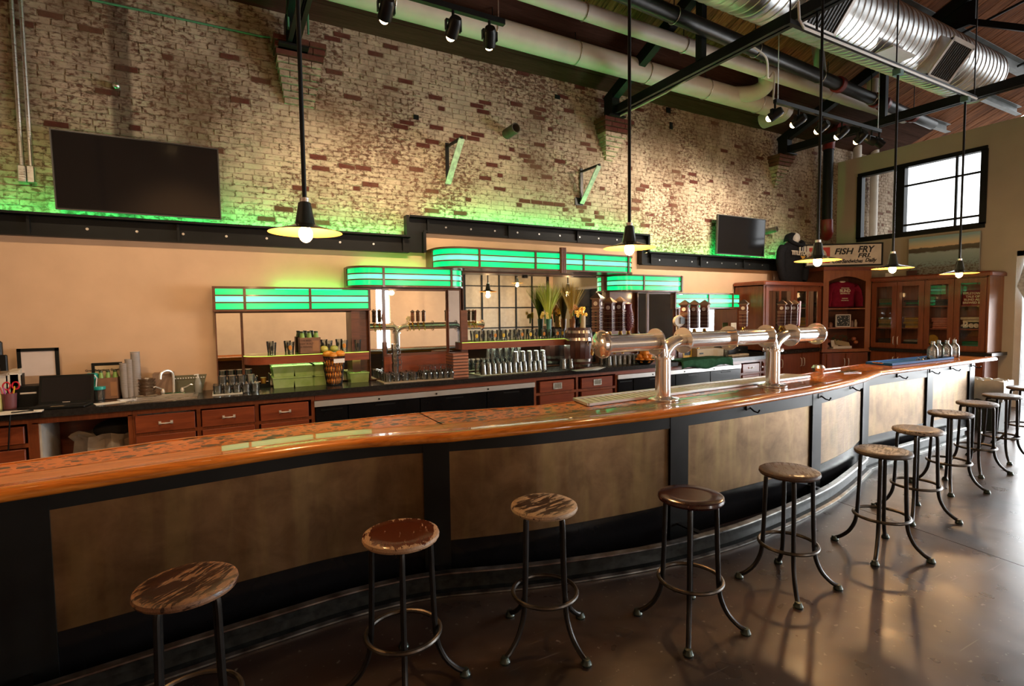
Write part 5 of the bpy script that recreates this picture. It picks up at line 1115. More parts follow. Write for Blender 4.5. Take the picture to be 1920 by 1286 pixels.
obj('panel', MB().add([(a.x+.02, 6.80, CZ), (b.x-.05, 6.80, CZ), (b.x, 6.86, a.z), (a.x, 6.86, a.z), (a.x+.02, 6.82, CZ), (b.x-.05, 6.82, CZ), (b.x, 6.88, a.z), (a.x, 6.88, a.z)], [(0, 1, 2, 3), (7, 6, 5, 4), (0, 4, 5, 1), (1, 5, 6, 2), (2, 6, 7, 3), (3, 7, 4, 0)]), OLV, t)
mb = MB()
for k in range(12): mb.sphere((a.x+.03+(b.x-a.x-.06)*k/11, 6.835, a.z-.03), .008, 6, 4)
tag(obj('studs', mb, PAPER, t), kind='stuff')
# sink with faucet
t = thing('bar_sink', 'stainless drop in bar sink in the counter', 'sink', ((sk0+sk1)/2, 6.55, CZ)); g = .035
obj('rim', MB().box(sk0-.01, sk1+.01, sy0-.03, sy0+.03, .925, .937).box(sk0-.01, sk1+.01, sy1-.03, sy1+.06, .925, .937).box(sk0-.01, sk0+.035, sy0, sy1, .925, .937).box(sk1-.035, sk1+.01, sy0, sy1, .925, .937), STEEL, t)
obj('basin', MB().box(sk0+.03, sk1-.03, sy0+.03, sy1-.03, .775, .78).box(sk0+.03, sk0+.034, sy0+.03, sy1-.03, .78, .93).box(sk1-.034, sk1-.03, sy0+.03, sy1-.03, .78, .93).box(sk0+.03, sk1-.03, sy0+.03, sy0+.034, .78, .93).box(sk0+.03, sk1-.03, sy1-.034, sy1-.03, .78, .93), STEEL, t)
fx_ = P(326, 735, y=6.75).x; fy_ = 6.76
fa = thing('faucet', 'chrome gooseneck faucet with two lever handles behind the sink', 'faucet', (fx_, fy_, .937))
obj('deck_plate', MB().rbox(fx_-.12, fx_+.10, fy_-.025, fy_+.025, .937, .957, .008), CHROME, fa)
zt = P(316, 693, y=fy_).z
obj('spout', MB().tube(smoothpath([(fx_, fy_, .95), (fx_, fy_, zt-.07), (fx_-.02, fy_-.02, zt-.02), (fx_-.06, fy_-.05, zt-.005), (fx_-.10, fy_-.09, zt-.03), (fx_-.11, fy_-.10, zt-.09)], 5), .0125, 10), NICKEL, fa)
for s_ in (-1, 1): obj('handle', MB().lathe([(.02, 0), (.022, .02), (.014, .045), (0, .05)], (fx_+s_*.09-.01, fy_, .955), 12).tube([(fx_+s_*.09-.01, fy_, .995), (fx_+s_*.12, fy_-.03, 1.01), (fx_+s_*.16, fy_-.05, 1.035), (fx_+s_*.18, fy_-.05, 1.03)], .007, 8), NICKEL, fa)
q = C(372, 733); t = thing('soap_bottle', 'clear soap pump bottle right of the faucet', 'bottle', (q.x, q.y, CZ))
obj('body', MB().lathe([(0, 0), (.034, 0), (.036, .10), (.024, .15), (.016, .165)], (q.x, q.y, CZ), 16), thin('soap', (.85, .88, .82), .6), t); obj('pump', MB().cyl((q.x, q.y, CZ+.16), (q.x, q.y, CZ+.20), .009, 8).bar((q.x+.01, q.y, CZ+.205), (q.x-.035, q.y, CZ+.20), .014, .01), PAPER, t)
q = C(262, 741); single('sponge_tray', MB().rbox(q.x-.02, q.x+.16, q.y-.06, q.y+.02, CZ, CZ+.018, .005), plain('taupe tray', (.24, .19, .14), .5), 'flat taupe tray at the left rim of the sink', 'tray')
# inverted glasses on a white mat
def glassware(name, prof, n=18, mat=None): return L0(prof, n).mesh(name, mat or GLASS)
PINT = [(0, 0), (.031, 0), (.044, .145), (.0415, .145), (.0285, .012), (0, .012)]
PINTI = [(.044, 0), (.031, .145), (0, .145), (0, .133), (.0285, .133), (.0415, 0)]
pi_me = glassware('glass', PINTI, 14); rocks = glassware('glass', [(.040, 0), (.042, .09), (0, .095), (0, .085), (.039, .083), (.037, 0)], 14)
a, b = C(398, 742), C(455, 738)
single('bar_mat', MB().box(a.x, b.x, a.y-.0, a.y+.34, CZ-.001, CZ+.008), plain('white mat', (.62, .6, .52), .8), 'white bar mat under the upturned tumblers by the sink', 'mat')
for r_ in range(3):
    for c_ in range(5):
        o = bpy.data.objects.new('tumbler', rocks); COL.objects.link(o); o.location = (a.x+.05+c_*.092, a.y+.06+r_*.1, CZ+.008); tag(o, 'upturned tumbler by the sink, %s from the left, %s row on white mat' % (ORD[c_], ROW[r_]), 'glass', 'upturned tumblers on the white mat')
for c_ in range(4):
    o = bpy.data.objects.new('tumbler', rocks); COL.objects.link(o); o.location = (a.x+.10+c_*.092, a.y+.12, CZ+.104); tag(o, '%s from the left of the tumblers stacked on top, by the sink' % ORD[c_], 'glass', 'second layer of tumblers on the white mat')
# napkin caddy
a, b = C(459, 729), C(508, 727); zt = P(480, 706, y=a.y).z
t = thing('napkin_caddy', 'black napkin caddy below the rounded shelf', 'caddy', ((a.x+b.x)/2, a.y, CZ)); xm = (a.x+b.x)/2
obj('case', MB().box(a.x, b.x, a.y+.01, a.y+.14, CZ, CZ+.012).box(a.x, a.x+.01, a.y+.01, a.y+.14, CZ, zt).box(b.x-.01, b.x, a.y+.01, a.y+.14, CZ, zt+.02).box(a.x, b.x, a.y+.13, a.y+.14, CZ, zt+.03).box(xm-.005, xm+.005, a.y+.01, a.y+.14, CZ, zt).box(a.x, b.x, a.y+.005, a.y+.012, CZ, CZ+.05), BLACK, t)
single('cup_stack', MB().lathe([(0, 0), (.030, 0), (.042, .13), (.038, .13), (.0, .12)], (a.x+.075, a.y+.07, CZ+.013), 14), PAPER, 'white paper cups in the left slot of the black caddy', 'cups')
single('cup_stack', MB().lathe([(0, 0), (.024, 0), (.032, .10), (0, .10)], (b.x-.07, a.y+.07, CZ+.013), 14), plain('orange cups', (.75, .30, .06), .5), 'orange cup in the right slot of the black caddy', 'cup')
single('napkin_stack', MB().rbox(a.x+.05, a.x+.20, a.y+.15, a.y+.27, CZ, P(478, 693, y=a.y+.2).z, .005), plain('olive box', (.10, .11, .05), .6), 'olive box standing behind the black caddy', 'box')
single('napkin_stack', MB().rbox(a.x+.215, a.x+.33, a.y+.16, a.y+.27, CZ, P(495, 690, y=a.y+.2).z, .004), PAPER, 'white napkins standing behind the black caddy', 'napkins')
q = C(521, 724); o = bpy.data.objects.new('tumbler', rocks); COL.objects.link(o); o.location = (q.x, q.y, CZ); tag(o, 'single small clear glass left of the green bins', 'glass')
# translucent green bins under the shelf
GB_ = pane('green bin plastic', (.55, .78, .22))
def green_bin_mat():
    m, t_, b_ = nt('green bin plastic'); v = coords(t_); b_.inputs['Base Color'].default_value = (.50, .68, .20, 1)
    t_.links.new(ramp(t_, noise(t_, v, 7, 3), [(.3, (.42, .60, .16)), (.7, (.62, .78, .34))]), b_.inputs['Base Color']); b_.inputs['Transmission Weight'].default_value = .45; b_.inputs['Roughness'].default_value = .22; b_.inputs['IOR'].default_value = 1.2; return m
GBM = green_bin_mat()
binme = None
for (px, py, l) in ((531, 727, 'lower green bin, leftmost'), (531, 706, 'upper green bin, leftmost'), (571, 725, 'lower green bin, second from the left'), (571, 704, 'upper green bin, second from the left'), (605, 722, 'lower green bin behind the orange basket'), (605, 701, 'upper green bin behind the orange basket'), (676, 716, 'green bin at the right of the orange basket')):
    yb = 6.62; low = 'upper' not in l; a = P(px-19, py, y=yb); z0 = CZ if low else CZ+.128
    w_ = .235; t = thing('storage_bin', 'translucent '+l, 'bin', (a.x+w_/2, yb, z0))
    obj('tub', MB().add([(a.x+.012, yb+.01, z0), (a.x+w_-.012, yb+.01, z0), (a.x+w_-.012, yb+.2, z0), (a.x+.012, yb+.2, z0), (a.x, yb, z0+.112), (a.x+w_, yb, z0+.112), (a.x+w_, yb+.21, z0+.112), (a.x, yb+.21, z0+.112)], [(3, 2, 1, 0), (0, 1, 5, 4), (1, 2, 6, 5), (2, 3, 7, 6), (3, 0, 4, 7)]), GBM, t)
    obj('lid', MB().rbox(a.x-.004, a.x+w_+.004, yb-.006, yb+.214, z0+.112, z0+.126, .005), GBM, t)
# basket of oranges
q = C(627, 721); bz = P(627, 668, y=q.y).z-CZ; br_ = .125
t = thing('wire_basket', 'black wire basket holding oranges under the left light box', 'basket', (q.x, q.y, CZ)); wr = MB()
rad = lambda z: br_*(.72+.33*min(1, z/bz))
for k in range(22): a = 2*pi*k/22; wr.tube([(q.x+rad(z)*cos(a+z*2), q.y+rad(z)*sin(a+z*2), CZ+z) for z in (0.005, bz*.5, bz)], .0028, 5)
for k in range(22): a = 2*pi*k/22; wr.tube([(q.x+rad(z)*cos(a-z*2), q.y+rad(z)*sin(a-z*2), CZ+z) for z in (0.005, bz*.5, bz)], .0028, 5)
obj('wires', wr, BLACK, t); obj('rims', MB().torus((q.x, q.y, CZ+.008), br_*.72, .006, 30, 6).torus((q.x, q.y, CZ+bz), br_*1.05, .006, 30, 6).cyl((q.x, q.y, CZ), (q.x, q.y, CZ+.004), br_*.72, 24), BLACK, t)
obj('card', MB().obox((q.x+.04, q.y-br_*1.09, CZ+bz-.045), .13, .003, .05, R(8)), PAPER, t)
ORNG = plain('orange peel', (.72, .26, .03), .45, 0, .15, 30, bmp=.2); oi_ = 0
ome = L0([(0, -.041)]+[(.043*sin(pi*k/10), -.041*cos(pi*k/10)) for k in range(1, 10)]+[(0, .041)], 16).mesh('orange', ORNG)
for lay in range(4):
    z = .047+lay*.073; R0 = rad(z)-.050
    for k in range(6):
        a = 2*pi*k/6+lay*.5; o = bpy.data.objects.new('orange', ome); COL.objects.link(o); o.location = (q.x+R0*cos(a), q.y+R0*sin(a), CZ+z); o.rotation_euler = (lay, k, a); tag(o, 'orange in the wire basket, %s layer from the bottom' % ORD[lay], 'orange', 'oranges in the wire basket')
for dx, dy_, dz_, sx, c_, l in ((-.07, -.05, .045, 1.5, (.75, .33, .03), 'amber gourd lying on the left of the orange basket'), (.07, -.04, .04, 1.4, (.80, .30, .03), 'orange fruit at the right of the basket top'), (-.02, -.09, .025, 1.15, (.74, .28, .03), 'small orange at the front of the basket top'), (-.10, .05, .10, 1.2, (.45, .42, .08), 'yellow green pear at the back left of the basket top'), (.02, .06, .10, 1.2, (.38, .40, .08), 'green pear at the back of the basket top')):
    single('fruit', MB().sphere((q.x+dx, q.y+dy_, CZ+bz+dz_-.01), .042, 16, 10, sx=sx), plain('fruit skin', c_, .4, 0, .15), l, 'fruit')
# things on the left shelf
SZ = sh1[2]
PRINTS = [plain('sun print', (.80, .55, .06), .5), plain('orange print patch', (.75, .30, .06), .5), plain('black print', (.02, .02, .02), .5)]
pint_me = glassware('glass', PINT, 16)
def printed_glass(x, y, z, k, l, grp, sc=1):
    t = thing('pint_glass', l, 'glass', (x, y, z), 0, grp)
    o = obj('glass', pint_me, None, t, local=True); o.location = (0, 0, 0); 
    d_ = obj('print', MB().lathe([(.0425, .080), (.0425, .080)], (0, 0, 0), 4) if 0 else patch(k), PRINTS[k], t, local=True); d_.location = (0, 0, 0); return t
def patch(k):
    mb = MB(); n_, m_ = 10, 6; vs = []; fs = []; a0 = R(-90-14); W_ = R(60) if k < 2 else R(48); h0, h1 = .048, .108
    for j in range(m_+1):
        f = j/m_*2-1; half = math.sqrt(max(.02, 1-f*f))
        for i in range(n_+1):
            a = a0+(i/n_-.5)*W_*half; z = h0+(h1-h0)*j/m_; r = .031+.013*z/.145+.0006; vs.append((r*cos(a), r*sin(a), z))
    for j in range(m_):
        for i in range(n_): q_ = j*(n_+1)+i; fs.append((q_, q_+1, q_+n_+2, q_+n_+1))
    return mb.add(vs, fs)
for px, k, l in ((511, 2, 'black printed pint glass at the left end of the left shelf'), (545, 1, 'orange printed pint glass left of the shelf carton'), (617, 2, 'black printed pint glass right of the shelf carton'), (646, 1, 'orange printed pint glass above the orange basket'), (671, 2, 'black printed pint glass at the right end of the left shelf')):
    x_ = P(px, 650, y=6.68).x; printed_glass(x_, 6.68, SZ, k, l, None)
u, v_ = P(561, 650, y=6.66).x, P(600, 650, y=6.66).x
bottle_pack('brown six bottle carton on the left shelf, between the glasses', (u+v_)/2, 6.68, SZ, v_-u, P(580, 633, y=6.6).z-SZ, .15, 'green bottle in the carton on the shelf', ['THE BEER', 'THAT BUILT', 'A TOWN'])
# mugs, wine glasses, slatted crates
a, b = C(722, 712), C(848, 702)
a = P(722, 712, y=6.36); b = P(848, 705, y=6.34); a.z = b.z = CZ
single('bar_mat', MB().prism([(a.x-.02, a.y-.03), (b.x, b.y-.05), (b.x, b.y+.33), (a.x-.02, a.y+.33)], CZ-.001, CZ+.007), plain('cream mat', (.52, .42, .30), .8), 'cream bar mat under the mugs and wine glasses', 'mat')
mugp = [(.041, 0), (.043, .105), (0, .11), (0, .092), (.037, .090), (.036, 0)]
mug0 = None
def mug(x, y, z, l, grp, rz=0):
    global mug0
    if mug0 is None:
        t = thing('glass_mug', l, 'mug', (x, y, z), rz, grp); obj('body', L0(mugp, 16), GLASS, t, local=True)
        obj('handle', MB().tube(smoothpath([(.041, 0, .02), (.072, 0, .03), (.078, 0, .06), (.068, 0, .085), (.042, 0, .09)], 3), .006, 7), GLASS, t, local=True); mug0 = t; return t
    return copy_thing(mug0, (x, y, z), rz, l, grp)
for r_ in range(3):
    for c_ in range(4):
        mug(a.x+.05+c_*.11, a.y+.05+r_*.1, CZ+.008, '%s mug from the left in the %s row of the mug block' % (ORD[c_], ROW[r_]), 'block of upturned mugs on the cream mat', R(-20+40*(c_ == 3)))
for k in range(5): mug(a.x+.17+.006*(k % 2), a.y+.13, CZ+.120+k*.062, '%s mug from the bottom in the leaning column on the mug block' % ORD[k], 'column of mugs on top of the block', R(-30-k*8))
wine = glassware('glass', [(.030, 0), (.040, .05), (.036, .085), (.012, .108), (.005, .118), (.005, .165), (.035, .170), (.035, .173), (0, .174), (0, .110), (.010, .104), (.034, .083), (.038, .05), (.028, 0)], 14)
w0, w1 = P(793, 706, y=6.42).x, P(843, 701, y=6.42).x; wy = 6.36
for r_ in range(3):
    for c_ in range(6):
        o = bpy.data.objects.new('wine_glass', wine); COL.objects.link(o); o.location = (w0+(w1-w0)*c_/5, wy+.02+r_*.085-.004*c_, CZ+.008); tag(o, '%s upturned wine glass from the left, %s row, beside the slatted crate' % (ORD[c_], ROW[r_]), 'glass', 'upturned wine glasses on the cream mat')
a, b = P(850, 703, y=6.34), P(879, 700, y=6.34); zt = P(868, 661, y=6.34).z
t = thing('slat_crate', 'stack of reddish slatted wooden trays right of the wine glasses', 'crate', ((a.x+b.x)/2, a.y+.12, CZ)); SL_ = wood('red slat wood', (.34, .12, .06), (.50, .21, .11), 'x', 5, .5, 0); n_ = 8
for k in range(n_):
    z = CZ+(zt-CZ)*k/n_; hh = (zt-CZ)/n_
    obj('slat', MB().rbox(a.x, b.x, a.y, a.y+.022, z+.004, z+hh-.010, .003), SL_, t); obj('slat', MB().box(a.x, a.x+.018, a.y+.022, a.y+.26, z+.004, z+hh-.010), SL_, t); obj('tray_floor', MB().box(a.x, b.x, a.y+.022, a.y+.26, z+hh-.012, z+hh-.005), DARKW, t)
# pint glasses under the centre shelf
cnt = 0
for (p0, p1, py, rows, cols, z0, l, grp) in ((888, 1010, 697, 3, 13, CZ+.006, 'upturned pint glass under the centre shelf', 'upturned pint glasses under the centre shelf'), (960, 1008, 697, 2, 5, CZ+.152, 'pint glass in the upper layer under the centre shelf', 'second layer of pint glasses under the centre shelf'),
        (1034, 1060, 687, 2, 3, CZ+.006, 'upturned pint glass left of the small barrel', 'upturned pint glasses left of the barrel'), (1122, 1192, 683, 3, 8, CZ+.006, 'upturned pint glass below the chrome tap tube', 'upturned pint glasses below the tap tube')):
    u, v_ = C(p0, py), C(p1, py-4)
    for r_ in range(rows):
        for c_ in range(cols):
            o = bpy.data.objects.new('pint_glass', pi_me); COL.objects.link(o); f = c_/max(1, cols-1); o.location = (u.x+(v_.x-u.x)*f+.04*(r_ % 2), 6.44+r_*.095, z0); tag(o, '%s, %s from the left, %s row' % (l, ORD[c_], ROW[r_] if rows > 2 else ROW[r_*2]), 'glass', grp)
u, v_ = C(880, 700), C(985, 692); single('bar_mat', MB().box(u.x, C(1012, 697).x+.06, 6.38, 6.76, CZ-.001, CZ+.005), plain('pale green mat', (.48, .52, .36), .8), 'pale green mat under the rows of pint glasses', 'mat')
# row of printed pint glasses on the centre shelf
SZ3 = sh3[2]
pr_ = [0, 2, 2, 1, 0, 2, 2, 1, 0, 2, 1, 2, 1, 0]
for i, k in enumerate(pr_):
    px = 893+i*12.6; x_ = P(px, 625, y=6.68).x; w_ = ('yellow', 'orange', 'black')[k]
    printed_glass(x_, 6.68+.05*(i % 2), SZ3, k, 'pint glass with %s print, number %s from the left in the centre shelf row' % (w_, ('one', 'two', 'three', 'four', 'five', 'six', 'seven', 'eight', 'nine', 'ten', 'eleven', 'twelve', 'thirteen', 'fourteen')[i]), 'printed pint glasses on the centre shelf')
# ------------------------------------------------------------------ grasses, barrel, gold ornaments
def grass(px, pyb, pyt, y, l, c1, c2, vase):
    b = P(px, pyb, y=y); top = P(px, pyt, y=y); t = thing('grass_vase', l, 'vase', (b.x, y, b.z)); h = top.z-b.z
    obj('vase', MB().lathe([(0, 0), (.030, 0), (.040, .05), (.036, .12), (.045, h*.32), (.038, h*.32), (.03, .12), (0, .01)], (b.x, y, b.z), 18), vase, t)
    rg = random.Random(int(px)); g = MB(); vs = []; fs = []
    for i in range(420):
        a = rg.uniform(0, 2*pi); s_ = rg.random()**.6; sp = s_*h*.30; hh = h*rg.uniform(.86, 1.0)*(1-.10*s_*s_); r0 = .022*s_; w_ = .0016
        p = [Vector((b.x+cos(a)*(r0+sp*f**1.7), y+.30*sin(a)*(r0+sp*f**1.7), b.z+h*.28+(hh-h*.28)*f)) for f in (0, .35, .7, 1)]
        o = len(vs); tw = Vector((sin(a*3), cos(a*5), 0)).normalized()*w_
        for k, q in enumerate(p): vs += [q-tw*(1 if k < 3 else .2), q+tw*(1 if k < 3 else .2)]
        fs += [(o+2*k, o+2*k+1, o+2*k+3, o+2*k+2) for k in range(3)]
    g.add(vs, fs); m, tt_, bb = nt('grass blades'); v = coords(tt_, (20, 20, 1)); tt_.links.new(ramp(tt_, noise(tt_, v, 3, 2), [(.35, c1), (.65, c2)]), bb.inputs['Base Color']); bb.inputs['Roughness'].default_value = .6
    tag(obj('grass_blades', g, m, t, 0), kind='stuff'); return b, h
TEALV = plain('sea green vase', (.05, .26, .20), .3, 0, .1, coat=.5)
b1, h1 = grass(1029, 632, 525, 6.76, 'sea green vase with bright green ornamental grass on the centre shelf', (.50, .66, .06), (.75, .82, .2), TEALV)
b2, h2 = grass(1073, 632, 524, 6.76, 'vase with golden brown ornamental grass behind the barrel', (.55, .40, .07), (.80, .60, .18), plain('amber vase', (.40, .16, .03), .3))
GOLD = metal('gold ornament', (.85, .50, .10), .25, .25, 30); YEL = plain('yellow petals', (.75, .55, .08), .6)
def flowers(px, py, y, l, m_, n_, rad_):
    c = P(px, py, y=y); t = thing('flower_cluster', l, 'flowers', c); rg = random.Random(int(px))
    for i in range(n_):
        o = Vector((rg.uniform(-1, 1)*rad_, rg.uniform(-.6, .6)*rad_, rg.uniform(-1, 1)*rad_*.9)); mb = MB()
        for k in range(6): a = k*pi/3; mb.obox(c+o+Vector((cos(a)*.016, 0, sin(a)*.016)), .026, .005, .014, 0, 0, -a)
        mb.sphere(c+o, .010, 8, 5); obj('flower', mb, m_, t)
    obj('stem', MB().cyl(c+Vector((0, 0, -rad_-.08)), c, .012, 8), plain('green stem', (.1, .2, .05), .6), t)
flowers(1022, 590, 6.66, 'pale yellow flowers at the rim of the sea green vase', YEL, 7, .055)
flowers(1088, 585, 6.52, 'golden flowers standing over the small barrel', GOLD, 12, .085)
flowers(1076, 580, 6.60, 'amber flowers left of the golden ones', plain('amber petals', (.55, .25, .05), .5), 7, .06)
q = P(1084, 690, z=CZ); by_ = q.y+.10
bc = Vector((P(1085, 690, y=by_).x, by_, CZ)); bh = P(1085, 614, y=by_).z-CZ; brd = (P(1110, 650, y=by_).x-P(1062, 650, y=by_).x)/2*.93
t = thing('small_barrel', 'small dark wooden barrel dispenser with silver bands on the counter', 'barrel', bc)
bul = lambda f: brd*(.84+.16*sin(pi*min(1, max(0, f))))
BARW2 = wood('barrel stave wood', (.045, .014, .012), (.10, .03, .022), 'z', 8, .3, .5)
for k in range(18):
    a0, a1 = 2*pi*k/18+.01, 2*pi*(k+1)/18-.01; vs = []; rows = 8
    for j in range(rows+1):
        f = j/rows
        for a in (a0, a1):
            for rr_ in (bul(f), bul(f)-.02): vs.append((bc.x+rr_*cos(a), bc.y+rr_*sin(a), CZ+bh*f))
    fs = []
    for j in range(rows): o = j*4; fs += [(o, o+2, o+6, o+4), (o+1, o+5, o+7, o+3), (o, o+4, o+5, o+1), (o+2, o+3, o+7, o+6)]
    fs += [(0, 1, 3, 2), (rows*4, rows*4+2, rows*4+3, rows*4+1)]; obj('stave', MB().add(vs, fs), BARW2, t, 60)
for f in (.07, .2, .72, .90): obj('hoop', MB().lathe([(bul(f-.035)+.003, bh*(f-.035)), (bul(f-.035)+.006, bh*(f-.034)), (bul(f+.035)+.006, bh*(f+.034)), (bul(f+.035)+.003, bh*(f+.035))], bc, 36), metal('band steel', (.62, .56, .52), .18, .1), t)
obj('head', MB().lathe([(0, 0), (bul(1)-.025, 0), (bul(1)-.025, .006), (0, .006)], (bc.x, bc.y, CZ+bh-.02), 24), BARW2, t)
for dx in (-.02, .06): obj('spigot', MB().tube([(bc.x+dx, bc.y-brd+.01, CZ+bh*.64), (bc.x+dx, bc.y-brd-.04, CZ+bh*.64), (bc.x+dx, bc.y-brd-.05, CZ+bh*.56)], .012, 8).obox((bc.x+dx, bc.y-brd-.04, CZ+bh*.70), .012, .012, .06), CHROME, t)
q = P(1093, 612, y=bc.y-.02); zt_ = CZ+bh-.012
single('pillar_candle', MB().lathe([(0, 0), (.040, 0), (.040, .19), (.036, .195), (0, .185)], (q.x, q.y, zt_), 18), plain('ivory wax', (.62, .52, .33), .5), 'ivory pillar candle on top of the small barrel', 'candle')
single('amber_bottle', MB().lathe([(0, 0), (.034, 0), (.034, .13), (.02, .16), (.018, .19), (0, .19)], (bc.x-.075, bc.y+.03, zt_), 14), plain('amber glass', (.20, .07, .02), .15), 'brown bottle on the left of the barrel top', 'bottle')
single('gold_cup', MB().lathe([(0, 0), (.03, 0), (.012, .05), (.012, .18), (.045, .22), (.05, .32), (.044, .32), (.0, .22)], (bc.x+.085, bc.y+.04, zt_), 18), GOLD, 'tall golden cup on the right of the barrel top', 'cup')
q = P(1105, 694, z=CZ)
t = thing('napkin_pile', 'fanned pale blue and white papers before the barrel', 'napkins', (q.x, q.y, CZ))
for k in range(5): obj('sheet', MB().obox((q.x-.06+k*.05, q.y+.02+k*.008, CZ+.003+k*.004), .36, .15, .003, R(-8+k*7)), plain('napkin paper', (.55+.03*k, .66, .64), .7), t)
# second basket of fruit, bottles, green towel, crates
q = P(1217, 684, z=CZ); t = thing('fruit_bowl', 'dark bowl of oranges behind the left tower column', 'bowl', (q.x, q.y+.1, CZ))
obj('bowl', MB().lathe([(0, 0), (.09, 0), (.17, .08), (.165, .08), (.085, .008), (0, .008)], (q.x, q.y+.1, CZ), 24), BLACK, t)
for lay, n_ in ((0, 7), (1, 6), (2, 3)):
    for k in range(n_):
        a = 2*pi*k/n_+lay; r = (.11, .085, .04)[lay]; o = bpy.data.objects.new('orange', ome); COL.objects.link(o); o.location = (q.x+r*cos(a), q.y+.1+r*sin(a), CZ+.072+lay*.055); tag(o, 'orange in the dark bowl behind the left tower column, %s layer' % ('bottom', 'middle', 'top')[lay], 'orange', 'oranges in the dark bowl')
ca, cb = P(1276, 688, y=6.21), P(1372, 679, y=6.21)
GT = plain('green towel', (.028, .10, .055), .9, 0, .25, 12, .1, bmp=.5)
tw = MB(); n_ = 20; vs = []; fs = []
pathz = [(6.62, CZ+.010), (6.45, CZ+.012), (6.32, CZ+.011), (6.212, CZ+.010), (6.195, CZ-.01), (6.190, CZ-.06), (6.188, CZ-.115)]
for i in range(n_+1):
    x_ = ca.x+(cb.x-ca.x)*i/n_; w_ = .006*sin(i*1.9)+.004*sin(i*.8)
    for (yy, zz) in pathz: vs.append((x_+(.16-.02*i/n_)*(yy < 6.2)*0, yy+(w_*.6 if zz < CZ else 0)-(.0 if zz >= CZ else .004), zz+(abs(w_) if zz >= CZ else .03*sin(i*.5))))
m_ = len(pathz)
for i in range(n_):
    for k in range(m_-1): a = i*m_+k; fs.append((a, a+1, a+m_+1, a+m_))
o = single('bar_towel', tw.add(vs, fs), GT, 'dark green towel draped over the counter edge right of centre', 'towel'); sm = o.modifiers.new('thick', 'SOLIDIFY'); sm.thickness = .006; sm.offset = 1
single('mug_towel', MB().obox((ca.x+.1, 6.5, CZ+.026), .3, .2, .012, R(12)), plain('green white cloth', (.12, .25, .17), .9), 'folded green cloth lying on the draped towel', 'cloth')
KR = plain('cream carton', (.50, .42, .30), .75, 0, .1)
a, b = P(1307, 672, z=CZ), P(1357, 667, z=CZ); yb = 6.62; zt = P(1330, 652, y=yb).z
x0, x1 = P(1307, 665, y=yb).x, P(1357, 665, y=yb).x
t = thing('open_carton', 'open cream carton with hand hole on the counter behind the green towel', 'box', ((x0+x1)/2, yb, CZ))
obj('body', MB().box(x0, x1, yb, yb+.006, CZ, zt-.03).box(x0, x1, yb+.22, yb+.226, CZ, zt).box(x0, x0+.006, yb, yb+.226, CZ, zt).box(x1-.006, x1, yb, yb+.226, CZ, zt-.02).box(x0, x1, yb, yb+.22, CZ, CZ+.004), KR, t)
obj('hand_hole', MB().box(x0+.06, x0+.16, yb-.002, yb, CZ+.06, CZ+.085), BLACK, t); obj('filling', MB().rbox(x0+.01, x1-.01, yb+.01, yb+.21, CZ+.005, zt-.035, .01), PAPER, t)
yb = 6.70; x0, x1 = P(1281, 665, y=yb).x, P(1297, 665, y=yb).x; zt = P(1290, 650, y=yb).z
t = thing('yellow_pack', 'small yellow and black pack left of the cream carton', 'pack', ((x0+x1)/2, yb, CZ)); obj('box', MB().box(x0, x1, yb, yb+.1, CZ, zt), plain('yellow card', (.60, .38, .04), .5), t); obj('emblem', MB().box(x0+.03, x1-.03, yb-.002, yb, CZ+.05, zt-.03), BLACK, t)
yb = 6.62; x0, x1 = P(1366, 668, y=yb).x, P(1430, 664, y=yb).x; zt = P(1400, 649, y=yb).z
t = thing('cash_box', 'black box with two knobs right of the cream carton', 'box', ((x0+x1)/2, yb, CZ)); obj('case', MB().rbox(x0, x1, yb, yb+.25, CZ, zt, .01), BLACK, t)
for k in (.3, .6): obj('knob', MB().cyl((x0+(x1-x0)*k, yb, (CZ+zt)/2), (x0+(x1-x0)*k, yb-.02, (CZ+zt)/2), .018, 12), CHROME, t)
q = P(1400, 668, z=CZ); single('folded_cloth', MB().obox((q.x, 6.5, CZ+.012), .5, .12, .02, R(3)).obox((q.x+.1, 6.48, CZ+.028), .22, .09, .012, R(-8)), plain('cream rag', (.6, .5, .36), .9), 'cream folded rags in front of the black box', 'cloth')
t = single('drinking_glass', L0(PINT, 14), GLASS, 'clear glass between the cream carton and black box', 'glass'); t.location = (P(1362, 670, y=6.5).x, 6.5, CZ)
yb = 6.78; zb_ = CZ
SH5 = P(1400, 621, y=yb).z
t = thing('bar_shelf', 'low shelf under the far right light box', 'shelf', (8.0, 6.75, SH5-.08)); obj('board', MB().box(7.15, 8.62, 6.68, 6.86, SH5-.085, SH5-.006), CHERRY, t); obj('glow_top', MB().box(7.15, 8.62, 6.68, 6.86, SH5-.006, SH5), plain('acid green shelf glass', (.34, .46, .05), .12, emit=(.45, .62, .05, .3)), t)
for p0, p1, py, c_, l in ((1369, 1379, 605, (.72, .70, .64), 'narrow white card standing left of the lone tap handle'), (1392, 1413, 609, (.62, .68, .70), 'white and blue card standing right of the lone tap handle')):
    x0, x1 = P(p0, 620, y=yb).x, P(p1, 620, y=yb).x; t = thing('standing_card', l, 'card', ((x0+x1)/2, yb, SH5)); obj('card', MB().box(x0, x1, yb-.02, yb-.014, SH5, P(p0, py, y=yb).z), plain('card', c_, .6), t)
    obj('print', MB().box(x0+.03, x1-.03, yb-.0215, yb-.02, SH5+.03, SH5+.09), plain('card print', (.35, .45, .55) if p0 > 1380 else (.5, .32, .28), .6), t)
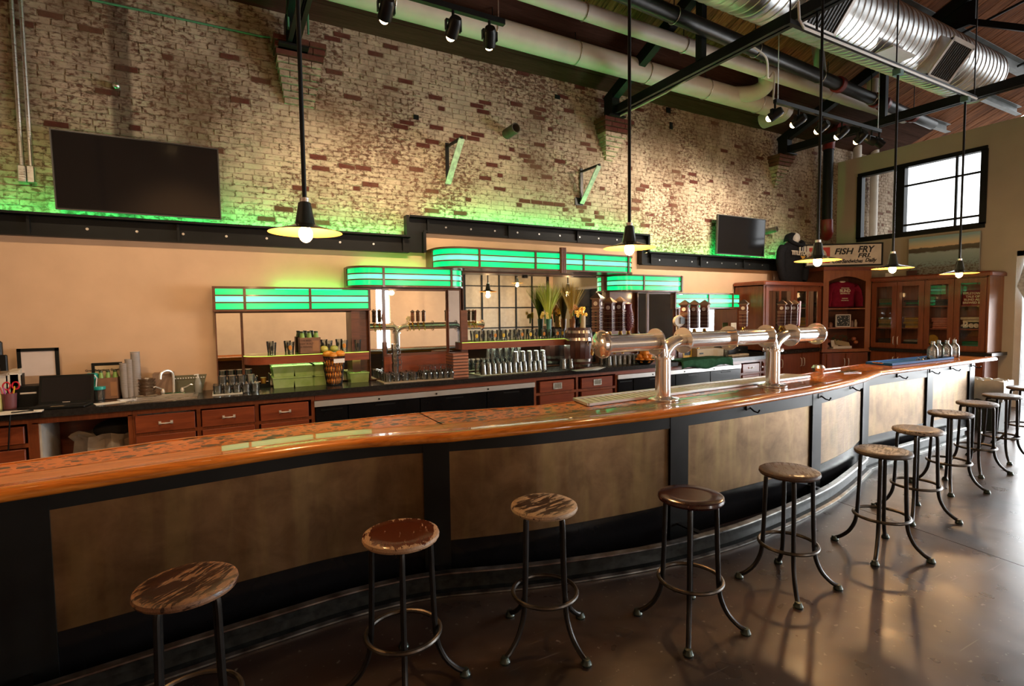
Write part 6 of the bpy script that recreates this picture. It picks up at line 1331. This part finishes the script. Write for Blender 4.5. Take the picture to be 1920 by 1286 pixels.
# ------------------------------------------------------------------ blue tray with growler jugs at the bar end
TZ = 1.0695
bl, br2 = P(1680, 676, z=TZ), P(1797, 672, z=TZ)
t = thing('serving_tray', 'blue serving tray on the far right of the bar', 'tray', (7.9, 3.4, TZ)); BLU = plain('blue plastic', (.012, .10, .34), .6, 0, .1, 8, .15)
tx0, tx1, ty0, ty1 = 7.15, 8.75, 3.38, 3.66
obj('tray_floor', MB().box(tx0, tx1, ty0, ty1, TZ, TZ+.006), BLU, t); obj('rim', MB().box(tx0, tx1, ty0-.012, ty0, TZ, TZ+.028).box(tx0, tx1, ty1, ty1+.012, TZ, TZ+.028).box(tx0-.012, tx0, ty0, ty1, TZ, TZ+.028).box(tx1, tx1+.012, ty0, ty1, TZ, TZ+.028), BLU, t)
lab(obj('handle', MB().tube(smoothpath([(tx0-.01, ty0+.08, TZ+.02), (tx0-.05, ty0+.1, TZ+.03), (tx0-.05, ty0+.18, TZ+.03), (tx0-.01, ty0+.2, TZ+.02)], 4), .008, 7), CHROME, t), 'chrome wire handle')
jug = [(0, 0), (.058, 0), (.063, .012), (.063, .13), (.052, .165), (.026, .195), (.021, .205), (.022, .245), (.019, .245), (.017, .205), (.022, .193), (.049, .162), (.059, .13), (.059, .014), (.05, .008), (0, .008)]
jm = glassware('growler', jug, 20)
for (px, py, l) in ((1749, 668, 'clear glass growler jug leftmost on the blue tray'), (1760, 667, 'clear glass growler jug second from the left on the blue tray'), (1775, 667, 'clear glass growler jug third from the left on the blue tray'), (1789, 667, 'clear glass growler jug at the right end of the blue tray')):
    q = P(px, py, z=TZ+.006); yy = {1749: 3.46, 1760: 3.54, 1775: 3.46, 1789: 3.48}[px]; x_ = P(px, 645, y=yy).x
    t = thing('growler_jug', l, 'jug', (x_, yy, TZ+.0065), 0, 'growler jugs on the blue tray'); o = obj('glass', jm, None, t, local=True)
    obj('handle', MB().torus((0, 0, 0), .016, .004, 16, 6), GLASS, t, local=True).matrix_basis = Matrix.Translation((.034, 0, .215)) @ Matrix.Rotation(R(90), 4, 'X')
for i, (px, l) in enumerate(((1722, 'round metal bottle stopper leftmost on the blue tray'), (1733, 'shiny metal opener in the middle of the blue tray'), (1741, 'dark metal bottle stopper beside the jugs'))):
    yy = 3.44; x_ = P(px, 665, y=yy).x; single('bottle_stopper', MB().lathe([(0, 0), (.03, 0), (.034, .012), (.02, .025), (.022, .04), (0, .05)], (x_, yy, TZ+.0065), 14).bar((x_, yy, TZ+.015), (x_+.10, yy+.02, TZ+.015), .02, .012), CHROME if i < 2 else IRON, l, 'bottle stopper')
q = P(1738, 640, y=3.62); 
# basket of cutlery left of the tray
q = P(1685, 792, z=0)
c_ = P(1497, 704, z=1.075)
single('metal_scoop', MB().lathe([(0, 0), (.05, .0), (.07, .04), (.05, .07), (0, .08)], (c_.x+.55, 3.5, 1.073), 16).bar((c_.x+.6, 3.5, 1.09), (c_.x+1.0, 3.52, 1.085), .025, .01), STEEL, 'steel scoop lying on the bar right of the drip tray', 'scoop')
q = P(1590, 697, z=1.069); single('bar_cap_tray', MB().obox((q.x, q.y, 1.071), .34, .10, .004), plain('clear tray', (.34, .22, .12), .1, coat=1), 'flat clear dish on the speckled bar top near the far end', 'dish')
# ------------------------------------------------------------------ hoodie on a bust, above the hutch
hx_ = P(1484, 500, y=6.62).x; hz = 2.312; hy_ = 6.60
zt = P(1490, 435, y=hy_).z; Hh = zt-hz
t = thing('hoodie_bust', 'black hooded sweatshirt on a white bust, standing on the hutch', 'mannequin', (hx_, hy_, hz)); BK_ = plain('black fleece', (.012, .012, .014), .85, 0, .2, 20, .1, bmp=.4)
Wd = (P(1510, 490, y=hy_).x-P(1462, 490, y=hy_).x)/2
body = MB().lathe([(0, 0), (.80, 0), (.84, .06), (.80, .25), (.86, .50), (.93, .62), (.86, .70), (.62, .765), (.30, .80), (0, .80)], (0, 0, 0), 28); body.v = [(hx_+x*Wd*.82, hy_+y*.15, hz+z*Hh) for x, y, z in body.v]
obj('torso', body, BK_, t)
for s_ in (-1, 1): obj('sleeve', MB().tube(smoothpath([(hx_+s_*Wd*.74, hy_, hz+Hh*.68), (hx_+s_*Wd*.95, hy_-.01, hz+Hh*.55), (hx_+s_*Wd*.98, hy_-.02, hz+Hh*.30), (hx_+s_*Wd*.80, hy_-.03, hz+Hh*.04)], 4), [Wd*.20]*4+[Wd*.19]*4+[Wd*.17]*4+[Wd*.13], 12), BK_, t)
hd = obj('head', MB().sphere((hx_+Wd*.10, hy_-.03, hz+Hh*.875), Hh*.085, 16, 10, sx=.85, sy=.95, sz=1.25).cyl((hx_+Wd*.10, hy_-.02, hz+Hh*.74), (hx_+Wd*.10, hy_-.02, hz+Hh*.82), Hh*.05, 12), plain('white bust', (.66, .62, .57), .5), t)
hood = MB(); n_ = 14; vs = []; fs = []
for i in range(n_+1):
    a = pi*i/n_
    for k, (rr_, dy_, zz) in enumerate(((1.05, -.05, .875), (1.35, .03, .87), (1.30, .11, .86), (.7, .15, .86))):
        vs.append((hx_+Wd*.04-cos(a)*Hh*.088*rr_, hy_+dy_, hz+Hh*(zz-.05)+sin(a)*Hh*.115*rr_))
for i in range(n_):
    for k in range(3): a = i*4+k; fs.append((a, a+1, a+5, a+4))
ho = obj('hood', hood.add(vs, fs), BK_, t); sm = ho.modifiers.new('thick', 'SOLIDIFY'); sm.thickness = .02
obj('hood_fold', MB().tube(smoothpath([(hx_-Wd*.36, hy_-.03, hz+Hh*.83), (hx_-Wd*.30, hy_-.10, hz+Hh*.765), (hx_+Wd*.10, hy_-.145, hz+Hh*.72), (hx_+Wd*.45, hy_-.10, hz+Hh*.765), (hx_+Wd*.5, hy_-.03, hz+Hh*.82)], 4), Hh*.04, 10), BK_, t)
INK = plain('cream ink', (.70, .62, .48), .8); GINK = plain('gold ink', (.65, .34, .04), .7)
yt = hy_-.155
text('lettering', 'TITLETOWN', Hh*.115, face_back((hx_+Wd*.16, yt, hz+Hh*.565)), INK, t, ext=.004, off=.003)
obj('emblem', MB().box(hx_+Wd*.0, hx_+Wd*.04, yt-.004, yt+.02, hz+Hh*.56, hz+Hh*.71).box(hx_+Wd*.42, hx_+Wd*.46, yt-.004, yt+.02, hz+Hh*.56, hz+Hh*.71), INK, t)
obj('emblem', MB().prism([(-.5, 0), (.5, 0), (.15, 0)], 0, 1) if 0 else MB().add([(hx_+Wd*.02, yt-.004, hz+Hh*.515), (hx_+Wd*.44, yt-.004, hz+Hh*.515), (hx_+Wd*.30, yt-.004, hz+Hh*.465), (hx_+Wd*.28, yt-.004, hz+Hh*.42), (hx_+Wd*.20, yt-.004, hz+Hh*.42), (hx_+Wd*.16, yt-.004, hz+Hh*.465)], [(0, 5, 4, 3, 2, 1)]), GINK, t)
for s_ in (.17, .29): obj('drawstring', MB().tube([(hx_+Wd*s_, yt+.0, hz+Hh*.71), (hx_+Wd*s_, yt-.008, hz+Hh*.60)], .006, 6), PAPER, t)
# ------------------------------------------------------------------ painted sign and harbour panorama on the right
SA, SB = P(1512, 498, z=2.66), P(1652, 494.5, z=2.66); su = Vector((SB.x-SA.x, SB.y-SA.y, 0)); SLn = su.length; su.normalize(); sn = Vector((su.y, -su.x, 0))
zt_ = 2.66+(P(1652, 457, x=SB.x).z-P(1652, 494.5, x=SB.x).z)
t = thing('painted_sign', 'white hand painted fish fry sign with black frame above the bookcase', 'sign', ((SA.x+SB.x)/2, (SA.y+SB.y)/2, 2.62))
def sp_(s_, d_, z): return Vector((SA.x, SA.y, z))+su*s_+sn*d_
def sbar(mb, s0, s1, d0, d1, z0, z1): return mb.prism([tuple(sp_(s_, d_, 0))[:2] for s_, d_ in ((s0, d0), (s1, d0), (s1, d1), (s0, d1))], z0, z1)
obj('board', sbar(MB(), 0, SLn, -.03, 0, 2.66, zt_), plain('sign cream', (.70, .64, .54), .5), t)
g = .028; fr_ = MB(); sbar(fr_, -g, SLn+g, -.035, .012, zt_, zt_+g); sbar(fr_, -g, SLn+g, -.035, .012, 2.66-g, 2.66); sbar(fr_, -g, 0, -.035, .012, 2.66, zt_); sbar(fr_, SLn, SLn+g, -.035, .012, 2.66, zt_); obj('frame', fr_, BLACK, t)
def spx(px):                                           # distance along the sign of a picture column
    d0, d1 = P(px, 480, x=1.0), None; r_ = Vector((d0.x, d0.y)); k_ = su.x*r_.y-su.y*r_.x; return -(SA.x*r_.y-SA.y*r_.x)/k_
hh = zt_-2.66; e0, e1 = spx(1517), spx(1556)
obj('emblem_panel', sbar(MB(), e0, e1, 0, .004, 2.70, zt_-.04), plain('sign red', (.52, .045, .03), .5), t)
em = MB().torus((0, 0, 0), .11, .022, 24, 6); em.v = [tuple(sp_((e0+e1)/2+x, .006+z*.1, 2.66+hh/2+y)) for x, y, z in em.v]; obj('emblem', em, INK, t)
INKB = plain('sign black paint', (.012, .012, .012), .6)
def sgn(s_, p0, p1, zf, size, sh):
    M = Matrix.Translation(sp_((spx(p0)+spx(p1))/2, .004, 2.66+hh*zf)) @ Matrix(((su.x, 0, sn.x, 0), (su.y, 0, sn.y, 0), (0, 1, 0, 0), (0, 0, 0, 1)))
    o = text('lettering', s_, hh*size, M, INKB, t, shear=sh, off=hh*size*.03); o['fit'] = spx(p1)-spx(p0)
sgn('FISH', 1563, 1599, .66, .42, .25); sgn('FRY', 1606, 1638, .74, .44, .25); sgn('FRI.', 1608, 1632, .44, .30, .25); sgn('Cold-Sandwiches', 1560, 1617, .17, .26, .3); sgn('Daily', 1621, 1643, .20, .26, .3)
px_ = XR-.13; a, b = P(1705, 449, x=px_), P(1838, 432, x=px_); z0_ = P(1836, 500, x=px_).z; z1_ = (a.z+b.z)/2
def harbour():
    m, t_, b_ = nt('harbour photograph print'); v = coords(t_); sp = N(t_, 'ShaderNodeSeparateXYZ'); t_.links.new(v, sp.inputs[0])
    mr = N(t_, 'ShaderNodeMapRange'); t_.links.new(sp.outputs[2], mr.inputs[0]); mr.inputs[1].default_value = z0_; mr.inputs[2].default_value = z1_
    nz = noise(t_, coords(t_, (1, 2.5, 6)), 4, 5, .6); ad = N(t_, 'ShaderNodeMath', operation='MULTIPLY_ADD'); t_.links.new(nz, ad.inputs[0]); ad.inputs[1].default_value = .10; t_.links.new(mr.outputs[0], ad.inputs[2])
    c = ramp(t_, ad.outputs[0], [(.12, (.22, .24, .22)), (.20, (.24, .35, .36)), (.56, (.38, .50, .50)), (.60, (.08, .065, .04)), (.72, (.12, .10, .07)), (.74, (.80, .62, .38)), (.88, (.62, .62, .46)), (1, (.30, .50, .54))])
    f = noise(t_, coords(t_, (1, 5, 9)), 4.5, 4, .7)
    lo = ramp(t_, mr.outputs[0], [(.12, 1), (.30, 0)]); mk = N(t_, 'ShaderNodeMath', operation='MULTIPLY'); t_.links.new(ramp(t_, f, [(.52, 0), (.56, 1)]), mk.inputs[0]); t_.links.new(lo, mk.inputs[1])
    t_.links.new(mix(t_, mk.outputs[0], c, (.10, .065, .04)), b_.inputs['Base Color']); b_.inputs['Roughness'].default_value = .4; return m
t = thing('panorama_print', 'harbour panorama print leaning on the khaki wall above the cabinet', 'picture', (px_, (a.y+b.y)/2, z0_)); 
obj('print', MB().box(px_-.012, px_, b.y, a.y, 2.405, z1_), harbour(), t); obj('backing', MB().box(px_, px_+.016, b.y-.004, a.y+.004, 2.402, z1_+.004), plain('pale blue edge', (.45, .55, .55), .6), t)
q = P(1710, 510, x=px_-.05); single('picture_frame', MB().rbox(px_-.05, px_-.02, q.y-.08, q.y+.10, 2.402, 2.52, .006), plain('dark maroon frame', (.07, .022, .02), .5), 'small dark maroon frame at the left foot of the panorama', 'picture frame')
q = P(1662, 517, x=11.7); single('wall_plate', MB().box(XR-.40, XR-.36, q.y-.06, q.y+.07, 2.402, 2.49), PAPER, 'small white block on top of the glass cabinet near the bookcase', 'box')
# ------------------------------------------------------------------ contents of the bookcase
MAR = plain('maroon cotton', (.19, .010, .030), .85, 0, .18, 10, .1, bmp=.4); MW = BW-.26
t = thing('maroon_sweatshirt', 'maroon long sleeved sweatshirt hanging in the arched bookcase', 'sweatshirt', tuple(Q(BW/2, 1.80, -.12)))
def garment(mb): mb.v = [tuple(Q(BW/2+x*MW/2, 1.80+z*.53, -.14-y)) for x, y, z in mb.v]; return mb
out = [(-.62, .02), (.62, .02), (.66, .55), (.80, .75), (.62, .93), (.25, 1.0), (-.25, 1.0), (-.62, .93), (-.80, .75), (-.66, .55)]
n_ = len(out); vs = [(x, -.04, z) for x, z in out]+[(x, .05, z) for x, z in out]+[(x*.72, -.085, .5+(z-.5)*.80) for x, z in out]
fs = [tuple(range(2*n_, 3*n_)), tuple(range(2*n_-1, n_-1, -1))]+[(i, (i+1) % n_, 2*n_+(i+1) % n_, 2*n_+i) for i in range(n_)]+[(n_+i, n_+(i+1) % n_, (i+1) % n_, i) for i in range(n_)]
obj('torso', garment(MB().add(vs, fs)), MAR, t, 60)
for s_ in (-1, 1): obj('sleeve', garment(MB().tube(smoothpath([(s_*.62, 0, .84), (s_*.80, -.01, .62), (s_*.86, -.03, .34), (s_*.90, -.04, .04)], 4), [.13]*5+[.12]*5+[.10]*3, 10)), MAR, t)
obj('collar', MB().lathe([(.09, 0), (.10, .02), (.06, .035), (0, .03)], tuple(Q(BW/2, 2.31, -.13)), 18, None, 1, .5), plain('white bust top', (.62, .56, .46), .6), t)
def book_text(s_, z, size, off=.001): 
    M = Matrix.Translation(Q(BW/2+.0, z, -.048)) @ Matrix(((bu.x, 0, bn.x, 0), (bu.y, 0, bn.y, 0), (0, 1, 0, 0), (0, 0, 0, 1))); text('lettering', s_, size, M, INK, t, ext=.002, off=off)
book_text('TITLETOWN', 2.195, .032); book_text('BLIND', 2.14, .085, .003); book_text('BREWING CO', 2.085, .034, .001); book_text('GREEN BAY', 1.985, .026); book_text('WISCONSIN USA', 1.945, .022)
def booth(name, label, cat, s_, z, mb, m_): mb.v = [tuple(Q(s_+x, z+zz, -.1-y)) for x, y, zz in mb.v]; return single(name, mb, m_, label, cat)
t = thing('dotted_picture', 'framed dark picture with pale dots on the middle bookcase shelf', 'picture frame', tuple(Q(BW/2, 1.40, -.1)))
def inq(mb, s_, z): mb.v = [tuple(Q(s_+x, z+zz, -.1-y)) for x, y, zz in mb.v]; return mb
obj('frame', inq(MB().box(-.17, .17, 0, .02, 0, .02).box(-.17, .17, 0, .02, .24, .26).box(-.17, -.15, 0, .02, 0, .26).box(.15, .17, 0, .02, 0, .26), BW/2+.02, 1.402), PAPER, t)
obj('picture', inq(MB().box(-.15, .15, .006, .014, .02, .24), BW/2+.02, 1.402), plain('dark slate', (.018, .026, .028), .5), t)
mb = MB(); rg = random.Random(5)
for i in range(34): mb.sphere((rg.uniform(-.135, .135), .005, rg.uniform(.035, .225)), rg.uniform(.004, .011), 8, 5, sy=.3)
tag(obj('dots', inq(mb, BW/2+.02, 1.402), PAPER, t), kind='stuff')
booth('jar', 'small amber jar left on the middle bookcase shelf', 'jar', .26, 1.402, L0([(0, 0), (.04, 0), (.045, .07), (.03, .10), (0, .11)]), plain('amber jar', (.18, .06, .03), .3))
booth('jar', 'pale jar right on the middle bookcase shelf', 'jar', BW-.24, 1.402, L0([(0, 0), (.03, 0), (.035, .09), (.02, .12), (.02, .15), (0, .15)]), plain('pale jar', (.3, .22, .16), .3))
booth('jar', 'darker jar beside the dotted picture', 'jar', BW-.32, 1.402, L0([(0, 0), (.03, 0), (.03, .10), (.018, .13), (0, .13)]), plain('dark jar', (.12, .06, .05), .3))
t = thing('flower_tray', 'white tray of papers and garlands in the lowest bookcase bay', 'tray', tuple(Q(BW/2, .965, -.1)))
obj('tray', inq(MB().box(-.22, .20, -.02, .22, 0, .012).box(-.22, .20, -.03, -.02, 0, .05), BW/2, .962), PAPER, t)
obj('folded_paper', inq(MB().obox((.03, .03, .10), .34, .02, .12, 0, R(-35), R(12)), BW/2, .962), plain('kraft roll', (.42, .33, .2), .7), t)
obj('card', inq(MB().obox((-.13, .05, .10), .15, .01, .14, 0, R(-10)), BW/2, .962), PAPER, t)
rg = random.Random(9); LEAF = plain('holly leaf', (.02, .05, .025), .5)
for i in range(16): obj('leaf', inq(MB().add([(0, 0, 0), (.03, -.005, .02), (.07, 0, .03), (.03, .005, -.012)], [(0, 1, 2, 3), (3, 2, 1, 0)]), BW/2+rg.uniform(-.25, .2), .962+rg.uniform(.16, .27)), LEAF, t)
for i, (s_, z, c_, l) in enumerate(((.20, .02, (.25, .12, .09), 'brown mug at the left of the lowest bookcase bay'), (.21, .13, (.30, .10, .08), 'reddish bun shaped jar above the brown mug'), (BW-.22, .10, (.36, .12, .05), 'orange gourd right in the lowest bookcase bay'), (BW-.27, .17, (.34, .10, .05), 'reddish gourd at the back right of the lowest bookcase bay'))):
    booth('gourd', l, 'ornament', s_, .962+z-.02, MB().sphere((0, 0, .045), .045, 12, 8, sz=.9), plain('ornament', c_, .4))
# folded clothes behind the glass of the right hand cabinet
def folded(x, y, z, n_, cols, wy_, label, grp, dx=.28, hh=.032):
    for k in range(n_):
        c_ = cols[k % len(cols)]; r = random.Random(int(y*100)+k)
        jx, jy = r.uniform(-.012, .012), r.uniform(-.015, .015)
        v = []; mb = MB().rbox(x+jx, x+jx+dx, y-wy_/2+jy, y+wy_/2+jy, z+k*hh, z+(k+1)*hh-.003, .012)
        tag(obj('folded_shirt', mb, c_), '%s from the bottom, %s' % (ORD[k], label), 'shirt', grp)
def fab(*c): return shirt_mat('shirt cotton', c)
OLIVE, MUST, GOLD2, PINK, GRN, GREY_, CHAR, CRE = fab(.10, .11, .035), fab(.28, .20, .06), fab(.42, .25, .04), fab(.45, .17, .12), fab(.02, .17, .085), fab(.28, .28, .26), fab(.04, .045, .05), fab(.55, .47, .33)
yd = [RY1-.02-(k+.5)*ww for k in range(4)]; FX = RX+.10
for k, (zs_, items) in enumerate(((1.812, ((4, [OLIVE, GRN, OLIVE]), (3, [CHAR, GRN]), (3, [CHAR]), None)), (1.392, ((5, [MUST, OLIVE, MUST]), (5, [GOLD2, MUST]), (5, [PINK]), (4, [CHAR, CRE]))), (1.002, ((4, [CHAR]), (4, [CHAR, GREY_]), (3, [CHAR, GREY_]), (4, [GRN]))))):
    for j, it in enumerate(items):
        if it: folded(FX, yd[j], zs_, it[0], it[1], .30, 'folded shirt on the %s shelf behind the %s glass door' % (('top', 'middle', 'bottom')[k], ('first', 'second', 'third', 'fourth')[j]), 'folded shirts, %s shelf, %s door' % (('top', 'middle', 'bottom')[k], ('first', 'second', 'third', 'fourth')[j]), hh=.040)
t = thing('maroon_shirt', 'folded maroon shirt with white lettering behind the fourth glass door', 'shirt', (FX, yd[3], 1.812))
obj('shirt', MB().rbox(FX, FX+.2, yd[3]-.17, yd[3]+.17, 1.812, 2.08, .03), MAR, t)
for i, (s_, z) in enumerate((('TITLETOWN', 2.02), ('TALE OF', 1.965), ('BLIND ALE', 1.91), ('BREWED BY', 1.855))): text('lettering', s_, .052, face_right((FX-.002, yd[3], z)), INK, t, off=.002)
t = thing('beer_towel', 'cream folded towel lettered Beer on the middle shelf, fourth door', 'towel', (FX, yd[3], 1.56)); obj('cloth', MB().rbox(FX-.01, FX+.22, yd[3]-.19, yd[3]+.17, 1.555, 1.60, .01), CRE, t)
text('lettering', 'Beer', .15, face_right((FX-.045, yd[3]-.03, 1.46)), INK, t, ext=.006, off=.004)
q = yd[2]; single('gold_dial', MB().lathe([(0, 0), (.09, 0), (.09, .02), (0, .022)], (FX-.04, q+.10, 1.18), 22, (-1, 0, 0)).lathe([(0, 0), (.035, 0), (.03, .01), (0, .01)], (FX-.065, q+.10, 1.18), 16, (-1, 0, 0)), GOLD2, 'round mustard cap badge behind the third glass door', 'badge')
# behind the hutch glass
for i, (px, z, c_, l) in enumerate(((1441, 1.83, (.35, .29, .2), 'beige cap on the upper left hutch shelf'), (1511, 1.83, (.06, .06, .05), 'dark cap on the upper right hutch shelf'))):
    x_ = P(px, 560, y=6.5).x; t = thing('cap', l, 'cap', (x_, 6.5, z)); m_ = plain('cap cotton', c_, .9); obj('crown', MB().lathe([(.10, 0), (.102, .06), (.07, .12), (0, .14)], (x_, 6.52, z), 18), m_, t); obj('brim', MB().lathe([(0, 0), (.10, 0), (.10, .012), (0, .012)], (x_+.02, 6.43, z), 18, None, 1, .8), m_, t)
x_ = P(1440, 600, y=6.5).x; single('wooden_bowl', MB().lathe([(.02, 0), (.10, .05), (.125, .12), (.10, .19), (.03, .22), (0, .22)], (x_, 6.52, 1.432), 20), plain('turned wood', (.36, .18, .06), .4), 'round wooden ball shaped bowl on the lower left hutch shelf', 'bowl')
x_ = P(1521, 595, y=6.5).x
for k in range(5): tag(obj('rolled_cap', MB().sphere((x_+.01*(k % 2), 6.5, 1.432+.04+k*.062), .075, 12, 7, sz=.5), plain('white cotton', (.50, .47, .40), .9)), '%s white folded cap from the bottom behind the right hutch pane' % ORD[k], 'cap', 'stack of white caps in the hutch')
# ------------------------------------------------------------------ waste bin and the cloth at the right edge
q = P(1876, 806, z=0); bx_, by_ = q.x, q.y+.2
t = thing('waste_bin', 'grey green slim waste bin with white liner at the bar end', 'bin', (bx_, by_, 0)); wx, wy_ = .15, .26; bz = P(1876, 708, y=by_).z
rz_ = R(0)
v = [(-wx*.82, -wy_*.82, 0), (wx*.82, -wy_*.82, 0), (wx*.82, wy_*.82, 0), (-wx*.82, wy_*.82, 0), (-wx, -wy_, bz), (wx, -wy_, bz), (wx, wy_, bz), (-wx, wy_, bz)]
obj('tub', MB().add([(bx_+a, by_+b, c) for a, b, c in v], [(3, 2, 1, 0), (0, 1, 5, 4), (1, 2, 6, 5), (2, 3, 7, 6), (3, 0, 4, 7)]), plain('bin plastic', (.055, .065, .055), .5), t)
vs = []; fs = []; n_ = 40
for j, (f, z) in enumerate(((1.0, bz-.27), (1.05, bz-.18), (1.07, bz-.06), (1.06, bz+.015), (.95, bz+.02), (.9, bz-.1))):
    for i in range(n_):
        a = 2*pi*i/n_; c_, s_ = cos(a), sin(a); m_ = max(abs(c_), abs(s_)); k = f*(1+.02*sin(i*2.3+j)); vs.append((bx_+c_/m_*wx*k*.97, by_+s_/m_*wy_*k*.97, z+.014*sin(i*1.7+j*2)))
for j in range(5):
    for i in range(n_): fs.append((j*n_+i, j*n_+(i+1) % n_, (j+1)*n_+(i+1) % n_, (j+1)*n_+i))
obj('liner', MB().add(vs, fs), plain('white bin liner', (.60, .60, .57), .35), t)
q = P(1909, 545, x=XR-.05); t = thing('hanging_cloth', 'pale patterned cloth corner on the wall at the right photo edge', 'cloth', (XR-.03, 3.7, q.z))
pts = [P(1921, 494, x=XR-.03), P(1907, 537, x=XR-.03), P(1920, 560, x=XR-.03), P(1955, 590, x=XR-.03), P(1965, 466, x=XR-.03), P(1945, 470, x=XR-.03)]
vs = [(p.x, p.y, p.z) for p in pts]+[(p.x+.015, p.y, p.z) for p in pts]; obj('fabric', MB().add(vs, [tuple(range(6)), tuple(range(11, 5, -1))]+[(i, i+6, (i+1) % 6+6, (i+1) % 6) for i in range(6)]), plain('pale cloth', (.55, .62, .66), .8, 0, .25, 25), t)
# dark laundry and pale bag in the open cubby
a, b = P(168, 835, y=6.45), P(240, 830, y=6.45); t = thing('linen_bag', 'crumpled pale bag with dark lining in the open cubby', 'bag', ((a.x+b.x)/2, 6.55, .10)); rg = random.Random(4)
zt = P(200, 812, y=6.45).z; cxx = (a.x+b.x)/2
mb = MB().lathe([(0, 0), (.26, 0), (.30, .25), (.28, zt-.16), (.31, zt-.10), (.24, zt-.12), (0, zt-.2)], (0, 0, 0), 30); mb.v = [(cxx+x*(1+.12*sin(math.atan2(y, x)*9+z*30)), 6.60+y*.75*(1+.12*sin(math.atan2(y, x)*9+z*30)), .10+z+.018*sin(math.atan2(y, x)*7)) for x, y, z in mb.v]
obj('bag', mb, plain('grey linen', (.33, .28, .23), .8, 0, .2, 10), t)
obj('lining', MB().sphere((cxx+.04, 6.66, zt+.0), .20, 18, 9, sy=.7, sz=.55), plain('black cloth', (.015, .014, .014), .9), t)

# ------------------------------------------------------------------ lettering becomes plain mesh
bpy.context.view_layer.update(); dg = bpy.context.evaluated_depsgraph_get()
for o in TEXTS:
    me = bpy.data.meshes.new_from_object(o.evaluated_get(dg)); me.name = 'lettering'
    n_ = bpy.data.objects.new('lettering', me); COL.objects.link(n_); n_.parent = o.parent; n_.matrix_parent_inverse = o.matrix_parent_inverse.copy(); M = o.matrix_basis.copy()
    if 'fit' in o:
        w_ = max(v.co.x for v in me.vertices)-min(v.co.x for v in me.vertices); M = M @ Matrix.Diagonal((o['fit']/w_, 1, 1, 1))
    n_.matrix_basis = M; bpy.data.objects.remove(o)
for o in list(bpy.data.objects):
    if o.name.startswith('lettering.') and o.type == 'FONT': bpy.data.objects.remove(o)
